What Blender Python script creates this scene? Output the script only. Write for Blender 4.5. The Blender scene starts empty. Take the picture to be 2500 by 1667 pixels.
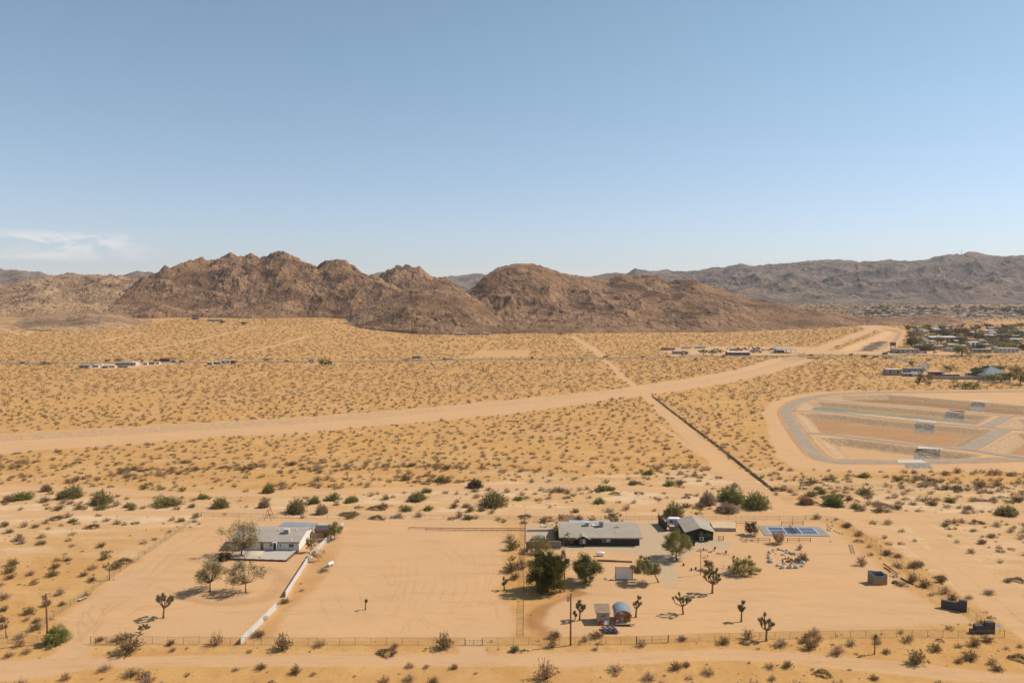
import bpy, math, random
import numpy as np
from mathutils import Vector, Matrix
R = math.radians
SC = bpy.context.scene
COL = SC.collection
rng = np.random.default_rng(7)
random.seed(7)

# ------------------------------------------------------------------ camera
FPX, CX, CY, HOR, VPX, CAMH = 1950.0, 1250.0, 833.5, 710.0, 1290.0, 70.0
yaw = math.atan((VPX - CX) / FPX)
pitch = math.atan((CY - HOR) / FPX)
cd = bpy.data.cameras.new('camera'); cam = bpy.data.objects.new('camera', cd); COL.objects.link(cam)
cam.location = (0, 0, CAMH)
cam.rotation_euler = (R(90) - pitch, 0, yaw)
cd.sensor_width = 36.0; cd.lens = FPX / 2500.0 * 36.0
cd.clip_start = 0.5; cd.clip_end = 60000
SC.camera = cam

# ------------------------------------------------------------------ sky and sun
SUN_AZ = math.atan2(5.9, 1.6)          # clockwise from +Y
SUN_EL = R(46)
sun_dir = Vector((math.sin(SUN_AZ) * math.cos(SUN_EL), math.cos(SUN_AZ) * math.cos(SUN_EL), math.sin(SUN_EL)))
w = bpy.data.worlds.new('World'); SC.world = w; w.use_nodes = True
nt = w.node_tree; nt.nodes.clear()
def N(t, tree=None, **k):
    n = (tree or nt).nodes.new(t)
    for a, b in k.items(): setattr(n, a, b)
    return n
sky = N('ShaderNodeTexSky', sky_type='NISHITA', sun_disc=False)
sky.sun_elevation = SUN_EL; sky.sun_rotation = SUN_AZ
sky.altitude = 1000; sky.air_density = 1.0; sky.dust_density = 0.15; sky.ozone_density = 3.0
hs = N('ShaderNodeHueSaturation'); hs.inputs['Saturation'].default_value = 0.81
tint = N('ShaderNodeMix', data_type='RGBA', blend_type='MULTIPLY'); tint.inputs['Factor'].default_value = 1; hb = N('ShaderNodeMix', data_type='RGBA'); hb.inputs['A'].default_value = (.955, .885, .955, 1); hb.inputs['B'].default_value = (.93, 1.05, .985, 1)
bg = N('ShaderNodeBackground'); bg.inputs[1].default_value = 0.127
out = N('ShaderNodeOutputWorld')
# thin cirrus low in the sky on the left, laid out by direction
geo = N('ShaderNodeTexCoord'); sep = N('ShaderNodeSeparateXYZ')
L = nt.links.new
L(geo.outputs['Generated'], sep.inputs[0])
def M2(op, a, b=None, tree=None):
    n = N('ShaderNodeMath', tree, operation=op)
    l = (tree or nt).links.new
    for i, v in enumerate((a, b)):
        if v is None: continue
        if isinstance(v, (int, float)): n.inputs[i].default_value = v
        else: l(v, n.inputs[i])
    return n.outputs[0]
def pulse(x, lo0, lo1, hi0, hi1, tree=None):
    def mr(a, b):
        n = N('ShaderNodeMapRange', tree, interpolation_type='SMOOTHSTEP')
        (tree or nt).links.new(x, n.inputs[0]); n.inputs[1].default_value = a; n.inputs[2].default_value = b
        return n.outputs[0]
    return M2('MULTIPLY', mr(lo0, lo1), M2('SUBTRACT', 1.0, mr(hi0, hi1), tree), tree)
el0 = M2('ARCSINE', sep.outputs['Z']); mrh = N('ShaderNodeMapRange', interpolation_type='SMOOTHSTEP'); mrh.inputs[1].default_value = -.02; mrh.inputs[2].default_value = .30; L(el0, mrh.inputs[0]); L(mrh.outputs[0], hb.inputs['Factor']); L(hb.outputs['Result'], tint.inputs['B'])
az = M2('ARCTAN2', sep.outputs['X'], sep.outputs['Y'])
el = M2('ARCSINE', sep.outputs['Z'])
cmb = N('ShaderNodeCombineXYZ'); L(az, cmb.inputs[0]); L(M2('MULTIPLY', el, 2.6), cmb.inputs[1])
nz = N('ShaderNodeTexNoise'); nz.inputs['Scale'].default_value = 19; nz.inputs['Detail'].default_value = 9; nz.inputs['Roughness'].default_value = 0.6
nz.inputs['Distortion'].default_value = 0.6
L(cmb.outputs[0], nz.inputs['Vector'])
cr = N('ShaderNodeMapRange', interpolation_type='SMOOTHSTEP'); cr.inputs[1].default_value = 0.40; cr.inputs[2].default_value = 0.58
L(nz.outputs[0], cr.inputs[0])
cmask = M2('MULTIPLY', M2('MULTIPLY', pulse(az, -0.80, -0.60, -0.50, -0.42), pulse(el, 0.030, 0.038, 0.056, 0.068)), cr.outputs[0])
mix = N('ShaderNodeMix', data_type='RGBA'); mix.inputs['B'].default_value = (7.4, 7.1, 7.0, 1)
L(M2('MULTIPLY', cmask, 0.85), mix.inputs['Factor'])
L(sky.outputs[0], hs.inputs['Color']); L(hs.outputs[0], tint.inputs['A']); L(tint.outputs['Result'], mix.inputs['A']); L(mix.outputs['Result'], bg.inputs[0]); L(bg.outputs[0], out.inputs[0])

sd = bpy.data.lights.new('sun', 'SUN'); sd.energy = 4.9; sd.angle = R(0.53); sd.color = (1.0, 0.92, 0.80)
so = bpy.data.objects.new('sun', sd); COL.objects.link(so)
so.rotation_euler = sun_dir.to_track_quat('Z', 'Y').to_euler(); so.location = (0, 0, 300)
SC.view_settings.view_transform = 'Standard'; SC.view_settings.look = 'None'
SC.view_settings.exposure = 0.0; SC.view_settings.gamma = 1.0
try: SC.view_settings.use_curve_mapping = False
except Exception: pass
SC.cycles.max_bounces = 5; SC.cycles.diffuse_bounces = 2; SC.cycles.transparent_max_bounces = 16; SC.cycles.volume_bounces = 0

# ------------------------------------------------------------------ numpy noise
def _h(ix, iy, seed):
    n = (ix.astype(np.int64) * 374761393 + iy.astype(np.int64) * 668265263 + seed * 974711) & 0xffffffff
    n = ((n ^ (n >> 13)) * 1274126177) & 0xffffffff
    n = n ^ (n >> 16)
    return (n & 0xffffff) / float(0xffffff)
def vnoise(x, y, seed=0):
    ix = np.floor(x); iy = np.floor(y); fx = x - ix; fy = y - iy
    fx = fx * fx * (3 - 2 * fx); fy = fy * fy * (3 - 2 * fy)
    a = _h(ix, iy, seed); b = _h(ix + 1, iy, seed); c = _h(ix, iy + 1, seed); d = _h(ix + 1, iy + 1, seed)
    return (a * (1 - fx) + b * fx) * (1 - fy) + (c * (1 - fx) + d * fx) * fy
def fbm(x, y, oct=4, seed=0, gain=0.5):
    s = 0; a = 1; t = 0
    for i in range(oct):
        c, sn = math.cos(0.6 * i + .3), math.sin(0.6 * i + .3)
        s = s + a * vnoise((x * c - y * sn) * 2 ** i, (x * sn + y * c) * 2 ** i, seed + i * 17); t += a; a *= gain
    return s / t
def ridged(x, y, oct=4, seed=0):
    s = 0; a = 1; t = 0
    for i in range(oct):
        c, sn = math.cos(0.7 * i), math.sin(0.7 * i)
        v = 1 - np.abs(2 * vnoise((x * c - y * sn) * 2 ** i, (x * sn + y * c) * 2 ** i, seed + i * 31) - 1)
        s = s + a * v * v; t += a; a *= .5
    return s / t
def boulders(x, y, cell, seed=0):
    """union of domes of random size: a height in 0..1, as piled boulders"""
    gx = np.floor(x / cell); gy = np.floor(y / cell); best = np.zeros_like(x)
    for dx in (-1, 0, 1):
        for dy in (-1, 0, 1):
            cx = gx + dx; cy = gy + dy
            px = (cx + _h(cx, cy, seed)) * cell; py = (cy + _h(cx, cy, seed + 5)) * cell
            r = cell * (.35 + .65 * _h(cx, cy, seed + 9)); hh = .35 + .65 * _h(cx, cy, seed + 3)
            d2 = ((x - px) ** 2 + (y - py) ** 2) / (r * r)
            best = np.maximum(best, hh * np.sqrt(np.clip(1 - d2, 0, 1)))
    return best
def sstep(a, b, x):
    t = np.clip((x - a) / (b - a), 0, 1); return t * t * (3 - 2 * t)

# ------------------------------------------------------------------ base terrain and pixel <-> ground
def Hbase(X, Y):
    """smooth lie of the land: flat near the camera, a fan that climbs to the hills on the left, a rise in the far valley"""
    X = np.asarray(X, float); Y = np.asarray(Y, float)
    fan = 16 * sstep(900, 1750, Y) * sstep(-120, -420, X)
    val = 40 * sstep(1700, 5000, Y) * sstep(100, 500, X)
    return fan + val
ca, sa, cp, sp_ = math.cos(yaw), math.sin(yaw), math.cos(pitch), math.sin(pitch)
FW = np.array((-sa * cp, ca * cp, -sp_)); RT = np.array((ca, sa, 0.0)); UP = np.cross(RT, FW)
def ray(px, py):
    return FW * FPX + RT * (px - CX) - UP * (py - CY)
def at_dist(px, py, D):
    """point seen at a pixel whose depth along the view is D"""
    d = ray(px, py); return np.array((0, 0, CAMH)) + d * (D / FPX)
def P(px, py, z=0.0):
    d = ray(px, py); h = z
    for _ in range(12):
        t = (CAMH - h) / -d[2]; X = d[0] * t; Y = d[1] * t
        h = z + float(Hbase(X, Y))
    return (X, Y, h)
def P2(px, py): return P(px, py)[:2]
def poly(pts): return np.array([P2(*p) for p in pts])
def zc(ox, oy, s, pts): return [(ox + p[0] / s, oy + p[1] / s) for p in pts]   # crop coordinates -> photo coordinates
def to_px(X, Y, Z):
    v = np.stack([X, Y, Z - CAMH], -1); d = v @ FW
    return CX + FPX * (v @ RT) / d, CY - FPX * (v @ UP) / d

# ------------------------------------------------------------------ 2-D masks
def seg_dist(X, Y, pts):
    pts = np.asarray(pts, float); d = np.full(X.shape, 1e9)
    for (x0, y0), (x1, y1) in zip(pts[:-1], pts[1:]):
        vx, vy = x1 - x0, y1 - y0; l2 = vx * vx + vy * vy + 1e-9
        t = np.clip(((X - x0) * vx + (Y - y0) * vy) / l2, 0, 1)
        d = np.minimum(d, (X - x0 - t * vx) ** 2 + (Y - y0 - t * vy) ** 2)
    return np.sqrt(d)
def inside(X, Y, pts):
    pts = np.asarray(pts, float); c = np.zeros(X.shape, bool)
    j = len(pts) - 1
    for i in range(len(pts)):
        xi, yi = pts[i]; xj, yj = pts[j]
        if yi != yj:
            c ^= ((yi > Y) != (yj > Y)) & (X < (xj - xi) * (Y - yi) / (yj - yi) + xi)
        j = i
    return c
def box_apply(X, Y, pts, pad, fn, fill):
    """evaluate fn only near the shape"""
    pts = np.asarray(pts); m = (X > pts[:, 0].min() - pad) & (X < pts[:, 0].max() + pad) & (Y > pts[:, 1].min() - pad) & (Y < pts[:, 1].max() + pad)
    o = np.full(X.shape, fill, float)
    if m.any(): o[m] = fn(X[m], Y[m])
    return o
def sdf(X, Y, pts, pad=40):
    """signed distance to a closed outline, positive inside"""
    cl = np.vstack([pts, pts[:1]])
    return box_apply(X, Y, pts, pad, lambda x, y: seg_dist(x, y, cl) * np.where(inside(x, y, pts), 1, -1), -1e3)
def pdist(X, Y, pts, pad=30):
    return box_apply(X, Y, pts, pad, lambda x, y: seg_dist(x, y, pts), 1e3)
def smooth_line(pts, n=6):
    pts = np.asarray(pts, float); o = []
    P_ = np.vstack([2 * pts[0] - pts[1], pts, 2 * pts[-1] - pts[-2]])
    for i in range(1, len(P_) - 2):
        for k in range(n):
            t = k / n; a, b, c, d = P_[i - 1], P_[i], P_[i + 1], P_[i + 2]
            o.append(.5 * ((2 * b) + (c - a) * t + (2 * a - 5 * b + 4 * c - d) * t * t + (3 * b - a - 3 * c + d) * t ** 3))
    o.append(pts[-1]); return np.array(o)

# ------------------------------------------------------------------ materials
def new_mat(name):
    m = bpy.data.materials.new(name); m.use_nodes = True
    t = m.node_tree; b = t.nodes['Principled BSDF']; return m, t, b
MATS = {}
def mat(name, col, rough=0.8, var=0.18, scale=2.0, bump=0.0, bscale=20.0, metal=0.0, rnd=0.0, spec=0.3, stripes=None):
    """painted / wooden / metal surface with uneven tone; rnd adds a tone of its own to each object"""
    if name in MATS: return MATS[name]
    m, t, b = new_mat(name); l = t.links.new
    tc = N('ShaderNodeTexCoord', t); n = N('ShaderNodeTexNoise', t); n.inputs['Scale'].default_value = scale; n.inputs['Detail'].default_value = 6
    l(tc.outputs['Object'], n.inputs['Vector'])
    mr = N('ShaderNodeMapRange', t); mr.inputs[1].default_value = .3; mr.inputs[2].default_value = .7; mr.inputs[3].default_value = 1 - var; mr.inputs[4].default_value = 1 + var
    l(n.outputs[0], mr.inputs[0]); f = mr.outputs[0]
    if rnd:
        oi = N('ShaderNodeObjectInfo', t); q = N('ShaderNodeMapRange', t); q.inputs[3].default_value = 1 - rnd; q.inputs[4].default_value = 1 + rnd
        l(oi.outputs['Random'], q.inputs[0]); f = M2('MULTIPLY', f, q.outputs[0], t)
    if stripes:
        ax, sc_, dk = stripes
        s = N('ShaderNodeSeparateXYZ', t); l(tc.outputs['Object'], s.inputs[0])
        fr = M2('FRACT', M2('MULTIPLY', s.outputs[ax], sc_, t), None, t)
        k = N('ShaderNodeMapRange', t); l(M2('ABSOLUTE', M2('SUBTRACT', fr, .5, t), None, t), k.inputs[0])
        k.inputs[1].default_value = .40; k.inputs[2].default_value = .5; k.inputs[3].default_value = 1; k.inputs[4].default_value = dk
        f = M2('MULTIPLY', f, k.outputs[0], t)
    vm = N('ShaderNodeVectorMath', t, operation='SCALE'); vm.inputs[0].default_value = col[:3]; l(f, vm.inputs['Scale'])
    l(vm.outputs[0], b.inputs['Base Color'])
    b.inputs['Roughness'].default_value = rough; b.inputs['Metallic'].default_value = metal; b.inputs['Specular IOR Level'].default_value = spec
    if bump:
        n2 = N('ShaderNodeTexNoise', t); n2.inputs['Scale'].default_value = bscale; n2.inputs['Detail'].default_value = 4; l(tc.outputs['Object'], n2.inputs['Vector'])
        bp = N('ShaderNodeBump', t); bp.inputs['Strength'].default_value = bump; bp.inputs['Distance'].default_value = .05
        l(n2.outputs[0], bp.inputs['Height']); l(bp.outputs[0], b.inputs['Normal'])
    MATS[name] = m; return m
def leaf_mat(name, col, col2, trans=0.25):
    if name in MATS: return MATS[name]
    m, t, b = new_mat(name); l = t.links.new
    g = N('ShaderNodeNewGeometry', t); n = N('ShaderNodeTexNoise', t); n.inputs['Scale'].default_value = .9; n.inputs['Detail'].default_value = 3
    l(g.outputs['Position'], n.inputs['Vector'])
    mr = N('ShaderNodeMapRange', t); mr.inputs[1].default_value = .35; mr.inputs[2].default_value = .65; l(n.outputs[0], mr.inputs[0])
    mx = N('ShaderNodeMix', t, data_type='RGBA'); mx.inputs['A'].default_value = (*col, 1); mx.inputs['B'].default_value = (*col2, 1); l(mr.outputs[0], mx.inputs['Factor'])
    l(mx.outputs['Result'], b.inputs['Base Color']); b.inputs['Roughness'].default_value = .75; b.inputs['Specular IOR Level'].default_value = .15
    tr = N('ShaderNodeBsdfTranslucent', t); l(mx.outputs['Result'], tr.inputs[0])
    ms = N('ShaderNodeMixShader', t); ms.inputs[0].default_value = trans
    o = t.nodes['Material Output']; l(b.outputs[0], ms.inputs[1]); l(tr.outputs[0], ms.inputs[2]); l(ms.outputs[0], o.inputs[0])
    MATS[name] = m; return m

# ------------------------------------------------------------------ mesh helpers
def np_mesh(name, V, F, mats, mi=None, smooth=False):
    """V (n,3), F (m,3) or (m,4)"""
    V = np.asarray(V, np.float32); F = np.asarray(F, np.int32); k = F.shape[1]
    me = bpy.data.meshes.new(name); me.vertices.add(len(V)); me.vertices.foreach_set('co', V.ravel())
    me.loops.add(F.size); me.loops.foreach_set('vertex_index', F.ravel())
    me.polygons.add(len(F)); me.polygons.foreach_set('loop_start', np.arange(0, F.size, k, dtype=np.int32))
    if mi is not None: me.polygons.foreach_set('material_index', np.asarray(mi, np.int32))
    me.polygons.foreach_set('use_smooth', np.full(len(F), smooth))
    for m in mats: me.materials.append(m)
    me.update(); return me
def link(name, me, parent=None, loc=(0, 0, 0), rz=0):
    o = bpy.data.objects.new(name, me); COL.objects.link(o); o.location = loc; o.rotation_euler = (0, 0, rz)
    if parent: o.parent = parent
    return o
def tag(o, label=None, cat=None, group=None, kind=None):
    if label: o['label'] = label
    if cat: o['category'] = cat
    if group: o['group'] = group
    if kind: o['kind'] = kind
    return o
def thing(name, label, cat, loc=(0, 0, 0), rz=0, group=None):
    o = bpy.data.objects.new(name, None); COL.objects.link(o); o.location = loc; o.rotation_euler = (0, 0, rz); o.empty_display_size = .3
    return tag(o, label, cat, group)
def copy_tree(o, loc=None, rz=None, sc=None, label=None, group=None, parent=None):
    c = o.copy(); COL.objects.link(c)
    if parent: c.parent = parent
    for ch in list(o.children): copy_tree(ch, parent=c)
    if loc is not None: c.location = loc
    if rz is not None: c.rotation_euler = (0, 0, rz)
    if sc is not None: c.scale = sc if hasattr(sc, '__len__') else (sc,) * 3
    if label: c['label'] = label
    if group: c['group'] = group
    return c
class MB:
    """collects simple shapes into one mesh"""
    def __init__(s): s.v = []; s.f = []
    def add(s, vs, fs):
        b = len(s.v); s.v += [tuple(map(float, p)) for p in vs]; s.f += [tuple(i + b for i in f) for f in fs]; return s
    def box(s, x0, x1, y0, y1, z0, z1, rz=0, piv=(0, 0)):
        vs = [(x, y, z) for z in (z0, z1) for (x, y) in ((x0, y0), (x1, y0), (x1, y1), (x0, y1))]
        if rz:
            c, n = math.cos(rz), math.sin(rz); vs = [(piv[0] + (x - piv[0]) * c - (y - piv[1]) * n, piv[1] + (x - piv[0]) * n + (y - piv[1]) * c, z) for x, y, z in vs]
        return s.add(vs, [(3, 2, 1, 0), (4, 5, 6, 7), (0, 1, 5, 4), (1, 2, 6, 5), (2, 3, 7, 6), (3, 0, 4, 7)])
    def bar(s, a, b, w, h=None):
        """square-section bar from a to b"""
        a = Vector(a); b = Vector(b); h = h or w; d = (b - a).normalized()
        u = d.cross(Vector((0, 0, 1)));
        if u.length < 1e-3: u = Vector((1, 0, 0))
        u.normalize(); t = u.cross(d); u *= w / 2; t *= h / 2
        vs = [p + i * u + j * t for p in (a, b) for i, j in ((-1, -1), (1, -1), (1, 1), (-1, 1))]
        return s.add(vs, [(0, 3, 2, 1), (4, 5, 6, 7), (0, 1, 5, 4), (1, 2, 6, 5), (2, 3, 7, 6), (3, 0, 4, 7)])
    def tube(s, pts, rad, n=7, cap=True):
        pts = [Vector(p) for p in pts]
        if not hasattr(rad, '__len__'): rad = [rad] * len(pts)
        vs = []; fs = []
        for i, p in enumerate(pts):
            d = (pts[min(i + 1, len(pts) - 1)] - pts[max(i - 1, 0)])
            d = d.normalized() if d.length > 0 else Vector((0, 0, 1))
            u = d.cross(Vector((0.31, 0.17, .93) if abs(d.z) < .95 else (1, 0, 0))); u.normalize(); t = d.cross(u)
            vs += [p + (u * math.cos(k * 2 * math.pi / n) + t * math.sin(k * 2 * math.pi / n)) * rad[i] for k in range(n)]
        for i in range(len(pts) - 1):
            for k in range(n): a = i * n + k; b = i * n + (k + 1) % n; fs.append((a, b, b + n, a + n))
        if cap: fs += [tuple(range(n - 1, -1, -1)), tuple((len(pts) - 1) * n + k for k in range(n))]
        return s.add(vs, fs)
    def prism(s, outline, z0, z1):
        n = len(outline); vs = [(x, y, z0) for x, y in outline] + [(x, y, z1) for x, y in outline]
        return s.add(vs, [tuple(range(n - 1, -1, -1)), tuple(range(n, 2 * n))] + [(i, (i + 1) % n, (i + 1) % n + n, i + n) for i in range(n)])
    def extrude(s, prof, axis, a, b):
        """profile of (u, z) points pushed along x ('x': u is y) or y ('y': u is x)"""
        n = len(prof); mk = (lambda u, z, k: (k, u, z)) if axis == 'x' else (lambda u, z, k: (u, k, z))
        vs = [mk(u, z, a) for u, z in prof] + [mk(u, z, b) for u, z in prof]
        return s.add(vs, [tuple(range(n - 1, -1, -1)), tuple(range(n, 2 * n))] + [(i, (i + 1) % n, (i + 1) % n + n, i + n) for i in range(n)])
    def rock(s, c, sx, sy, sz, seed=0, sub=2):
        rr = random.Random(seed); vs = []; fs = []; nu, nv = 9, 6
        ph = [rr.uniform(0, 6.28) for _ in range(6)]
        for j in range(nv + 1):
            th = math.pi * j / nv
            for i in range(nu):
                a = 2 * math.pi * i / nu
                r = 1 + .16 * math.sin(2 * a + ph[0] + th) + .12 * math.sin(3 * a + ph[1] - 2 * th) + .10 * math.sin(4 * th + ph[2] + a) + rr.uniform(-.07, .07)
                vs.append((c[0] + sx * r * math.sin(th) * math.cos(a), c[1] + sy * r * math.sin(th) * math.sin(a), c[2] + sz * r * math.cos(th)))
        for j in range(nv):
            for i in range(nu): a = j * nu + i; b = j * nu + (i + 1) % nu; fs.append((a, a + nu, b + nu, b))
        return s.add(vs, fs)
    def build(s, name, m, parent=None, loc=(0, 0, 0), rz=0, smooth=False, bevel=0):
        me = bpy.data.meshes.new(name); me.from_pydata(s.v, [], s.f)
        me.materials.append(m)
        if smooth:
            for p in me.polygons: p.use_smooth = True
        me.update(); o = link(name, me, parent, loc, rz)
        if bevel:
            b = o.modifiers.new('bevel', 'BEVEL'); b.width = bevel; b.segments = 2; b.limit_method = 'ANGLE'
        return o
# ------------------------------------------------------------------ outlines read off the photograph, as points on the ground
Z0 = lambda pts: zc(0, 1240, 3.672, pts)
Z3 = lambda pts: zc(940, 1340, 4.704, pts)
Z4 = lambda pts: zc(1780, 1240, 3.267, pts)
ZH = lambda pts: zc(500, 1240, 4.6125, pts)
Z5 = lambda pts: zc(1240, 1240, 5.6, pts)
Z6 = lambda pts: zc(1580, 1240, 4.704, pts)
ZB = lambda pts: zc(1850, 930, 3.618, pts)
ZF = lambda pts: zc(1600, 580, 2.613, pts)
ZL = lambda pts: zc(0, 580, 2.767, pts)
ZM = lambda pts: zc(800, 580, 2.767, pts)
ZT = lambda pts: zc(2100, 720, 5.88, pts)

PARCEL_L = poly([(497, 1258), (640, 1262), (900, 1268), (1100, 1270), (1215, 1275), (1232, 1300), (1237, 1345), (1218, 1446), (1250, 1495), (1260, 1535), (1245, 1557),
                 (1150, 1562), (600, 1560), (225, 1560), (200, 1574), (158, 1574), (152, 1540), (150, 1505), (218, 1468), (272, 1412), (380, 1345), (500, 1284)])
PARCEL_R = poly([(1412, 1445), (1370, 1470), (1318, 1490), (1303, 1515), (1320, 1540), (1350, 1553), (1600, 1551), (1780, 1546), (2100, 1536), (2375, 1520), (2330, 1492), (2240, 1455),
                 (2195, 1430), (2150, 1385), (2085, 1335), (2040, 1290), (2000, 1275), (1900, 1268), (1750, 1262), (1500, 1268), (1290, 1283), (1290, 1345), (1340, 1352), (1385, 1400)])
STRIP = poly([(605, 1572), (680, 1490), (750, 1385), (800, 1318), (830, 1312), (812, 1385), (760, 1450), (690, 1500), (650, 1570)])
GRAVEL = poly([(1372, 1328), (1372, 1340), (1480, 1344), (1560, 1352), (1597, 1390), (1622, 1425), (1642, 1428), (1652, 1405), (1642, 1375), (1680, 1352), (1700, 1334), (1775, 1338),
               (1792, 1326), (1752, 1316), (1745, 1300), (1740, 1286), (1640, 1277), (1560, 1275), (1555, 1300), (1400, 1300)])
COURT = poly([(1284, 1283), (1352, 1280), (1371, 1331), (1284, 1338)])
BURN = smooth_line(poly([(1412, 1447), (1375, 1462), (1330, 1480), (1306, 1498), (1300, 1515), (1316, 1534), (1352, 1552)]))
CH_TOP = [(-260, 1068), (0, 1059), (212, 1047.5), (478, 1033), (691, 1021), (903, 1006.6), (1063, 994), (1250, 976), (1399, 961), (1518, 949), (1580, 938), (1656, 928), (1746, 912.6), (1810, 899.6), (1860, 884.6), (1899, 873)]
CH_BOT = [(1998, 873), (1950, 892), (1886, 910), (1810, 928), (1733, 943), (1631, 958.6), (1586, 964), (1488, 975.7), (1369, 993.6), (1250, 1011), (1010, 1031.6), (850, 1045), (744, 1057), (531, 1066), (372, 1081), (212, 1092), (106, 1098), (0, 1108), (-260, 1120)]
CHANNEL = poly(CH_TOP + CH_BOT)
CH_PIT = poly(CH_TOP + [(1975, 873), (1930, 886), (1870, 900), (1800, 916), (1720, 931), (1600, 948), (1480, 962), (1360, 977), (1200, 994), (1000, 1012), (800, 1030), (600, 1044), (400, 1056), (200, 1067), (0, 1078), (-260, 1090)])
UPPER = poly(ZF([(900, 742), (1100, 672), (1300, 600), (1350, 583), (1282, 566), (1400, 558), (1550, 578), (1608, 600), (1585, 650), (1530, 700), (1490, 745)]))
UP_SCRUB = poly(ZF([(1085, 722), (1200, 672), (1330, 625), (1400, 590), (1455, 598), (1400, 625), (1260, 680), (1150, 722)]))
UP_DARK = poly(ZF([(1280, 713), (1330, 685), (1390, 655), (1420, 649), (1472, 650), (1472, 664), (1430, 680), (1412, 702), (1340, 716)]))
UP_PIT = poly(ZF([(1150, 722), (1270, 680), (1410, 628), (1470, 600), (1400, 575), (1540, 585), (1585, 600), (1560, 650), (1500, 690), (1430, 725)]))
COMPOUND = poly([(1660, 848), (1760, 846), (1900, 846), (1985, 848), (1940, 866), (1700, 868), (1640, 868), (1625, 858)])
LEFTLOTS = poly(zc(180, 850, 5.113, [(80, 250), (110, 210), (500, 195), (1100, 160), (1500, 165), (1560, 185), (1250, 200), (800, 245), (400, 262)]))
LEFTLOT2 = poly(zc(180, 850, 5.113, [(1640, 165), (2060, 150), (2100, 185), (1900, 205), (1700, 215)]))
RIGHTLOT = poly(ZT([(380, 830), (480, 800), (800, 790), (1000, 810), (1600, 835), (1600, 870), (1000, 850), (400, 850)]))
MOBLOT = poly(ZT([(300, 1165), (600, 1110), (900, 1090), (1000, 1100), (1720, 1180), (1900, 1240), (1740, 1250), (1300, 1235), (1050, 1215), (600, 1180)]))
CLEARED = poly(ZM([(930, 812), (1010, 762), (1368, 760), (1368, 805)]))
RING = poly(ZB([(2900, 60), (2200, 78), (1150, 85), (600, 92), (300, 130), (120, 190), (30, 280), (80, 370), (100, 520), (180, 680), (300, 760), (560, 790), (1000, 800), (1400, 800), (2352, 812), (2900, 820)]))
BASINS = [poly(ZB(q)) for q in (
    [(540, 150), (700, 125), (1150, 118), (1800, 170), (2400, 222), (2900, 262), (2900, 350), (2352, 303), (2100, 286), (1500, 228), (900, 183)],
    [(360, 235), (400, 188), (530, 178), (900, 205), (1500, 255), (2080, 308), (1945, 388), (1500, 344), (1000, 296), (450, 254)],
    [(320, 278), (480, 280), (700, 294), (1100, 340), (1500, 380), (2105, 430), (1810, 590), (1500, 566), (1200, 526), (800, 476), (440, 450)],
    [(505, 495), (800, 505), (1200, 556), (1600, 604), (1985, 650), (1900, 686), (1300, 696), (730, 686), (640, 640)],
    [(2125, 402), (2262, 332), (2500, 344), (2900, 380), (2900, 480), (2352, 424)],
    [(1945, 628), (2240, 455), (2500, 470), (2900, 510), (2900, 700), (2352, 656)])]
WATER = np.array([P(*q, z=-2.3)[:2] for q in ZB([(455, 244), (520, 228), (620, 230), (900, 262), (1200, 292), (1500, 322), (1960, 370), (1945, 386), (1700, 374), (1500, 350), (1200, 322), (1000, 300), (700, 278), (480, 262)])])
RROAD = smooth_line(poly(ZB([(2900, 70), (2200, 92), (1150, 100), (720, 112), (560, 132), (400, 165), (300, 212), (252, 270), (272, 335), (350, 455), (430, 560), (520, 655), (640, 703), (900, 714), (1250, 714), (1600, 710), (2000, 700), (2352, 692), (2900, 700)])), 3)
HWY = poly([(-500, 889), (0, 887), (850, 882), (1100, 878), (1300, 875.5), (1650, 872), (1980, 867.5), (2500, 867), (3000, 867.5)])
FRONT_ROAD = smooth_line(poly([(-260, 1636), (0, 1630), (200, 1619), (500, 1612), (800, 1611), (1250, 1611), (1500, 1606), (1700, 1598), (1850, 1599), (1964, 1607), (2147, 1627), (2300, 1642), (2500, 1659), (2760, 1680)]))
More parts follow.
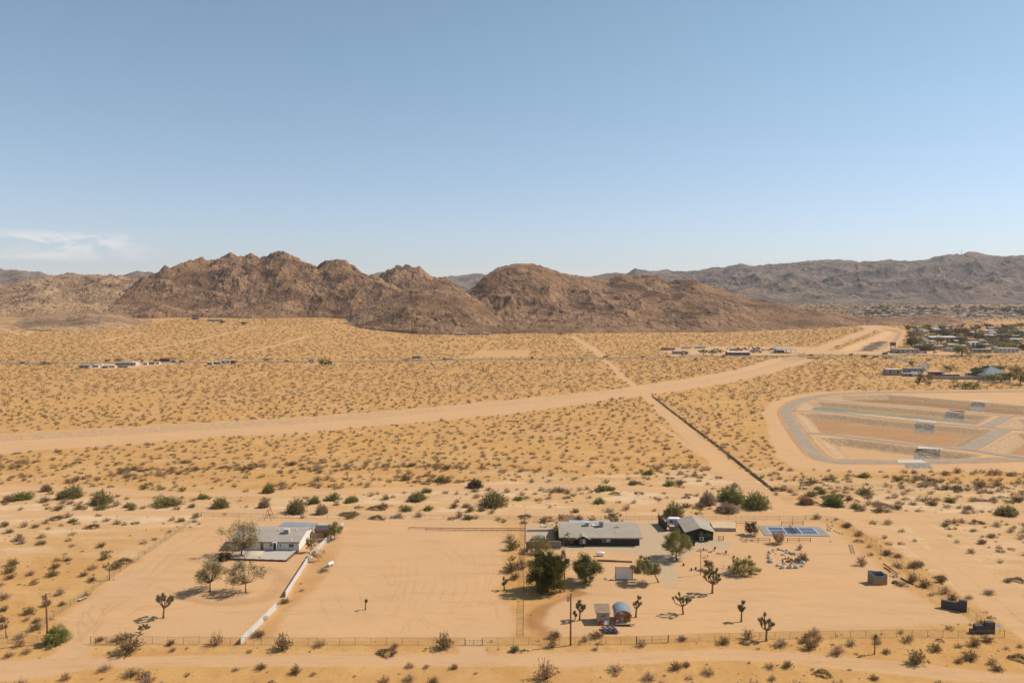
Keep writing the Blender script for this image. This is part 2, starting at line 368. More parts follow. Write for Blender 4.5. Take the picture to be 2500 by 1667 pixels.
DIRT = [  # polyline, width (m)
    (poly([(178, 1560), (180, 1590), (120, 1620), (-100, 1640)]), 5.5),
    (poly([(-200, 1665), (60, 1640), (200, 1618)]), 6.0),
    (poly([(1150, 1572), (1155, 1600)]), 5.0),
    (smooth_line(poly([(1572, 958), (1640, 1022), (1710, 1085), (1790, 1155), (1870, 1215), (1900, 1238), (2030, 1252), (2200, 1262), (2600, 1262)])), 8.5),
    (smooth_line(poly([(-200, 1200), (60, 1192), (250, 1196), (420, 1206), (700, 1205), (900, 1196), (1100, 1192), (1300, 1187), (1500, 1190), (1650, 1197), (1760, 1208), (1890, 1222)])), 7.0),
    (smooth_line(poly([(-100, 1247), (0, 1251), (250, 1252), (450, 1252), (560, 1248), (900, 1250), (1250, 1262)])), 5.0),
    (smooth_line(poly([(1240, 1252), (1600, 1262), (1900, 1258), (2050, 1262), (2130, 1300)])), 5.0),
    (smooth_line(poly([(2130, 1262), (2233, 1280), (2330, 1355), (2420, 1425), (2560, 1530)])), 6.5),
    (smooth_line(poly([(2150, 1295), (2215, 1325), (2275, 1362), (2330, 1400), (2420, 1480), (2560, 1590)])), 4.2),
    (poly(ZL([(-120, 560), (0, 613), (75, 636), (140, 658)])), 7), (poly(ZL([(168, 664), (200, 640), (232, 605), (300, 604)])), 7),
    (poly(ZL([(600, 718), (740, 690), (960, 640)])), 6), (poly(ZL([(640, 815), (1000, 757), (1400, 680), (1760, 597)])), 7.5),
    (poly(ZL([(1560, 795), (1760, 757), (2090, 662)])), 7), (poly(ZL([(1900, 603), (2140, 590), (2260, 566), (2352, 560)])), 5),
    (poly(ZM([(1652, 668), (1720, 712), (1780, 748), (1860, 806)])), 9), (poly(ZM([(1872, 826), (1930, 880), (1990, 941), (2080, 1010)])), 6),
    (poly(ZL([(1560, 560), (1460, 566), (1100, 500), (1180, 545)])), 5),
    (poly(zc(1250, 940, 3.36, [(1200, 330), (1330, 420), (1480, 520), (1640, 620), (1650, 700), (1760, 760)])), 3),
    (poly(zc(1250, 940, 3.36, [(0, 1010), (300, 1050), (700, 1070), (1000, 1040), (1300, 960)])), 4),
    (poly([(1660, 812), (1800, 818), (1990, 800), (2090, 800)]), 5),
]
def arcs():
    T = []
    loop = [(560, 640), (740, 680), (850, 740), (880, 820), (800, 950), (620, 1035), (300, 1078), (0, 1065), (-240, 1010), (-420, 930)]
    for k, off in enumerate((-3.4, -2.6, -1.5, -.6, .3, 1.1, 2.0, 2.9)):
        q = [(x + off * 26 * (1 if y < 1000 else .35), y + off * 9 * (1 if y > 900 else .2)) for x, y in loop]
        T.append((poly(ZH(q)), .45 + .3 * (k % 3 == 0), 1.0 if 1 < k < 6 else .7))
    Q = [[(620, 0), (740, 100), (770, 250), (810, 400), (760, 560)], [(940, 0), (1020, 120), (1030, 300), (1050, 420), (990, 580), (880, 680)],
         [(500, 0), (640, 120), (660, 280), (690, 400), (640, 540), (590, 620)], [(300, 0), (540, 160), (570, 300), (560, 430), (470, 580), (410, 700), (480, 840), (640, 900), (840, 915), (1010, 830)],
         [(780, 0), (900, 130), (910, 330), (930, 460), (850, 600), (700, 760)], [(1060, 0), (1130, 160), (1150, 400), (1080, 640)], [(1180, 0), (1240, 100), (1240, 250), (1190, 400), (1180, 520)],
         [(1170, 560), (1250, 660), (1260, 800), (1130, 930)], [(1330, 560), (1470, 740), (1400, 850), (1330, 940)], [(1200, 590), (1280, 700), (1290, 800)], [(40, 130), (110, 330), (60, 420), (-60, 200)],
         [(180, 90), (175, 200), (165, 380), (120, 480), (0, 700)], [(260, 110), (240, 330), (200, 560), (70, 820)], [(350, 130), (360, 260), (300, 560), (220, 800), (210, 900), (160, 960)],
         [(480, 100), (470, 330), (350, 620), (260, 800), (270, 940)], [(340, 560), (360, 760), (500, 900)], [(-300, 500), (-250, 700), (-170, 850), (0, 940), (200, 960)], [(-620, 330), (-560, 560), (-400, 800), (-150, 900)],
         [(-760, 420), (-740, 620), (-640, 820), (-500, 900)], [(-480, 300), (-300, 420), (-60, 560), (100, 560)], [(-900, 360), (-850, 300), (-500, 260), (-100, 340), (60, 330)]]
    for i, q in enumerate(Q): T.append((smooth_line(poly(Z3(q)), 5), .26, .55))
    G = [[(1836, 230), (1500, 430), (1240, 700), (960, 880), (860, 1030), (700, 1200)], [(1836, 300), (1560, 470), (1300, 720), (1000, 900), (830, 1050), (640, 1220)], [(1700, 240), (1380, 450), (1120, 700), (860, 860), (700, 1010), (720, 1200)],
         [(740, 930), (730, 1020), (830, 1100), (860, 1060), (790, 960), (800, 930)], [(910, 900), (920, 1000), (830, 1120)], [(1100, 1010), (1060, 1050), (1130, 1080)], [(600, 1000), (540, 1060), (610, 1120), (760, 1110)],
         [(900, 860), (1000, 860), (1180, 770), (1200, 700)], [(1836, 830), (1600, 900), (1300, 880), (1100, 1000)], [(1380, 590), (1390, 650)], [(1836, 120), (1560, 250), (1300, 420), (1100, 620)], [(1836, 360), (1700, 440), (1400, 600)]]
    for q in G: T.append((smooth_line(poly(Z0(q)), 5), .34, .85))
    A = [[(0, 600), (400, 700), (900, 720), (1400, 880), (1900, 950)], [(200, 640), (700, 760), (1200, 800), (1900, 930)], [(300, 860), (800, 930), (1400, 960), (1900, 960)], [(-100, 300), (100, 420), (300, 620), (600, 680)],
         [(900, 140), (1100, 300), (1250, 450), (1500, 640), (1800, 860)], [(-500, 620), (-100, 700), (300, 720)], [(420, 560), (800, 600), (1300, 760)], [(-300, 840), (200, 900), (600, 960)], [(1060, 290), (1300, 420), (1500, 560)],
         [(60, 300), (-60, 460), (-400, 560)], [(120, 310), (-20, 480), (-300, 640)]]
    for q in A: T.append((smooth_line(poly(Z4(q)), 5), .28, .32))
    return T
TRACKS = arcs()
# ruts on the front road
def offset_line(L_, d):
    L_ = np.asarray(L_); t = np.gradient(L_, axis=0); t /= np.linalg.norm(t, axis=1)[:, None] + 1e-9
    return L_ + np.stack([-t[:, 1], t[:, 0]], 1) * d
for d_, s_ in ((-1.5, .35), (-.75, .5), (.8, .5), (1.7, .3), (2.15, .75)): TRACKS.append((offset_line(FRONT_ROAD, d_), .25, s_))

def fields(X, Y):
    """what covers the ground at each point"""
    n1 = fbm(X / 9, Y / 9, 4, 11) - .5; n2 = fbm(X / 2.2, Y / 2.2, 3, 23) - .5
    wob = n1 * 5 + n2 * 1.6
    far = sstep(250, 600, Y)
    F = {}
    g = np.maximum(sstep(-1.6, 1.6, sdf(X, Y, PARCEL_L) + wob * .7), sstep(-1.6, 1.6, sdf(X, Y, PARCEL_R) + wob * .7))
    st = sstep(-1.5, 2, sdf(X, Y, STRIP) + wob); g = g * (1 - .75 * st)
    rd = sstep(3.0, 2.0, pdist(X, Y, FRONT_ROAD) + wob * .35)
    for L_, w_ in DIRT:
        k = .25 if w_ < 6.5 else .5
        rd = np.maximum(rd, sstep(w_ / 2 + .8, w_ / 2 - .6, pdist(X, Y, L_) + wob * k) * (1.0 if w_ > 3.5 else .85))
    ch = sstep(-1.5, 1.0, sdf(X, Y, CHANNEL, 60) + wob * .5)
    up = sstep(-3, 3, sdf(X, Y, UPPER, 60)) * (1 - sstep(-4, 4, sdf(X, Y, UP_SCRUB, 60) + wob))
    lots = 0
    for q in (COMPOUND, LEFTLOTS, LEFTLOT2, RIGHTLOT, MOBLOT): lots = np.maximum(lots, sstep(-4, 4, sdf(X, Y, q, 60) + wob))
    ring = sstep(-1.2, 1.2, sdf(X, Y, RING, 60) + wob * .4)
    # the sandy wash behind the lots
    wy = 262 + 22 * np.sin(X / 70.0) - .12 * X * (X > 0)
    wash = sstep(46, 14, np.abs(Y - wy) + 60 * (fbm(X / 45, Y / 12, 3, 5) - .5)) * 1.0
    wash = wash * (.45 + .55 * sstep(.35, .55, fbm(X / 26, Y / 7, 4, 15)))
    wash = np.maximum(wash, .8 * sstep(80, 10, np.abs(Y - 205) + 90 * (fbm(X / 20 + 9, Y / 20, 3, 6) - .5)) * (X > 100) * .8)
    F['graded'] = np.clip(np.maximum.reduce([g, rd, ch, up, lots, ring, .5 * sstep(-6, 6, sdf(X, Y, CLEARED, 60))]), 0, 1)
    F['wash'] = np.clip(wash * (1 - F['graded']), 0, 1)
    F['gravel'] = np.maximum(sstep(-1.2, 1.0, sdf(X, Y, GRAVEL) + wob * .8), sstep(-.4, .4, sdf(X, Y, COURT)))
    F['litter'] = .75 * sstep(1.3, .2, np.abs(pdist(X, Y, RROAD, 12) - 4.2) + n2 * 1.2) * sstep(-1, 1, sdf(X, Y, RING, 60)) * (1 - np.max([sstep(-1, 0, sdf(X, Y, q, 20)) for q in BASINS], axis=0))
    F['litter'] = F['litter'] + np.clip(sstep(2.6, .3, pdist(X, Y, BURN) + wob * .8) + .25 * st, 0, 1)
    F['dark'] = sstep(-3, 3, sdf(X, Y, UP_DARK, 60) + n1 * 16) * (.85 + .3 * vnoise(X / 4.0, Y / 22.0, 77))
    tr = np.zeros_like(X); near = Y < 330
    if near.any():
        x, y = X[near], Y[near]; t_ = np.zeros_like(x)
        for L_, w_, s in TRACKS:
            d = pdist(x, y, L_, 3); t_ = np.maximum(t_, s * .8 * sstep(w_ * 1.2, w_ * .25, d) * sstep(.2, .75, vnoise(x / 5, y / 5, 3)) + .12 * s * sstep(2.2, .3, d))
        tr[near] = t_
    F['track'] = np.clip(tr, 0, 1)
    # basins: depth, floor and slope
    dep = np.zeros_like(X); fl = np.zeros_like(X); damp = np.zeros_like(X); slope = np.zeros_like(X)
    for i, q in enumerate(BASINS):
        s = sdf(X, Y, q, 60); d_ = 2.6 * sstep(0, 8.5, s + n2 * .5); dep = np.maximum(dep, d_)
        f_ = sstep(6.5, 8.2, s + n1 * 1.5); fl = np.maximum(fl, f_); slope = np.maximum(slope, (s > 0) * (s < 8.5))
        if i == 0: damp = np.maximum(damp, f_)
        if i == 3: F['orange'] = f_
    s = sdf(X, Y, CH_PIT, 60); F['pit'] = sstep(-1, 6, s); dep = np.maximum(dep, 2.4 * sstep(0, 8, s))
    s2 = sdf(X, Y, UP_PIT, 60); dep = np.maximum(dep, 3 * sstep(0, 12, s2))
    F['depth'] = dep; F['floor'] = fl; F['damp'] = damp; F['slope'] = np.maximum(slope, sstep(0, 2, s) * sstep(11, 8, s) * .55)
    F['wob'] = wob; F['n1'] = n1; F['n2'] = n2
    F['valley'] = sstep(1600, 2100, Y + 500 * (fbm(X / 160, Y / 160, 3, 61) - .5)) * sstep(150, 420, X) * (1 - .0 * X)
    return F
def Hfull(X, Y, F=None):
    X = np.asarray(X, float); Y = np.asarray(Y, float); F = F or fields(X, Y)
    h = Hbase(X, Y) - F['depth']
    free = (1 - F['graded']) * (1 - F['gravel'])
    h = h + free * (F['n1'] * .30 + F['n2'] * .14) * (1 + sstep(300, 900, Y) * 1.5)
    h = h + F['graded'] * F['n2'] * .03 - F['track'] * .05
    h = h + F['slope'] * F['n2'] * .5
    return h
def Hz(x, y):
    a = np.array([float(x)]), np.array([float(y)]); return float(Hfull(*a)[0])

# ------------------------------------------------------------------ ground material
def ground_material():
    m, t, b = new_mat('ground_sand'); l = t.links.new
    g = N('ShaderNodeNewGeometry', t); a1 = N('ShaderNodeVertexColor', t, layer_name='m1'); a2 = N('ShaderNodeVertexColor', t, layer_name='m2')
    s1 = N('ShaderNodeSeparateColor', t); s2 = N('ShaderNodeSeparateColor', t); l(a1.outputs[0], s1.inputs[0]); l(a2.outputs[0], s2.inputs[0])
    def noise(sc, det=5, ro=.6, stretch=None):
        n = N('ShaderNodeTexNoise', t); n.inputs['Scale'].default_value = sc; n.inputs['Detail'].default_value = det; n.inputs['Roughness'].default_value = ro
        if stretch:
            mp = N('ShaderNodeMapping', t); mp.inputs['Scale'].default_value = stretch; l(g.outputs['Position'], mp.inputs[0]); l(mp.outputs[0], n.inputs['Vector'])
        else: l(g.outputs['Position'], n.inputs['Vector'])
        return n.outputs[0]
    def mr(x, a, b_, c=0., d=1.):
        n = N('ShaderNodeMapRange', t); l(x, n.inputs[0])
        for i, v in enumerate((a, b_, c, d)): n.inputs[i + 1].default_value = v
        return n.outputs[0]
    def mixc(f, A, B):
        n = N('ShaderNodeMix', t, data_type='RGBA')
        if isinstance(f, (int, float)): n.inputs['Factor'].default_value = f
        else: l(f, n.inputs['Factor'])
        for k, v in (('A', A), ('B', B)):
            if isinstance(v, tuple): n.inputs[k].default_value = (*v, 1)
            else: l(v, n.inputs[k])
        return n.outputs['Result']
    big = noise(.012, 6, .6); mid = noise(.11, 5, .6); fine = noise(1.3, 6, .7); vf = noise(6, 4, .7)
    sand = mixc(mr(big, .38, .62), (.555, .305, .100), (.520, .295, .120))
    sand = mixc(mr(mid, .40, .66), sand, (.490, .250, .085))
    sand = mixc(mr(noise(.035, 6, .65, (.6, 1.8, 1)), .52, .64, 0, .55), sand, (.60, .36, .165))
    sand = mixc(mr(noise(.28, 5, .7), .53, .68, 0, .55), sand, (.42, .21, .075))
    # straw and small dark litter
    lit = mr(fine, .55, .72); sand = mixc(M2('MULTIPLY', lit, .50, t), sand, (.29, .145, .05))
    sand = mixc(mr(vf, .58, .70, 0, .40), sand, (.68, .46, .20))
    wash = mixc(mr(noise(.05, 6, .65, (1, 3.2, 1)), .42, .62), (.640, .425, .245), (.530, .320, .155))
    wash = mixc(mr(fine, .56, .72, 0, .35), wash, (.33, .20, .11))
    col = mixc(a1.outputs['Alpha'], sand, wash)
    gr = mixc(mr(noise(.045, 5, .55), .35, .65), (.600, .350, .170), (.560, .338, .176))
    gr = mixc(mr(noise(.5, 5, .6, (1, 3, 1)), .45, .68, 0, .30), gr, (.52, .275, .115))
    gr = mixc(mr(vf, .60, .72, 0, .34), gr, (.36, .215, .115)); gr = mixc(mr(noise(.10, 6, .7, (.5, 2.4, 1)), .50, .66, 0, .5), gr, (.47, .270, .125))
    col = mixc(s1.outputs[0], col, gr)
    gv = mixc(mr(fine, .35, .65), (.46, .325, .20), (.52, .37, .225)); gv = mixc(mr(noise(9, 3, .8), .5, .7, 0, .55), gv, (.25, .195, .145))
    col = mixc(s1.outputs[1], col, gv)
    col = mixc(M2('MULTIPLY', s1.outputs[2], .62, t), col, (.28, .115, .035))
    col = mixc(M2('MULTIPLY', s2.outputs[0], .34, t), col, (.30, .150, .065))
    # basin floors and slopes
    gr_ = None
    fl = mixc(mr(noise(.25, 5, .6, (.25, 2.2, 1)), .38, .62), (.37, .20, .092), (.45, .245, .115))
    col = mixc(s2.outputs[1], col, fl)
    sl = mixc(mr(noise(.9, 5, .7), .45, .66), (.47, .31, .18), (.26, .165, .095)); col = mixc(M2('MULTIPLY', s2.outputs[2], .85, t), col, sl)
    col = mixc(a2.outputs['Alpha'], col, (.105, .070, .046))
    a3 = N('ShaderNodeVertexColor', t, layer_name='m3'); s3 = N('ShaderNodeSeparateColor', t); l(a3.outputs[0], s3.inputs[0])
    vl = mixc(mr(noise(.02, 6, .7), .40, .62), (.34, .205, .115), (.185, .120, .068)); vl = mixc(mr(noise(.004, 3, .6, (.4, 1, 1)), .52, .62, 0, .7), vl, (.50, .29, .125)); col = mixc(s3.outputs[0], col, vl)
    l(col, b.inputs['Base Color']); b.inputs['Roughness'].default_value = .95; b.inputs['Specular IOR Level'].default_value = .08
    bp = N('ShaderNodeBump', t); bp.inputs['Strength'].default_value = .55; bp.inputs['Distance'].default_value = .12
    l(M2('ADD', fine, M2('MULTIPLY', vf, .45, t), t), bp.inputs['Height']); l(bp.outputs[0], b.inputs['Normal'])
    return m
GROUND = ground_material()
def set_colors(me, name, arr):
    a = me.color_attributes.new(name, 'FLOAT_COLOR', 'POINT'); a.data.foreach_set('color', np.asarray(arr, np.float32).ravel())

def build_ground():
    rows = [-2500., -400., 0., 40., 80.]
    y = 104.
    while y < 4200: rows.append(y); y *= 1.0031 if y > 112 else 1.004
    while y < 30000: rows.append(y); y *= 1.06
    ys = np.array(rows); u = np.linspace(-1, 1, 1120); u = np.concatenate([[-6, -3, -1.8, -1.3], u, [1.3, 1.8, 3, 6]])
    Yg = np.repeat(ys[:, None], len(u), 1); half = np.maximum(np.abs(ys) * .80, 120.)
    Xg = u[None, :] * half[:, None] + 0.02 * Yg
    X = Xg.ravel(); Y = Yg.ravel(); F = fields(X, Y); Z = Hfull(X, Y, F)
    Z = Z - 60 * sstep(8000, 30000, Y) * 0
    nr, nc = Xg.shape; i = (np.arange(nr - 1)[:, None] * nc + np.arange(nc - 1)[None, :]).ravel()
    me = np_mesh('ground', np.stack([X, Y, Z], 1), np.stack([i, i + 1, i + nc + 1, i + nc], 1), [GROUND], smooth=True)
    set_colors(me, 'm1', np.stack([F['graded'], F['gravel'], F['litter'], F['wash']], 1))
    org = F.get('orange', 0)
    set_colors(me, 'm2', np.stack([F['track'], F['floor'] * (1 - .8 * org), F['slope'], np.clip(F['dark'] * .9 + F['damp'] * .35, 0, 1)], 1))
    set_colors(me, 'm3', np.stack([F['valley'], X * 0, X * 0, X * 0 + 1], 1))
    tag(link('ground', me), kind='structure')
build_ground()

# ------------------------------------------------------------------ rocky hills
def rock_material(name, soil, stone, dark, s=1.0):
    m, t, b = new_mat(name); l = t.links.new
    g = N('ShaderNodeNewGeometry', t); a = N('ShaderNodeVertexColor', t, layer_name='rk'); sp = N('ShaderNodeSeparateColor', t); l(a.outputs[0], sp.inputs[0])
    def noise(sc, det=5, ro=.6):
        n = N('ShaderNodeTexNoise', t); n.inputs['Scale'].default_value = sc; n.inputs['Detail'].default_value = det; n.inputs['Roughness'].default_value = ro
        l(g.outputs['Position'], n.inputs['Vector']); return n.outputs[0]
    def mr(x, a_, b_, c=0., d=1.):
        n = N('ShaderNodeMapRange', t); l(x, n.inputs[0])
        for i, v in enumerate((a_, b_, c, d)): n.inputs[i + 1].default_value = v
        return n.outputs[0]
    def mixc(f, A, B):
        n = N('ShaderNodeMix', t, data_type='RGBA'); l(f, n.inputs['Factor'])
        for k, v in (('A', A), ('B', B)):
            if isinstance(v, tuple): n.inputs[k].default_value = (*v, 1)
            else: l(v, n.inputs[k])
        return n.outputs['Result']
    c = mixc(sp.outputs[0], soil, stone)
    c = mixc(mr(noise(.016 / s, 6, .62), .44, .62, 0, .85), c, dark)
    c = mixc(mr(noise(.22 / s, 5, .75), .52, .70, 0, .55), c, tuple(v * .55 for v in dark))  # dark speckle: brush, plus shade between stones painted into the colour
    c = mixc(mr(noise(.16 / s, 6, .8), .60, .72, 0, .6), c, tuple(min(1, v * 1.35) for v in stone))
    c = mixc(mr(noise(.006 / s, 4, .6), .5, .62, 0, .35), c, tuple(v * 1.25 for v in soil))
    c = mixc(sp.outputs[1], c, (.50, .31, .14))
    l(c, b.inputs['Base Color']); b.inputs['Roughness'].default_value = .95; b.inputs['Specular IOR Level'].default_value = .1
    bp = N('ShaderNodeBump', t); bp.inputs['Strength'].default_value = .9; bp.inputs['Distance'].default_value = 1.6 * s
    l(noise(.35 / s, 6, .75), bp.inputs['Height']); l(bp.outputs[0], b.inputs['Normal']); return m
def interp(pts, x): pts = sorted(pts); return np.interp(x, [p[0] for p in pts], [p[1] for p in pts])
def hill(name, sky_pts, Dr, base, nu, nv, seed, m, amp=.20, wl=150, bld=(7, 2.2), p=1.05, back=.7, crest=.0, apron=0.0, nb=None):
    """a hill whose crest runs through the skyline points at depth Dr(px) and whose foot is at depth base(px)"""
    x0 = min(q[0] for q in sky_pts); x1 = max(q[0] for q in sky_pts)
    px = np.linspace(x0, x1, nu); py = interp(sky_pts, px)
    D1 = interp(Dr, px); D0 = interp(base, px)
    Rg = np.stack([at_dist(a, b_, d) for a, b_, d in zip(px, py, D1)])
    Bs = np.stack([at_dist(a, HOR + 40, d) for a, d in zip(px, D0)])
    Bk = Rg + (Rg - Bs) * back
    nb = nb or max(nv // 4, 12)
    v = np.concatenate([np.linspace(0, 1, nv), 1 + np.linspace(0, 1, nb + 1)[1:]])
    V1 = np.clip(v, 0, 1)[:, None]; V2 = np.clip(v - 1, 0, 1)[:, None]
    pm = (x1 - x0) / (nu - 1); sm = np.stack([np.interp(px, px, np.convolve(np.pad(Rg[:, 2], k_, mode='edge'), np.hanning(2 * k_ + 3)[1:-1] / np.hanning(2 * k_ + 3)[1:-1].sum(), 'valid')) for k_ in (int(22 / pm) + 1, int(60 / pm) + 1)])
    X = Bs[:, 0] * (1 - V1) + Rg[:, 0] * V1 + (Bk[:, 0] - Rg[:, 0]) * V2
    Y = Bs[:, 1] * (1 - V1) + Rg[:, 1] * V1 + (Bk[:, 1] - Rg[:, 1]) * V2
    G0 = Hbase(X, Y); wp = (fbm(X / 130, Y / 130, 3, seed + 70) - .5) * 150 * (1 - V1) * (V2 <= 0) + 0 * X; pw = np.broadcast_to(px[None, :], X.shape) + wp
    a_ = np.clip(V1, 0, 1); k1 = sstep(.80, 1.0, a_); k2 = sstep(.35, .85, a_)
    zr = k1 * np.interp(np.broadcast_to(px[None, :], X.shape), px, Rg[:, 2]) + (1 - k1) * (k2 * np.interp(pw, px, sm[0]) + (1 - k2) * np.interp(pw, px, sm[1]))
    zr = np.where(V2 > 0, (1 - sstep(0, .4, V2)) * Rg[:, 2][None, :] + sstep(0, .4, V2) * sm[1][None, :], zr)
    lump = fbm(X / wl / 2, Y / wl / 2, 3, seed + 40) - .5
    f = np.clip(V1, 1e-4, 1) ** (p + .9 * lump) * (1 - V2 ** 1.3)
    H = np.maximum(zr - G0, 0)
    z = G0 + H * f
    body = np.sin(np.pi * np.clip(V1, 0, 1)) ** .7 * (V2 <= 0) + (V2 > 0) * np.sin(np.pi * np.clip(V2, 0, 1)) ** .7
    z = z + H * amp * 1.5 * (ridged(X / wl, Y / wl, 4, seed) - .42) * body + H * amp * .5 * (ridged(X / wl * 3.1, Y / wl * 3.1, 3, seed + 8) - .4) * body
    onhill = sstep(0, .05, f) * sstep(0, 8, H)
    mask = sstep(.34, .56, fbm(X / 75, Y / 75, 4, seed + 3))
    c1, a1 = bld
    b1 = boulders(X, Y, c1, seed) * (.55 + .45 * mask); b2 = boulders(X, Y, c1 * 2.1, seed + 50) * mask; b1 = np.maximum(b1, .8 * boulders(X + 3, Y, c1 * .62, seed + 33))
    crag = sstep(.80, .98, V1 * (V2 < .4)) * crest
    b3 = boulders(X, Y, c1 * 3.4, seed + 90)
    z = z + onhill * (a1 * (b1 - .3) + a1 * 1.6 * b2) + crag * a1 * 3.2 * (b3 - .3) * (H > 8)
    z = z - 3 * (1 - sstep(0, .03, V1)) - 4 * sstep(.9, 1, V2)
    n = X.shape[1]; i = (np.arange(X.shape[0] - 1)[:, None] * n + np.arange(n - 1)[None, :]).ravel()
    me = np_mesh(name, np.stack([X.ravel(), Y.ravel(), z.ravel()], 1), np.stack([i, i + 1, i + n + 1, i + n], 1), [m], smooth=False)
    rk = np.clip(b1 * 1.0 + b2 * .8 + crag * .6 * b3, 0, 1)
    sandy = apron * sstep(.30, .05, V1 + (fbm(X / 40, Y / 40, 3, seed + 7) - .5) * .25) * np.ones_like(X)
    set_colors(me, 'rk', np.stack([rk.ravel(), sandy.ravel(), rk.ravel() * 0, rk.ravel() * 0 + 1], 1))
    return tag(link(name, me), kind='structure')

RM = rock_material('granite_rubble', (.175, .092, .046), (.345, .200, .110), (.120, .063, .036))
RM2 = rock_material('granite_pale', (.22, .128, .068), (.42, .265, .155), (.17, .098, .058))
RMF = rock_material('far_granite', (.17, .115, .080), (.27, .185, .130), (.12, .082, .065), 3.0)

S_LEFT = ZL([(700, 480), (800, 400), (880, 345), (960, 292), (1050, 262), (1080, 232), (1110, 207), (1150, 222), (1200, 206), (1230, 182), (1290, 170), (1370, 156), (1400, 180), (1460, 160), (1550, 121), (1600, 135), (1640, 150), (1700, 130), (1760, 158),
             (1800, 135), (1880, 117), (1950, 128), (2000, 155), (2060, 180), (2110, 208), (2140, 210), (2200, 182), (2280, 170), (2330, 162)]) + ZM([(120, 162), (180, 212), (260, 262), (340, 288), (420, 330), (520, 390), (620, 450)])
hill('rocky_hill', S_LEFT, [(250, 1900), (560, 2060), (900, 1850), (1030, 1700)], [(250, 1620), (361, 1600), (470, 1640), (614, 1600), (750, 1640), (850, 1600), (1030, 1500)], 1150, 300, 3, RM, amp=.24, wl=210, bld=(6.5, 3.2), crest=1.0)
S_KNOB = ZM([(300, 330), (340, 285), (400, 235), (450, 212), (500, 214), (540, 206), (620, 217), (665, 250), (710, 280), (800, 287), (850, 310), (890, 345), (960, 400)])
hill('rocky_hill', S_KNOB, [(900, 2350), (1150, 2300)], [(900, 1900), (1150, 1850)], 420, 130, 5, RM, amp=.2, wl=150, bld=(7.5, 3.6), crest=1.0)
S_MAIN = ZM([(860, 420), (920, 380), (980, 352), (1060, 270), (1150, 212), (1190, 200), (1230, 197), (1280, 186), (1330, 183), (1400, 190), (1480, 212), (1570, 240), (1660, 268), (1740, 280), (1830, 284), (1900, 298), (1990, 257), (2100, 266), (2200, 265), (2300, 308)]) \
    + ZF([(60, 272), (150, 282), (240, 275), (330, 310), (450, 345), (540, 372), (600, 390), (700, 402), (800, 430), (900, 455), (1000, 474), (1100, 490), (1200, 525), (1280, 560)])
hill('rocky_hill', S_MAIN, [(1080, 1800), (1280, 1900), (1700, 1750), (1950, 1720), (2100, 1700)], [(1080, 1330), (1234, 1318), (1378, 1310), (1650, 1345), (1791, 1345), (1868, 1400), (1983, 1470), (2100, 1600)], 1500, 300, 17, RM, amp=.28, wl=250, bld=(5.5, 1.9), crest=.6)
S_FRONT = ZM([(100, 580), (160, 542), (260, 480), (370, 420), (440, 390), (500, 370), (580, 352), (650, 346), (730, 340), (790, 348), (880, 360), (980, 400), (1100, 480), (1250, 600)])
hill('rocky_hill', S_FRONT, [(830, 1560), (1000, 1560), (1260, 1500)], [(830, 1500), (880, 1370), (1017, 1275), (1103, 1270), (1260, 1300)], 700, 190, 29, RM, amp=.15, wl=140, bld=(5, 2.1), crest=.5)
S_LOW = ZL([(-500, 330), (-200, 320), (0, 322), (60, 335), (100, 318), (160, 300), (250, 290), (350, 280), (450, 270), (560, 266), (650, 265), (730, 272), (820, 270), (860, 285), (930, 300), (1000, 330), (1060, 380), (1110, 450)])
hill('rocky_hill', S_LOW, [(-180, 2600), (400, 2350)], [(-180, 1620), (100, 1640), (400, 1650)], 620, 230, 37, RM2, amp=.26, wl=220, bld=(8, 3.6), crest=.8, p=.8, apron=.25)
hill('rocky_hill', ZL([(-120, 640), (0, 618), (120, 570), (220, 548), (290, 538), (380, 545), (450, 556), (560, 520), (640, 516), (780, 503), (860, 520), (940, 560), (1030, 595)]), [(-50, 1480), (380, 1520)], [(-50, 1330), (36, 1290), (126, 1255), (253, 1270), (380, 1420)],
     520, 110, 43, RM2, amp=.3, wl=80, bld=(5, 1.5), crest=.2, apron=.45)
hill('distant_mountains', ZL([(-700, 250), (-300, 235), (0, 220), (60, 232), (120, 228), (200, 240), (265, 232), (300, 245), (330, 262), (400, 258), (460, 240), (500, 250), (560, 266), (640, 285), (760, 275), (830, 262), (880, 243), (930, 233), (980, 240), (1010, 236), (1050, 246), (1100, 262), (1300, 300)]),
     [(-300, 4200), (500, 4600)], [(-300, 3000), (500, 3200)], 600, 110, 51, RMF, amp=.25, wl=420, bld=(22, 5), crest=.3)
hill('distant_mountains', ZM([(150, 300), (280, 262), (330, 248), (370, 237), (400, 242), (480, 255), (640, 290), (740, 300), (800, 278), (830, 264), (870, 268), (900, 260), (960, 256), (1040, 250), (1100, 257), (1200, 270), (1400, 300), (1600, 300)]),
     [(850, 7200), (1400, 7200)], [(850, 5000), (1400, 5000)], 420, 90, 61, RMF, amp=.25, wl=600, bld=(36, 8), crest=.4)
S_FAR = ZM([(1500, 300), (1690, 275), (1770, 268), (1850, 255), (1950, 242), (2010, 256), (2080, 218), (2130, 228), (2170, 235), (2290, 219)]) + ZF([(20, 218), (70, 206), (100, 216), (200, 222), (280, 215), (350, 195), (440, 205), (490, 190), (540, 178), (620, 190), (720, 180),
    (820, 176), (940, 165), (1060, 158), (1180, 149), (1240, 156), (1300, 166), (1400, 156), (1500, 149), (1600, 153), (1700, 150), (1800, 128), (1880, 110), (1940, 118), (1990, 104), (2050, 112), (2100, 120), (2230, 124), (2352, 120), (2600, 150), (3000, 130), (3500, 170)])
hill('distant_mountains', S_FAR, [(1300, 5600), (1900, 5200), (2900, 4900)], [(1300, 3700), (2050, 3300), (2900, 2900)], 1300, 260, 71, RMF, amp=.34, wl=520, bld=(20, 5.5), crest=.2, p=1.5)
